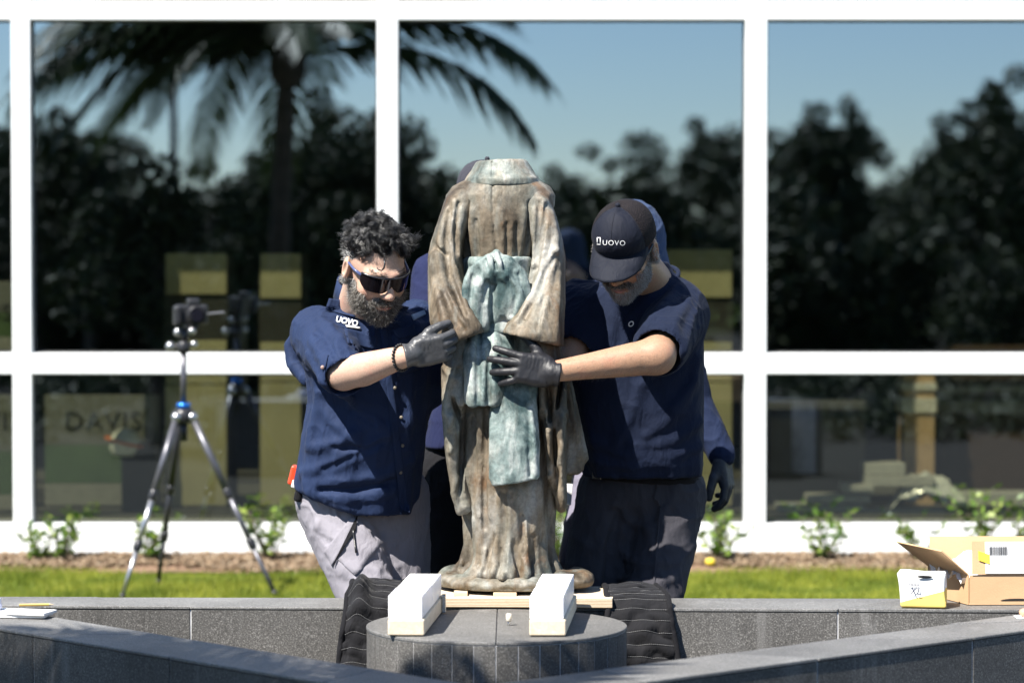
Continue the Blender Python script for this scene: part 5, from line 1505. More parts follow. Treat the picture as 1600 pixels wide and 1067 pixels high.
# ---------------------------------------------------------------- two more workers behind
def worker_behind(label, hc, yaw, pitch, nb, torso, shl, arms, hips, knees, ank, m_top, m_leg, m_skin, lo, hi, seed, legr=(0.105, 0.08, 0.07)):
    root = person_root(((lo[0] + hi[0]) / 2, nb.y, 0), label)
    M = head_matrix(hc, yaw, pitch, 0, 1.05)
    L, W, F = head_mesh(M, nb, (0.06, 0.07))
    b = SDF(lo, hi, 0.008)
    pel = (hips[0] + hips[1]) / 2
    b.ell((nb + pel) / 2 + Vector((0, -0.005, 0.03)), (0.13, 0.08, 0.22), None, 0.03); b.ell(pel, (0.13, 0.09, 0.12), None, 0.03); b.chain([nb, nb + Vector((0, 0.03, -0.08))], [0.07, 0.1], 0.03)
    for a in arms: b.chain(a, [0.06, 0.045, 0.03], 0.03)
    for h, k, a in zip(hips, knees, ank): b.chain([h, k, a], [0.08, 0.056, 0.04], 0.03)
    V2, F2 = b.mesh()
    merge_mesh('body', [(W, F), (V2, F2)], m_skin, root)
    s = SDF(lo, hi, 0.007)
    z, cx, cyy, ax, ay = [], [], [], [], []
    for py, l, r, Y, dep in torso:
        p, q = at(l, py, Y), at(r, py, Y); z.append(p.z); cx.append((p.x + q.x) / 2); ax.append((q.x - p.x) / 2); cyy.append(Y); ay.append(dep)
    s.loft(z, cx, cyy, ax, ay, 0.0, power=2.3, cap=0.01)
    for a, n in zip(arms, shl):
        if n == 2: s.chain(a, [0.078, 0.062, 0.046], 0.04)
        else: s.chain([a[0], a[0].lerp(a[1], 0.7)], [0.08, 0.072], 0.04)
    sdf_obj('shirt', s, m_top, root, 1, wrinkle(0.008, 15, (1, 1, 0.7), seed))
    s = legs_sdf(hips, knees, ank, legr, 0.007)
    sdf_obj('trousers', s, m_leg, root, 1, wrinkle(0.006, 14, (1, 1, 0.8), seed + 3))
    boots(root, ank, [(0, -1), (0, -1)])
    return root, M, L, F
def behind():
    Y = 9.2
    nb = at(752, 385, Y + 0.05); arms = [[at(682, 432, Y), at(668, 535, Y - 0.12), at(715, 545, Y - 0.3)], [at(835, 432, Y), at(848, 535, Y - 0.1), at(830, 540, Y - 0.3)]]
    hips = [at(704, 745, Y + 0.05), at(795, 745, Y + 0.05)]; knees = [at(692, 900, Y), at(810, 910, Y)]; ank = [Vector((knees[0].x + 0.01, Y + 0.12, 0.1)), Vector((knees[1].x, Y + 0.12, 0.1))]
    torso = [(378, 730, 780, Y + 0.05, 0.05), (392, 695, 815, Y + 0.04, 0.09), (410, 668, 840, Y + 0.03, 0.11), (450, 658, 852, Y + 0.03, 0.125), (520, 684, 850, Y + 0.03, 0.13), (610, 688, 845, Y + 0.03, 0.13), (650, 672, 848, Y + 0.03, 0.135), (700, 662, 848, Y + 0.03, 0.14)]
    root, M, L, F = worker_behind('cap wearing worker almost hidden behind the statue', at(757, 322, Y - 0.08), 10, 24, nb, torso, (1, 1), arms, hips, knees, ank, M_SHIRT3, M_BLACKCLOTH, M_SKIN2, (-0.42, 8.6, 0.02), (0.25, 9.65, 1.75), 31, (0.125, 0.105, 0.09))
    make_cap(root, M, fabric('grey_cap', (0.035, 0.035, 0.045), 0.8), fabric('grey_cap', (0.09, 0.09, 0.11)), fabric('grey_cap', (0.09, 0.09, 0.11)))
    for a, fl in zip(arms, (1, -1)):
        V, F_ = hand_mesh(a[2], (0.2 * fl, -0.7, 0.3), (-0.9 * fl, 0, 0.2), fl, [(20, 25, 20)] * 4, (8, 2, -3, -8), [((0.7, 0.7, -0.2), 0.045), ((0.9, 0.4, -0.2), 0.036), ((1, 0.1, -0.2), 0.026)])
        link('glove', mesh_np('glove', V, F_), M_NITRILE_B, root, True)
    # the worker behind the capped one
    Y = 9.3
    nb = at(1000, 432, Y + 0.03); arms = [[at(925, 480, Y), at(915, 600, Y), at(880, 640, Y - 0.25)], [at(1042, 485, Y), at(1084, 630, Y - 0.02), at(1128, 710, Y - 0.1)]]
    hips = [at(945, 745, Y + 0.03), at(1030, 745, Y + 0.03)]; knees = [at(912, 870, Y - 0.03), at(1020, 890, Y)]; ank = [Vector((knees[0].x - 0.01, Y + 0.1, 0.1)), Vector((knees[1].x, Y + 0.1, 0.1))]
    torso = [(424, 975, 1030, Y + 0.03, 0.05), (436, 940, 1060, Y + 0.03, 0.09), (455, 912, 1068, Y + 0.02, 0.11), (500, 908, 1072, Y + 0.02, 0.125), (600, 910, 1076, Y + 0.02, 0.13), (700, 912, 1080, Y + 0.02, 0.135), (745, 912, 1080, Y + 0.02, 0.135)]
    root, M, L, F = worker_behind('hooded worker behind the capped one, gloved hand hanging by his side', at(977, 379, Y - 0.02), -60, 10, nb, torso, (2, 2), arms, hips, knees, ank, fabric('navy_sweater', (0.009, 0.016, 0.044), 0.85), M_TROUSER4, M_SKIN1, (0.14, 8.85, 0.02), (0.75, 9.75, 1.62), 41)
    s = SDF((-0.15, -0.15, -0.2), (0.15, 0.17, 0.17), 0.005)
    s.ell((0, 0.02, 0.03), (0.088, 0.108, 0.1), None, 0.02); s.chain([(0, 0.05, -0.02), (0, 0.06, -0.15)], [0.075, 0.085], 0.04)
    s.ell((0, -0.09, -0.02), (0.065, 0.06, 0.09), None, 0.01, 's')
    V, F_ = s.mesh(); V = relax(V, F_, 1); A = np.array(M)
    V = V + vnormals(V, F_) * wrinkle(0.006, 22, (1, 1, 0.7), 5)(V, None)[:, None]
    link('hood', mesh_np('hood', V @ A[:3, :3].T + A[:3, 3], F_), fabric('slate_blue_hood', (0.04, 0.062, 0.125), 0.85), root, True)
    V, F_ = hand_mesh(arms[1][2] + Vector((0.003, 0, -0.015)), (0.16, -0.12, -1.0), (0.9, -0.35, 0.2), -1, [(16, 28, 20), (22, 32, 22), (28, 36, 24), (34, 40, 26)], (8, 2, -4, -9), [((0.75, 0.55, -0.3), 0.045), ((0.92, 0.25, -0.35), 0.036), ((0.95, 0.0, -0.35), 0.028)], 1.05, True, 0.0012)
    link('glove', mesh_np('glove', V, F_), simple('dark_glove', (0.018, 0.02, 0.026), 0.6, 0.2, 30, 0.2, 80), root, True)
    V, F_ = hand_mesh(arms[0][2], (-0.5, -0.7, 0.1), (-0.5, 0.5, 0.6), 1, [(20, 25, 20)] * 4, (8, 2, -3, -8), [((0.7, 0.7, -0.2), 0.045), ((0.9, 0.4, -0.2), 0.036), ((1, 0.1, -0.2), 0.026)])
    link('glove', mesh_np('glove', V, F_), M_NITRILE_B, root, True)
    p = at(886, 772, 9.2)
    MB().box(p, (0.016, 0.004, 0.034), Matrix.Rotation(R(5), 3, 'Y'), 0.002).build('pocket_card', M_PRINT_W, root)
M_SHIRT3 = fabric('blue_polo', (0.010, 0.014, 0.05), 0.85, 0.1)
M_TROUSER4 = fabric('lilac_grey_trousers', (0.20, 0.19, 0.25), 0.85, 0.1)
behind()
# ================================================================ objects around the pedestal
def mat_wood(name, c0, c1, scale=(8, 60, 60)):
    t = NT(name); v = t.coord(scale)
    f = t.noise(v, 1.0, 6, 0.6, 1.2)
    t.set(base=t.ramp(f, [(0.3, c0), (0.7, c1)]), rough=0.7, spec=0.3); t.bump(f, 0.15, 0.004)
    return t.m
M_PINE = mat_wood('pine', (0.56, 0.42, 0.26), (0.70, 0.57, 0.40))
def mat_ply():
    t = NT('plywood'); c = t.n('ShaderNodeTexCoord'); sx = t.n('ShaderNodeSeparateXYZ'); t.l(c.outputs['Object'], sx.inputs[0])
    m = t.n('ShaderNodeMath', operation='MULTIPLY'); m.inputs[1].default_value = 1 / 0.0045; t.l(sx.outputs[2], m.inputs[0])
    fr = t.n('ShaderNodeMath', operation='FRACT'); t.l(m.outputs[0], fr.inputs[0])
    f = t.noise(t.coord((60, 8, 400)), 1.0, 5, 0.6, 1.0)
    base = t.ramp(f, [(0.3, (0.55, 0.45, 0.33)), (0.7, (0.70, 0.60, 0.46))])
    ply = t.ramp(fr.outputs[0], [(0.42, (1, 1, 1)), (0.5, (0.55, 0.45, 0.35)), (0.92, (0.62, 0.52, 0.42)), (1.0, (1, 1, 1))])
    ge = t.n('ShaderNodeNewGeometry'); s2 = t.n('ShaderNodeSeparateXYZ'); t.l(ge.outputs['Normal'], s2.inputs[0])
    ab = t.n('ShaderNodeMath', operation='ABSOLUTE'); t.l(s2.outputs[2], ab.inputs[0]); gt = t.n('ShaderNodeMath', operation='LESS_THAN'); gt.inputs[1].default_value = 0.5; t.l(ab.outputs[0], gt.inputs[0])
    t.set(base=t.mix(gt.outputs[0], base, t.mix(1.0, base, ply, 'MULTIPLY')), rough=0.75)
    return t.m
bz0 = TOP + 0.003
x0, x1 = at(676, 945, 8.32).x, at(963, 950, 8.32).x
Bd = MB(); Bd.prism([(x0, 8.33), (x1 - 0.012, 8.31), (x1 + 0.012, 8.62), (x0 - 0.006, 8.64)], bz0, bz0 + 0.027)
board = tag(Bd.build('plywood_board', mat_ply()), 'pale plywood board lying under the statue base', 'board')
bevel_mod(board, 0.0012)
for px, w_ in ((789, 0.034), (872, 0.01), (720, 0.02)):
    p = at(px, 933, 8.40)
    tag(MB().box((p.x, 8.40, bz0 + 0.027 + 0.0055), (w_, 0.03, 0.0052), None, 0.001).build('wood_shim', M_PINE), {789: 'flat wooden shim between board and statue base, middle one', 872: 'small wooden shim under the right of the statue base', 720: 'wooden shim under the left of the statue base'}[px], 'shim', 'shims under the statue base')

def mat_hdpe():
    t = NT('white_plastic_block'); v = t.coord()
    t.set(base=t.ramp(t.noise(v, 12, 3), [(0.3, (0.80, 0.80, 0.82)), (0.7, (0.88, 0.88, 0.89))]), rough=0.38, sss=0.35, ssss=0.02)
    t.b.inputs['Subsurface Radius'].default_value = (0.8, 0.8, 1.0)
    return t.m
M_HDPE = mat_hdpe()
def rail(name, lab, X0, X1, Y0, Y1, skew, nblk, lab2):
    z0 = TOP + 0.003
    L = MB(); L.prism([(X0, Y0), (X1, Y0), (X1 + skew, Y1), (X0 + skew, Y1)], z0, z0 + 0.043)
    o = bevel_mod(L.build('timber_rail', mat_wood('pine_rail', (0.60, 0.50, 0.36), (0.74, 0.64, 0.50), (60, 6, 60)) if 'pine_rail' not in bpy.data.materials else bpy.data.materials['pine_rail']), 0.004, 3)
    tag(o, lab, 'timber', 'timber rails on the pedestal')
    st_ = (Y1 - Y0 - 0.02) / nblk
    for k in range(nblk):
        ya = Y0 + 0.012 + k * st_; f0 = (ya - Y0) / (Y1 - Y0) * skew
        h = 0.062 + random.uniform(-0.0008, 0.0008); ins = random.uniform(0.003, 0.004)
        b = MB().box(((X0 + X1) / 2 + f0 + random.uniform(-0.0006, 0.0006), ya + st_ / 2, z0 + 0.0435 + h / 2), ((X1 - X0) / 2 - ins, st_ / 2 - 0.0006, h / 2), Matrix.Rotation(-math.atan2(skew, Y1 - Y0) + R(random.uniform(-0.2, 0.2)), 3, 'Z'), 0.002).build('plastic_block', M_HDPE)
        w_ = ('frontmost', 'second', 'third', 'fourth', 'fifth', 'sixth', 'rearmost')
        tag(b, 'translucent white plastic block on the %s timber rail, %s' % (lab2, (w_[k] if k < nblk - 1 else w_[-1]) + (' from the front' if 0 < k < nblk - 1 else ' in its row')), 'plastic block', 'white plastic blocks on the rails')
    return z0
a = at(606, 996, 7.71); b = at(663, 996, 7.71)
rail('timber_rail', 'pine timber rail on the left of the pedestal top under white blocks', a.x, b.x, 7.705, 8.27, 0.04, 6, 'left')
a = at(827, 997, 7.70); b = at(884, 997, 7.70)
rail('timber_rail', 'pine timber rail on the right of the pedestal top under white blocks', a.x, b.x, 7.70, 8.27, 0.042, 6, 'right')
# bracket and dowel pin
p = at(691, 950, 8.2)
br = MB().box((at(690, 950, 8.18).x + 0.006, 8.2, TOP + 0.03), (0.006, 0.012, 0.026), None, 0.002).build('steel_bracket', simple('steel', (0.55, 0.55, 0.55), 0.25, 0.05, metal=1.0))
tag(br, 'small steel bracket beside the left timber rail', 'bracket')
p = top_xy(795, 977)
pin = empty('locating_pin', (p.x, p.y, TOP)); tag(pin, 'short pale locating pin standing on the pedestal top', 'pin')
MB().tube([Vector((p.x, p.y, TOP + z)) for z in (0.0, 0.012)], 0.004, 12).build('pin_stem', simple('steel', (0.55, 0.55, 0.55)), pin, True)
MB().tube([Vector((p.x, p.y, TOP + z)) for z in (0.012, 0.014, 0.032, 0.034)], [0.006, 0.0082, 0.0082, 0.006], 14).build('pin_sleeve', simple('pale_resin', (0.62, 0.58, 0.5), 0.2, 0.1), pin, True)

# ---- quilted moving pads
M_PAD = fabric('quilted_pad', (0.012, 0.012, 0.014), 0.95, 0.2, 300, 0.4, 14, 0.05)
M_THREAD = simple('white_thread', (0.18, 0.18, 0.18), 0.9)
def pad(name, label, prof, xl, xr, rows, seed, hump=0.0):
    """prof: list of (y, z) from behind the wall over the top and down; xl, xr: functions of u -> left/right x"""
    root = empty(name, ((xl(0) + xr(0)) / 2, prof[0][0], 0)); tag(root, label, 'moving pad', 'quilted moving pads')
    cum = [0]
    for a_, b_ in zip(prof, prof[1:]): cum.append(cum[-1] + math.dist(a_, b_))
    def P(u, w):
        s_ = u * cum[-1]
        y = np.interp(s_, cum, [q[0] for q in prof]); z = np.interp(s_, cum, [q[1] for q in prof])
        x = xl(u) + (xr(u) - xl(u)) * w
        q = Vector((x * 9, y * 9 + seed, z * 9))
        rr_ = rows * u
        puff = 0.0028 * max(0.0, math.sin(math.pi * (rr_ % 1))) ** 0.6 * min(1.0, 6 * w, 6 * (1 - w))
        n = mnoise.noise(q) * 0.034 + mnoise.noise(q * 2.4) * 0.022
        k = max(0.25, math.sin(math.pi * min(1, w * 1.0)))
        hb_ = hump * 0.045 * math.exp(-((w - 0.22) / 0.16) ** 2) * math.exp(-((u - 0.52) / 0.16) ** 2)
        return Vector((x + mnoise.noise(q + Vector((9, 0, 0))) * 0.010, float(y) - puff - abs(n) * 0.9 - hb_ * 0.6, float(z) + puff * 0.6 + abs(n) * 0.5 * k + hb_))
    nu, nw = rows * 8, 30
    V = [P(i / nu, j / nw) for i in range(nu + 1) for j in range(nw + 1)]
    F = [(i * (nw + 1) + j, i * (nw + 1) + j + 1, (i + 1) * (nw + 1) + j + 1, (i + 1) * (nw + 1) + j) for i in range(nu) for j in range(nw)]
    o = link('pad_cloth', mesh_from('pad_cloth', V, F), M_PAD, root, True)
    m = o.modifiers.new('solidify', 'SOLIDIFY'); m.thickness = 0.006; m.offset = 0
    off = Vector((0, -0.0042, 0.0028))
    for r in range(1, rows):
        mb = MB()
        st = 34
        for j in range(st):
            w0, w1 = (j + 0.1) / st, (j + 0.82) / st
            mb.tube([P(r / rows, w0) + off, P(r / rows, w1) + off], 0.0009, 4)
        t_ = mb.build('stitch_row', M_THREAD, root); t_['kind'] = 'stuff'
    for w in (0.0, 1.0):
        MB().tube([P(i / 60, w) for i in range(61)], 0.009, 8).build('edge_binding', M_BLACKCLOTH, root, True)
wallf = lambda px: 8.36
zt = TOP
profL = [(8.655, 0.36), (8.64, 0.5), (8.625, zt + 0.025), (8.58, zt + 0.05), (8.51, zt + 0.055), (8.43, zt + 0.05), (8.36, zt + 0.03), (8.315, zt - 0.02), (8.295, zt - 0.12), (8.29, zt - 0.36)]
pad('moving_pad', 'black quilted moving pad slung over the wall under the left worker', profL, lambda u: at(548 - 26 * max(0, u - 0.45) / 0.55, 950, 8.4).x, lambda u: at(632 - 12 * u, 950, 8.4).x, 22, 3, 1.0)
profR = [(8.655, 0.36), (8.64, 0.48), (8.63, zt + 0.015), (8.60, zt + 0.036), (8.52, zt + 0.04), (8.44, zt + 0.04), (8.36, zt + 0.026), (8.315, zt - 0.02), (8.295, zt - 0.12), (8.29, zt - 0.36)]
pad('moving_pad', 'black quilted moving pad hung over the wall in front of the capped worker', profR, lambda u: at(948, 950, 8.4).x, lambda u: at(1030 + 42 * max(0, u - 0.35) / 0.65, 950, 8.4).x, 24, 8)

# ---- cartons at the right end of the wall
M_CARD = simple('cardboard', (0.52, 0.34, 0.19), 0.85, 0.08, 8, 0.1, 200)
M_CARDIN = simple('cardboard_inside', (0.42, 0.27, 0.16), 0.9, 0.08, 8)
def carton():
    A = top_xy(1515, 946); Bx = at(1690, 940, 8.42); ZB = TOP + 0.003
    W_, D_, H_, T_ = 0.42, 0.26, 0.1, 0.004
    z_lo = ZB; z_hi = at(1515, 898, A.y).z          # height of the front panel fold
    root = empty('cardboard_carton', (A.x, A.y, ZB), None, (0, 0, R(2)))
    tag(root, 'open brown cardboard carton with shipping label at the right edge', 'box')
    H_ = z_hi - z_lo; yb = D_
    def part(nm, V, F, mat=M_CARD, sol=T_):
        o = link(nm, mesh_from(nm, V, F), mat, root, False, world=False)
        if sol: m = o.modifiers.new('solidify', 'SOLIDIFY'); m.thickness = sol; m.offset = 0
        return o
    bx = -0.075                                       # rear left corner runs back and left
    part('carton_base', [(0, 0, 0.002), (W_, 0.0, 0.002), (W_ + bx, yb, 0.002), (bx, yb, 0.002)], [(0, 1, 2, 3)])
    part('front_panel', [(0, 0, 0), (W_, 0, 0), (W_, 0, H_), (0, 0, H_)], [(0, 1, 2, 3)])
    part('left_panel', [(bx, yb, 0), (-0.0025, 0.0025, 0), (-0.0025, 0.0025, H_), (bx, yb, H_)], [(0, 1, 2, 3)])
    part('back_panel', [(bx, yb, 0), (W_ + bx, yb, 0), (W_ + bx, yb, H_), (bx, yb, H_)], [(0, 1, 2, 3)])
    part('right_panel', [(W_, 0, 0), (W_ + bx, yb, 0), (W_ + bx, yb, H_), (W_, 0, H_)], [(0, 1, 2, 3)])
    f1 = part('front_flap', [(0.006, -0.004, H_ + 0.002), (W_, -0.004, H_ + 0.002), (W_ + 0.004, 0.010, H_ + 0.098), (0.008, 0.010, H_ + 0.098)], [(0, 1, 2, 3)])
    part('side_flap', [(bx, yb, H_), (-0.003, 0.004, H_ + 0.001), (-0.085, -0.01, H_ + 0.072), (bx - 0.10, yb - 0.02, H_ + 0.075)], [(0, 1, 2, 3)])
    part('back_flap', [(bx, yb + 0.002, H_), (W_ + bx, yb + 0.002, H_), (W_ + bx + 0.01, yb + 0.03, H_ + 0.085), (bx + 0.01, yb + 0.03, H_ + 0.085)], [(0, 1, 2, 3)])
    def onflap(nm, u0, u1, v0, v1, mat, off, sk=0.0):
        q = lambda u, v: Vector((0.006 + (W_ - 0.006) * u, -0.004 + 0.014 * v - off, H_ + 0.002 + 0.096 * v))
        return part(nm, [q(u0, v0), q(u1, v0 + sk), q(u1, v1 + sk), q(u0, v1)], [(0, 1, 2, 3)], mat, 0.0)
    onflap('shipping_label', 0.095, 0.46, 0.03, 0.99, M_PRINT_W, 0.004)
    x = 0.125
    while x < 0.25:
        w_ = random.choice((0.0022, 0.0035, 0.005)); onflap('barcode_bar', x, x + w_, 0.58, 0.84, M_BLACKPL, 0.0052); x += w_ + random.choice((0.0022, 0.0032))
    for i in range(9): onflap('label_print', 0.175 + i * 0.009, 0.175 + i * 0.009 + 0.006, 0.12, 0.135, simple('grey_ink', (0.35, 0.35, 0.35), 0.8), 0.0052)
    onflap('yellow_sticker', 0.045, 0.125, 0.44, 0.72, simple('yellow_paper', (0.85, 0.62, 0.05), 0.7), 0.0065, -0.12)
    V = [Vector((0.14 + 0.05 * math.cos(a), -0.0035, 0.012 + 0.006 * math.sin(a))) for a in np.linspace(0, math.pi, 12)]
    part('hand_hole', V, [tuple(range(12))], M_BLACKPL, 0.0)
    # crumpled packing plastic
    n = 26; V, F = [], []
    for j in range(n + 1):
        for i in range(n + 1):
            u, v = i / n, j / n; q = Vector((u * 5, v * 5, 2.2))
            V.append((bx * v * 0.8 - 0.02 + 0.42 * u, 0.012 + 0.21 * v, H_ - 0.02 + 0.11 * math.sin(math.pi * min(1, u * 1.15 + 0.05)) ** 0.7 * (0.55 + 0.45 * v) * (0.4 + 0.7 * u) + 0.035 * mnoise.noise(q) + 0.02 * mnoise.noise(q * 2.7)))
    for j in range(n):
        for i in range(n): a_ = j * (n + 1) + i; F.append((a_, a_ + 1, a_ + n + 2, a_ + n + 1))
    t = NT('packing_foam_sheet'); t.set(base=(0.84, 0.84, 0.85), rough=0.4)
    wr = link('packing_sheet', mesh_from('packing_sheet', V, F), t.m, None, True)
    wr.location = root.location; wr.rotation_euler = root.rotation_euler
    tag(wr, 'crumpled white packing sheet bulging out of the cardboard carton', 'packing sheet')
carton()

def glove_box():
    A = top_xy(1407, 950.5); A2 = top_xy(1479, 952)
    root = empty('glove_box', (A.x, A.y, TOP + 0.003), None, (0, 0, math.atan2(A2.y - A.y, A2.x - A.x)))
    tag(root, 'small white and yellow box of gloves marked XL beside the carton', 'box')
    W_, D_, H_ = (A2 - A).length, 0.10, 0.100
    s = SDF((-0.03, -0.02, -0.01), (W_ + 0.03, D_ + 0.03, H_ + 0.03), 0.003)
    s.box((W_ / 2, D_ / 2, H_ / 2), (W_ / 2, D_ / 2, H_ / 2), None, 0.006)
    V, F = s.mesh(); V = relax(V, F, 1)
    V[:, 0] += 0.012 * (V[:, 2] / H_) * np.where(V[:, 0] > W_ / 2, -0.3, -0.9) + 0.004 * vnoise(V, 14, 2); V[:, 1] += 0.006 * vnoise(V, 16, 4); V[:, 2] += 0.006 * vnoise(V, 18, 6) * (V[:, 2] > 0.02)
    t = NT('glove_box_card'); c = t.n('ShaderNodeTexCoord'); sx = t.n('ShaderNodeSeparateXYZ'); t.l(c.outputs['Object'], sx.inputs[0])
    m = t.n('ShaderNodeMath', operation='MULTIPLY_ADD'); m.inputs[1].default_value = -0.28; t.l(sx.outputs[0], m.inputs[0]); t.l(sx.outputs[2], m.inputs[2])
    t.set(base=t.ramp(m.outputs[0], [(0.0, (0.80, 0.60, 0.16)), (0.012, (0.80, 0.60, 0.16)), (0.014, (0.84, 0.84, 0.82)), (1.0, (0.84, 0.84, 0.82))], 'CONSTANT'), rough=0.6)
    o = link('box_body', mesh_np('box_body', V, F), t.m, root, True, world=False)
    def flat(nm, pts, mat, y=-0.0075):
        link(nm, mesh_from(nm, [(x, y, z) for x, z in pts], [tuple(range(len(pts)))]), mat, root, False, world=False)
    ink = simple('blue_black_ink', (0.03, 0.035, 0.08), 0.7)
    op = [(W_ * (0.36 + 0.17 + 0.17 * math.cos(a)), H_ * (0.93 + (0.055 if math.sin(a) < 0 else 0.03) * math.sin(a))) for a in np.linspace(0, 2 * math.pi, 22)[:-1]]
    flat('box_opening', op, M_BLACKPL)
    V, F = text_geo('XL', 1.1)
    link('size_marking', mesh_from('size_marking', [(W_ * 0.20 + v.x * 0.026 + v.y * 0.006, -0.0078, H_ * 0.40 + v.y * 0.030) for v in V], F), ink, root, False, world=False)
    for i in range(7): flat('small_print', [(W_ * (0.19 + 0.032 * i), H_ * 0.66), (W_ * (0.208 + 0.032 * i), H_ * 0.66), (W_ * (0.208 + 0.032 * i), H_ * (0.71 + 0.02 * (i % 2))), (W_ * (0.19 + 0.032 * i), H_ * (0.71 + 0.02 * (i % 2)))], ink)
    for x_, z_, w_, h_ in ((0.175, 0.62, 0.24, 0.008), (0.175, 0.76, 0.24, 0.008)): flat('small_print', [(W_ * x_, H_ * z_), (W_ * (x_ + w_), H_ * z_), (W_ * (x_ + w_), H_ * (z_ + h_)), (W_ * x_, H_ * (z_ + h_))], ink)
glove_box()
# salmon wrapped snack on the right wall, papers on the left corner
p = top_xy(1606, 966)
sn = empty('wrapped_snack', (p.x, p.y, TOP)); tag(sn, 'small salmon pink wrapped bundle on a tray at the right edge', 'snack')
s = SDF((p.x - 0.06, p.y - 0.05, TOP), (p.x + 0.08, p.y + 0.05, TOP + 0.05), 0.003); s.ell((p.x + 0.01, p.y, TOP + 0.018), (0.035, 0.025, 0.016), None, 0.0); s.ell((p.x + 0.03, p.y, TOP + 0.02), (0.03, 0.022, 0.018), None, 0.01)
sdf_obj('wrapped_bundle', s, simple('salmon', (0.72, 0.36, 0.22), 0.5), sn, 1, bz(0.003))
MB().box((p.x + 0.01, p.y, TOP + 0.004), (0.045, 0.03, 0.002), None, 0.001).build('paper_tray', M_PRINT_W, sn)
a0 = top_xy(-20, 962); pz = TOP + 0.005
for i, (dx, ang, lab) in enumerate(((0.0, 4, 'lowest white paper sheet of the stack at the left edge'), (0.012, -3, 'upper white paper sheet of the stack at the left edge'))):
    mb = MB().box((a0.x + 0.03 + dx, a0.y + 0.0, pz + i * 0.009), (0.15, 0.045, 0.004), Matrix.Rotation(R(ang - 12), 3, 'Z'), 0.0015)
    tag(mb.build('paper_stack', M_PRINT_W), lab, 'paper', 'papers on the left corner')
s = SDF((a0.x - 0.12, a0.y - 0.08, TOP), (a0.x + 0.1, a0.y + 0.09, TOP + 0.1), 0.004)
for k in range(9): s.ell((a0.x - 0.03 + random.uniform(-0.05, 0.06), a0.y + random.uniform(-0.02, 0.03), TOP + 0.02 + random.uniform(0, 0.035)), (random.uniform(0.02, 0.035), 0.022, random.uniform(0.012, 0.02)), Matrix.Rotation(random.uniform(0, 3), 3, 'Z'), 0.008)
tag(sdf_obj('crumpled_rag', s, fabric('pale_blue_rag', (0.6, 0.62, 0.75)), None, 1, wrinkle(0.006, 40)), 'crumpled pale blue and white rag on the papers at the left edge', 'rag')
q0, q1 = top_xy(30, 949), top_xy(84, 948)
pc = empty('pencil', (q0.x, q0.y, TOP)); tag(pc, 'thin wooden pencil lying on the wall behind the papers', 'pencil')
d_ = Vector((q1.x - q0.x, q1.y - q0.y, 0)); A_ = Vector((q0.x, q0.y, TOP + 0.0075))
MB().tube([A_, A_ + d_ * 0.86], 0.0042, 6).build('pencil_shaft', simple('pencil_yellow', (0.62, 0.42, 0.12), 0.5), pc)
MB().tube([A_ + d_ * 0.86, A_ + d_], [0.0042, 0.0006], 6).build('pencil_tip', M_PINE, pc)

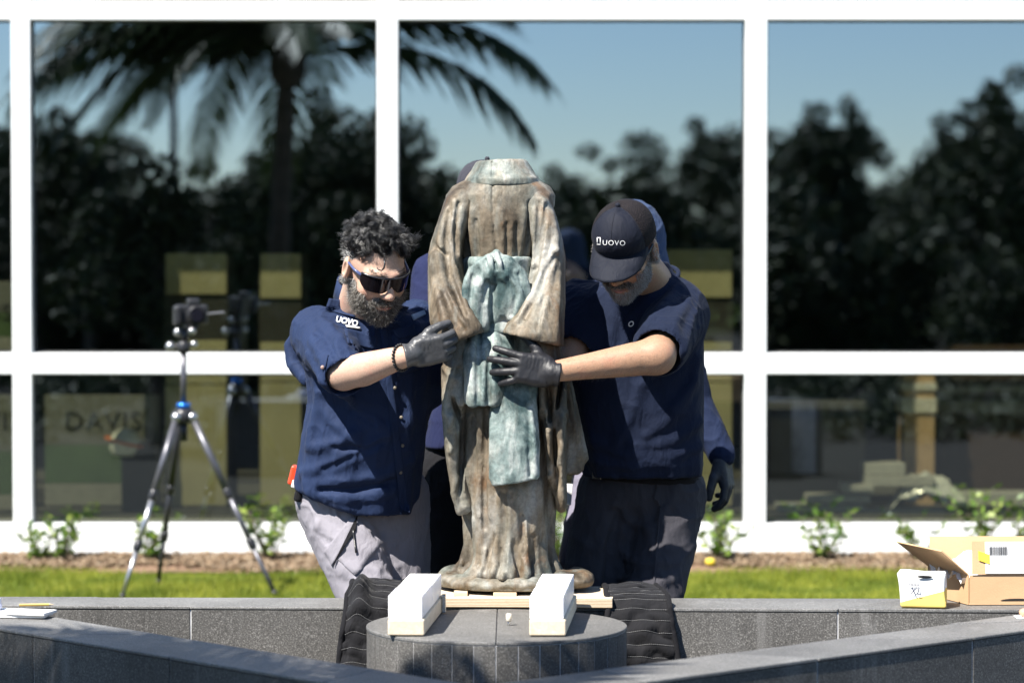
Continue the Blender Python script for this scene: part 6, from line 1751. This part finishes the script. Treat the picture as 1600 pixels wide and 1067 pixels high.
# ---- tripod with camera
def tripod():
    Yt = 13.15
    f_l, f_m, f_r = at(190, 938, 12.85), at(247, 921, 13.45), at(431, 934, 12.98)
    for f in (f_l, f_m, f_r): f.z = 0.01
    ap = at(287, 648, Yt); root = empty('camera_tripod', (ap.x, ap.y, 0)); tag(root, 'tall silver and black tripod standing on the lawn', 'tripod')
    M_AL = simple('tripod_silver', (0.45, 0.45, 0.46), 0.3, 0.1, metal=0.9); M_BK = simple('tripod_black', (0.03, 0.03, 0.033), 0.35, metal=0.3); M_BL = simple('anodised_blue', (0.02, 0.16, 0.55), 0.3, metal=0.6)
    M_GR = simple('tripod_grey', (0.11, 0.11, 0.125), 0.35, metal=0.5)
    for f, m in ((f_l, M_AL), (f_m, M_BK), (f_r, M_GR)):
        d = (f - ap); tp = ap + Vector((d.x, d.y, 0)).normalized() * 0.045 + Vector((0, 0, -0.01))
        lp = lambda t: tp.lerp(f, t)
        leg = MB().tube([tp, lp(0.42)], 0.0165, 12).build('leg', M_GR if m is M_AL else m, root, True)
        MB().tube([lp(0.42), lp(0.71)], 0.013, 12).build('leg_section', m, leg, True)
        MB().tube([lp(0.69), lp(0.99)], 0.0105, 12).build('leg_section', m, leg, True)
        for t in (0.40, 0.68): MB().tube([lp(t), lp(t + 0.012), lp(t + 0.05), lp(t + 0.06)], [0.016, 0.0195, 0.0195, 0.014], 12).build('twist_lock', M_BK, leg, True)
        MB().tube([lp(0.728), lp(0.738)], 0.0155, 12).build('lock_ring', M_BL, leg, True)
        MB().tube([lp(0.97), lp(1.0)], [0.012, 0.016], 10).build('rubber_foot', M_BK, leg, True)
        MB().sphere(tp, 0.026, 12, 8).build('leg_hinge', M_AL, root, True)
    MB().tube([ap + Vector((0, 0, z)) for z in (-0.12, -0.03)], 0.018, 12).build('column_hook', M_BK, root, True)
    MB().tube([ap + Vector((0, 0, z)) for z in (-0.04, -0.03, 0.02, 0.03)], [0.035, 0.05, 0.05, 0.03], 16).build('spider', M_BK, root, True)
    MB().tube([ap + Vector((0, 0, z)) for z in (0.03, 0.055)], 0.032, 16).build('column_collar', M_BL, root, True)
    hz = at(287, 548, Yt).z - ap.z
    MB().tube([ap + Vector((0, 0, z)) for z in (0.05, hz)], 0.014, 12).build('centre_column', M_GR, root, True)
    hp = at(287, 543, Yt)
    bh = MB().tube([hp + Vector((0, 0, z)) for z in (-0.025, -0.015, 0.02, 0.03)], [0.022, 0.03, 0.03, 0.02], 14).build('ball_head', M_BK, root, True)
    for px, py, r in ((266, 541, 0.022), (303, 538, 0.018)): 
        q = at(px, py, Yt); MB().tube([Vector((hp.x, hp.y, q.z)), q], 0.008, 8).build('knob_shaft', M_BK, bh, True); MB().sphere(q, r, 12, 8).build('head_knob', M_AL, bh, True)
    MB().tube([hp + Vector((0.004, 0, 0.03)), hp + Vector((0.008, 0, 0.085))], [0.016, 0.02], 12).build('head_stem', M_BK, bh, True)
    q = at(278, 519, Yt); MB().sphere(q, 0.02, 12, 8).build('head_knob', M_AL, bh, True)
    q = at(300, 517, Yt - 0.04); MB().sphere(q, 0.018, 12, 8).build('head_knob', M_AL, bh, True)
    # camera
    c = at(299, 491, Yt)
    cr = empty('photo_camera', (c.x, c.y, c.z - 0.07)); tag(cr, 'black photo camera mounted on the tripod, lens toward the workers', 'camera')
    M_CAMB = simple('camera_body', (0.02, 0.02, 0.022), 0.4)
    RZ = Matrix.Rotation(R(14), 3, 'Z')
    def cb(nm, off, h, bev=0.006, mat=M_CAMB): return MB().box(c + RZ @ Vector(off), h, RZ, bev).build(nm, mat, cr)
    cb('camera_body', (0, 0, 0), (0.074, 0.03, 0.045), 0.012); cb('viewfinder_hump', (0.008, 0, 0.055), (0.028, 0.03, 0.018), 0.01); cb('camera_grip', (-0.066, -0.012, -0.005), (0.018, 0.036, 0.045), 0.012)
    l0 = c + RZ @ Vector((0.012, -0.03, -0.002)); ld = RZ @ Vector((0, -1, 0))
    MB().tube([l0, l0 + ld * 0.02, l0 + ld * 0.022, l0 + ld * 0.08], [0.036, 0.036, 0.041, 0.043], 20).build('lens_barrel', M_CAMB, cr, True)
    MB().tube([l0 + ld * 0.0801, l0 + ld * 0.0805], [0.030, 0.030], 20).build('front_glass', simple('lens_glass', (0.01, 0.01, 0.015), 0.03), cr)
    MB().tube([l0 + ld * 0.078, l0 + ld * 0.083], [0.0425, 0.038], 20, False).build('lens_ring', M_BK, cr, True)
    r0 = c + RZ @ Vector((0.05, -0.02, 0.0)); MB().tube([r0, at(350, 488, Yt)], 0.004, 6).build('remote_lever', M_AL, cr)
    cb('quick_release_plate', (0, 0, -0.056), (0.03, 0.025, 0.01), 0.003)
tripod()

# ---- shrubs in the mulch bed
def shrub(px, h, n, label, spread=0.16):
    x = Xt(px); y = 14.12; root = empty('shrub', (x, y, 0.03)); tag(root, label, 'shrub', 'young shrubs along the white base')
    rs = np.random.default_rng(px); mb = MB(); lv = MB(); tips = []
    for k in range(n):
        a = rs.uniform(0, 6.28); r = rs.uniform(0.03, spread); hh = h * rs.uniform(0.6, 1.0)
        b0 = Vector((x + rs.uniform(-0.02, 0.02), y + rs.uniform(-0.015, 0.015), 0.03)); tp = b0 + Vector((r * math.cos(a), 0.45 * r * math.sin(a), hh)); md = b0.lerp(tp, 0.5) + Vector((rs.uniform(-0.02, 0.02), 0, 0.02))
        mb.tube([b0, md, tp], [0.004, 0.003, 0.0015], 5)
        for j in range(15):
            t = rs.uniform(0.15, 1.0); q = b0.lerp(md, t * 2) if t < 0.5 else md.lerp(tp, t * 2 - 1)
            d = Vector((rs.normal(), rs.normal() * 0.6, rs.uniform(0.1, 1.0))).normalized(); L_ = rs.uniform(0.024, 0.056); sd = d.cross(Vector((rs.normal(), rs.normal(), rs.normal()))).normalized() * L_ * 0.28
            lv.add([q, q + d * L_ * 0.5 + sd, q + d * L_, q + d * L_ * 0.5 - sd], [(0, 1, 2, 3)])
    mb.build('stem', M_BARK, root, True); o = lv.build('leaves', M_LEAF, root); o['kind'] = 'stuff'
shrub(72, 0.24, 7, 'leafy green shrub at the far left of the white base, left of a pair'); shrub(110, 0.27, 8, 'leafy green shrub at the far left of the white base, right of a pair')
shrub(245, 0.24, 8, 'thin green shrub behind the tripod legs'); shrub(428, 0.30, 11, 'bushy green shrub between tripod and left worker', 0.2)
shrub(872, 0.30, 9, 'green shrub glimpsed between statue and capped worker'); shrub(1120, 0.30, 13, 'bushy green shrub right of the capped worker', 0.22)
shrub(1280, 0.29, 10, 'upright green shrub under the right window, halfway to the carton'); shrub(1425, 0.24, 8, 'sparse green shrub just left of the cardboard carton', 0.2); shrub(1520, 0.36, 11, 'tall bright green shrub behind the cardboard carton', 0.18); shrub(1590, 0.30, 8, 'green shrub behind the carton at the right edge', 0.18)
p = at(1110, 885, 14.05); tag(MB().sphere((p.x, 14.05, 0.05), 0.02, 8, 5, (1.3, 0.6, 0.9)).build('yellow_flower_head', simple('yellow_petal', (0.8, 0.58, 0.04), 0.6, 0.3, 90), None, True), 'yellow blossom lying on the mulch right of the capped worker', 'flower')

# ---- things inside the building and shapes standing in for reflections
YI = 15.1
def inbox(name, px0, py0, px1, py1, Y, dep, mat, parent=None, b=0.004):
    a_, b_ = at(px0, py1, Y), at(px1, py0, Y)
    return MB().box(((a_.x + b_.x) / 2, Y + dep / 2, (a_.z + b_.z) / 2), ((b_.x - a_.x) / 2, dep / 2, (b_.z - a_.z) / 2), None, b).build(name, mat, parent)
M_KRAFT = simple('olive_board', (0.36, 0.335, 0.20), 0.8, 0.15, 3); M_INK = simple('dark_grey_board', (0.03, 0.03, 0.028), 0.8)
def crate(l, r, rows, label):
    p = at((l + r) / 2, 795, YI); root = empty('packing_crate', (p.x, YI, ZF)); tag(root, label, 'crate', 'crates inside the building')
    zb = 812
    inbox('crate_body', l, 398, r, zb, YI + 0.004, 0.5, M_INK, root)  # dark gap between the panels paints a reflected band into the crate
    for t_, b_ in rows: inbox('crate_panel', l + 2, t_, r - 2, b_, YI - 0.012, 0.015, M_KRAFT, root)
crate(257, 356, [(396, 460), (532, 600), (602, 790)], 'tall crate with olive panels inside the window, behind the tripod camera')
crate(405, 472, [(396, 466), (535, 596), (598, 790)], 'narrow crate with olive panels inside the window, left of the bearded worker')
crate(1040, 1146, [(390, 465), (535, 596), (598, 790)], 'tall crate with olive panels inside the window, right of the capped worker')
def sign(px0, px1, py0, py1, txt_px, txt_py, em, label, txt='DAVIS'):
    p = at((px0 + px1) / 2, py1, YI); root = empty('sign_board', (p.x, YI, p.z)); tag(root, label, 'sign', 'sign boards inside the building')
    m_ = py0 + (py1 - py0) * 0.45; m2 = py0 + (py1 - py0) * 0.8
    inbox('sign_panel', px0, py0, px1, m_, YI, 0.03, simple('sign_grey', (0.15, 0.155, 0.145), 0.6), root)
    inbox('sign_panel', px0, m_ + 0.5, px1, m2, YI, 0.03, simple('sign_green', (0.07, 0.12, 0.05), 0.6, 0.2, 4), root)  # green panel paints the mirrored grass into the board's colour
    inbox('sign_foot', px0, m2 + 0.5, px1, py1, YI, 0.05, simple('sign_pale', (0.24, 0.24, 0.22), 0.6), root)  # pale strip paints the mirrored ground below the green
    V, F = text_geo(txt, 1.12)
    e_ = em / FPX * YI; o_ = at(txt_px, txt_py, YI - 0.006)
    link('sign_lettering', mesh_from('sign_lettering', [(o_.x + v.x * e_, YI - 0.006, o_.z + v.y * e_) for v in V], F), simple('sign_ink', (0.015, 0.015, 0.015), 0.6), root)
sign(70, 250, 617, 790, 100, 671, 41, 'grey and green board lettered DAVIS inside the lower left window')
sign(-115, 30, 617, 812, -88, 671, 41, 'board whose last letter S shows at the lower left edge')  # repeated sign, its reflection built as a board indoors
sign(-115, 30, 440, 548, -88, 500, 36, 'upper board whose last letter S shows at the left edge')  # another repeat of the reflected sign built as a board
inbox('storage_bin', 190, 692, 246, 800, YI - 0.14, 0.1, simple('bin_grey', (0.035, 0.035, 0.038), 0.7)); tag(bpy.data.objects['storage_bin'], 'dark grey bin in front of the DAVIS board', 'bin')  # dark box built for part of a bending person's reflection
hh = at(196, 694, YI - 0.1); hat = empty('hard_hat', hh); tag(hat, 'white hard hat with orange rim lying on the grey bin', 'hard hat')  # cap shape built in place of a bending person's reflection
s = SDF((hh.x - 0.16, hh.y - 0.1, hh.z - 0.06), (hh.x + 0.16, hh.y + 0.1, hh.z + 0.14), 0.006); s.ell((hh.x, hh.y, hh.z + 0.0), (0.085, 0.075, 0.085), Matrix.Rotation(R(15), 3, 'Y'), 0); s.half((0, 0, hh.z + 0.005), (0.25, 0, -1))
sdf_obj('hat_shell', s, simple('hat_white', (0.75, 0.78, 0.75), 0.2), hat)
MB().tube([hh + Vector((0.10 * math.cos(a), 0.09 * math.sin(a), 0.012 - 0.025 * math.cos(a))) for a in np.linspace(0, 6.2832, 33)], 0.008, 8, False).build('hat_rim', simple('hat_orange', (0.7, 0.18, 0.05), 0.4), hat, True)
# grey arch standing in for the tripod's reflection
s = SDF((at(370, 560, YI).x, YI + 0.05, at(0, 620, YI).z), (at(415, 450, YI).x + 0.05, YI + 0.2, at(0, 445, YI).z), 0.008)
pts = [at(382, 615, YI + 0.12), at(380, 500, YI + 0.12), at(386, 470, YI + 0.12), at(398, 458, YI + 0.12), at(412, 466, YI + 0.12), at(418, 500, YI + 0.12)]
tag(MB().tube(pts, 0.022, 10).build('arched_rail', simple('arch_grey', (0.16, 0.16, 0.16), 0.5), None, True), 'grey arched rail standing between the two crates inside', 'rail')
# right hand window: column, dark cabinet, stacked boards, plastic
col = empty('interior_column', (at(1436, 735, YI + 0.25).x, YI + 0.25, ZF)); tag(col, 'brown column with white bands inside the right window', 'column')
inbox('column_shaft', 1412, 560, 1461, 815, YI + 0.25, 0.25, simple('column_brown', (0.52, 0.36, 0.22), 0.7), col)
for t_, b_ in ((598, 610), (622, 645)): inbox('column_band', 1409, t_, 1464, b_, YI + 0.235, 0.27, simple('band_white', (0.62, 0.6, 0.55), 0.6), col)
pt = inbox('partition', 1464, 540, 1800, 815, YI + 0.5, 0.1, simple('partition_brown', (0.055, 0.03, 0.02), 0.7)); tag(pt, 'dark brown partition with pale stripes right of the column inside', 'partition')
for t_, b_ in ((603, 614), (626, 646)): inbox('partition_stripe', 1466, t_, 1800, b_, YI + 0.48, 0.015, simple('stripe_grey', (0.25, 0.23, 0.21), 0.6), pt)
cab = inbox('dark_cabinet', 1203, 640, 1352, 815, YI + 0.2, 0.3, simple('cabinet_black', (0.012, 0.012, 0.012), 0.5)); tag(cab, 'black cabinet inside the lower right window', 'cabinet')
inbox('cabinet_top', 1198, 628, 1358, 640, YI + 0.17, 0.35, simple('cabinet_edge', (0.10, 0.10, 0.11), 0.5), cab)
M_PLANK = simple('pale_plank', (0.42, 0.42, 0.41), 0.6)
for i, (l, r, t_, b_, dy, lb) in enumerate(((1205, 1360, 803, 816, 0.0, 'lowest pale board of the pile inside the right window'), (1215, 1352, 789, 800, 0.02, 'second pale board of the pile inside the right window'), (1262, 1360, 774, 786, 0.04, 'third pale board of the pile inside the right window'),
                                       (1318, 1366, 757, 771, 0.05, 'short pale board on top of the pile inside'), (1352, 1415, 724, 742, 0.1, 'cream slab leaning by the column foot inside'), (1352, 1460, 744, 760, 0.06, 'upper grey slab by the column foot inside'), (1350, 1500, 796, 815, 0.0, 'pale slab along the sill under the plastic inside'), (1502, 1610, 770, 790, 0.1, 'grey slab right of the plastic heap inside'))):
    tag(inbox('stacked_board', l, t_, r, b_, YI - 0.25 + dy, 0.2, M_PLANK), lb, 'board', 'boards piled inside the right window')
n = 24; V, F = [], []
for j in range(n + 1):
    for i in range(n + 1):
        u, v = i / n, j / n; q = Vector((u * 6, v * 5, 7.7)); p = at(1385 + 130 * u, 798, YI - 0.2 + 0.25 * v)
        V.append((p.x, p.y, p.z + 0.19 * (math.sin(math.pi * u) ** 0.7) * math.sin(math.pi * (0.15 + 0.7 * v)) + 0.05 * mnoise.noise(q) + 0.03 * mnoise.noise(q * 2.3)))
for j in range(n):
    for i in range(n): a_ = j * (n + 1) + i; F.append((a_, a_ + 1, a_ + n + 2, a_ + n + 1))
tag(link('plastic_heap', mesh_from('plastic_heap', V, F), simple('clear_plastic', (0.66, 0.68, 0.68), 0.15), None, True), 'crumpled shiny plastic sheeting heaped by the column inside', 'plastic sheeting')
# ================================================================ trees across the forecourt (seen mirrored in the glass, and casting the dapple)
def frond(length, droop, nl=46, seed=0):
    """one palm frond as ONE mesh along +X from the origin: rachis and leaflets"""
    rs = np.random.default_rng(seed); mb = MB()
    pt = lambda t: Vector((length * (t - 0.12 * droop * t ** 3), 0, length * (0.42 * t - droop * 0.62 * t ** 2.1)))
    mb.tube([pt(k / 12) for k in range(13)], [0.022 * (1 - 0.85 * k / 12) + 0.002 for k in range(13)], 5)
    for k in range(nl):
        t = 0.12 + 0.88 * k / nl; p = pt(t); tg = (pt(min(1, t + 0.02)) - pt(t - 0.02)).normalized()
        L = length * 0.30 * (math.sin(math.pi * (0.12 + 0.80 * t)) ** 0.8) * rs.uniform(0.85, 1.1)
        for sg in (-1, 1):
            d = (tg * 0.75 + Vector((0, sg * 0.8, 0)) + Vector((0, 0, -0.15 - 0.25 * rs.uniform()))).normalized()
            e1 = p + d * L * 0.5 + Vector((0, 0, 0.03 * L)); e2 = p + d * L + Vector((0, 0, -0.22 * L))
            w = tg * 0.027
            mb.add([p - w * 0.6, p + w * 0.6, e1 + w, e2, e1 - w], [(0, 1, 2, 4), (4, 2, 3)])
    return mb.me('frond')
FR = [frond(2.4, 1.0, seed=1), frond(2.1, 1.35, seed=2), frond(1.9, 1.75, seed=3)]
for m in FR: m.materials.append(M_PALM)
def palm(x, y, h, label, azs, seed, lean=(0.1, 0.05), sc=1.0):
    root = empty('palm_tree', (x, y, 0)); tag(root, label, 'palm', 'palms on the forecourt')
    rs = np.random.default_rng(seed)
    pts = [Vector((x + lean[0] * t * t, y + lean[1] * t * t, h * t)) for t in np.linspace(0, 1, 14)]
    MB().tube(pts, [0.10 - 0.03 * t + (0.012 if i % 2 else 0) for i, t in enumerate(np.linspace(0, 1, 14))], 12).build('trunk', M_BARK, root, True)
    c = pts[-1]
    MB().sphere(c - Vector((0, 0, 0.05)), 0.16, 12, 8, (1, 1, 1.3)).build('crown_heart', M_BARK, root, True)
    for a, tilt, ty, s_ in azs:
        o = bpy.data.objects.new('frond', FR[ty]); COL.objects.link(o); o.parent = root
        o.matrix_parent_inverse = Matrix.Identity(4)
        o.location = Vector((c.x - x, c.y - y, c.z)); o.rotation_euler = (rs.uniform(-0.25, 0.25), R(-tilt), R(a)); o.scale = (s_ * sc,) * 3
azs = []
rs = np.random.default_rng(5)
for k in range(24):
    a = k * 137.5 % 360
    azs.append((a, rs.uniform(3, 55), int(rs.integers(0, 3)), rs.uniform(0.85, 1.1)))
azs = [z for z in azs if not (12 < z[0] < 108)] + [(355, -4, 0, 1.0), (340, 10, 0, 1.1), (186, 5, 0, 1.1), (170, 30, 1, 1.1), (202, 6, 1, 1.0), (158, 12, 0, 1.05), (8, 34, 1, 1.0), (64, 18, 0, 0.72), (80, 25, 1, 0.8)]
palm(-2.0, 4.5, 3.2, 'palm with drooping fronds mirrored in the left window', azs, 3)

def leafcloud(n, blobs, seed, size=0.11):
    rs = np.random.default_rng(seed); V = np.zeros((n, 4, 3), np.float32)
    w = np.array([b[3] ** 2 for b in blobs]); bi = rs.choice(len(blobs), n, p=w / w.sum())
    B = np.array(blobs)[bi]
    d = rs.normal(0, 1, (n, 3)); d /= np.linalg.norm(d, axis=1)[:, None]
    c = B[:, :3] + d * (B[:, 3] * rs.uniform(0.35, 1.05, n) ** 0.6)[:, None]
    a = rs.normal(0, 1, (n, 3)); a /= np.linalg.norm(a, axis=1)[:, None]
    b = np.cross(a, rs.normal(0, 1, (n, 3))); b /= np.linalg.norm(b, axis=1)[:, None]
    s = (size * rs.uniform(0.6, 1.3, n))[:, None]
    V[:, 0] = c - a * s; V[:, 1] = c + b * s * 0.4; V[:, 2] = c + a * s; V[:, 3] = c - b * s * 0.4
    return mesh_np('crown', V.reshape(-1, 3), np.arange(4 * n).reshape(-1, 4))
CROWNS = []
for sd in range(4):
    rs = np.random.default_rng(50 + sd)
    bl = [(rs.normal(0, 0.8), rs.normal(0, 0.8), rs.uniform(1.2, 4.6), rs.uniform(0.45, 0.95)) for _ in range(15)] + [(rs.normal(0, 0.4), rs.normal(0, 0.4), 5.0 + 0.4 * k, 0.32) for k in range(2)]
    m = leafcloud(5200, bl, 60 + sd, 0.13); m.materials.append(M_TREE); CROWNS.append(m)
tm = MB(); tm.tube([Vector((0, 0, 0)), Vector((0.05, 0, 1.5)), Vector((0, 0.05, 3.0)), Vector((0.05, 0, 4.4))], [0.16, 0.12, 0.08, 0.03], 8)
for k in range(5):
    a = k * 1.3; tm.tube([Vector((0.02, 0, 1.4 + 0.5 * k)), Vector((0.9 * math.cos(a), 0.9 * math.sin(a), 2.3 + 0.5 * k))], [0.05, 0.015], 6)
TRUNK = tm.me('trunk'); TRUNK.materials.append(M_BARK)
def tree(x, y, s_, v, label, sz=1.0):
    root = empty('broadleaf_tree', (x, y, 0), None, (0, 0, v * 1.7 + x)); root.scale = (s_, s_, s_ * sz); tag(root, label, 'tree', 'trees across the forecourt')
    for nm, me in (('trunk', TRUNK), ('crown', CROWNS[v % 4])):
        o = bpy.data.objects.new(nm, me); COL.objects.link(o); o.parent = root
def mirror_x(px, Y): return (px - 800) / FPX * (2 * GY - Y)
def mirror_h(py, Y): return 1.55 + (400 - py) / FPX * (2 * GY - Y)
k = 0
spec = [(-40, -30, 130), (95, -24, 175), (190, -34, 265), (300, -36, 255), (420, -30, 235), (520, -36, 215), (575, -28, 235), (660, -34, 260), (730, -40, 262), (800, -34, 268), (870, -30, 258), (930, -36, 225), (1000, -34, 258), (1075, -38, 180), (1130, -33, 255), (1170, -30, 262),
        (1215, -36, 245), (1268, -30, 160), (1322, -30, 150), (1380, -34, 215), (1430, -38, 260), (1490, -26, 175), (1540, -24, 130), (1600, -22, 95), (1660, -24, 80)]
names = ['far left', 'left of the palm']
for i, (px, Y, top) in enumerate(spec):
    H = mirror_h(top, Y); base_h = 5.7
    w_ = 0.75 + 0.1 * (i % 3)
    lab = 'dark leafy tree mirrored in the windows, %s from the left edge' % (['first', 'second', 'third', 'fourth', 'fifth', 'sixth', 'seventh', 'eighth', 'ninth', 'tenth', 'eleventh', 'twelfth', 'thirteenth', 'fourteenth', 'fifteenth', 'sixteenth', 'seventeenth', 'eighteenth', 'nineteenth', 'twentieth', 'twenty-first', 'twenty-second', 'twenty-third', 'twenty-fourth', 'twenty-fifth'][i])
    tree(mirror_x(px, Y), Y, w_, i, lab, H / base_h / w_)
for i, (px, Y, top, w_) in enumerate([(55, -6, 165, 0.62), (140, -5.5, 240, 0.5), (330, -5.5, 245, 0.5), (425, -4.6, 200, 0.5), (515, -5, 130, 0.55), (585, -6, 175, 0.55), (690, -6.2, 255, 0.5), (1560, -6, 150, 0.6)]):
    lab = 'small dense dark tree close in the mirrored left windows, %s from the left' % (['first', 'second', 'third', 'fourth', 'fifth', 'sixth', 'seventh'][i]) if i < 7 else 'small dense dark tree mirrored at the far right window edge'
    tree(mirror_x(px, Y), Y, w_, i + 1, lab, mirror_h(top, Y) / 5.7 / w_)
tree(-2.9, 5.5, 0.40, 2, 'low dark tree beside the palm trunk in the mirrored left window', 1.05)  # added to cover the trunk's reflection and darken the left pane
o_ = ['first', 'second', 'third', 'fourth', 'fifth', 'sixth']
for i in range(6):
    for side, base_ in (('left', -130), ('right', 1740)):
        px = base_ + (-1 if side == 'left' else 1) * 95 * i; Y = -30 - 3 * (i % 3)
        tree(mirror_x(px, Y), Y, 0.8, i + 2, 'dark leafy tree past the %s end of the mirrored row, %s outward' % (side, o_[i]), mirror_h(150 + 40 * (i % 3), Y) / 5.7 / 0.8)
# hedge under the trees
hb = [(rng.uniform(-15, 15), -8.6 + rng.normal(0, 0.5), rng.uniform(0.2, 2.1), rng.uniform(0.4, 0.7)) for _ in range(220)]
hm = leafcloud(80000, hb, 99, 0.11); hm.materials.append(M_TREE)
tag(link('hedge', hm), 'long dark hedge mirrored low in the windows', 'hedge', kind='stuff')
gc = [(rng.uniform(-7, 7), yy, 0.05, rng.uniform(0.2, 0.34)) for yy in np.concatenate([rng.uniform(1.6, 5.6, 130), rng.uniform(-7.5, -1.2, 200)])]
gm = leafcloud(60000, gc, 77, 0.05); gm.materials.append(M_TREE)  # unseen planting added so the lower panes mirror dark ground
tag(link('groundcover', gm), 'low dark groundcover planting on the near side of the forecourt', 'groundcover', kind='stuff')
p_x = mirror_x(272, -20)
lp = empty('lamp_pole', (p_x, -20, 0)); tag(lp, 'thin dark lamp pole mirrored in the left window', 'lamp pole')
hp_ = mirror_h(90, -20)
MB().tube([Vector((p_x, -20, 0)), Vector((p_x, -20, hp_))], [0.09, 0.06], 10).build('pole', M_BLACKPL, lp, True)
MB().tube([Vector((p_x, -20, hp_)), Vector((p_x + 0.8, -20, hp_ + 0.12))], 0.04, 8).build('lamp_arm', M_BLACKPL, lp, True)
MB().box((p_x + 1.0, -20, hp_ + 0.12), (0.25, 0.1, 0.05), None, 0.02).build('lamp_head', M_BLACKPL, lp)
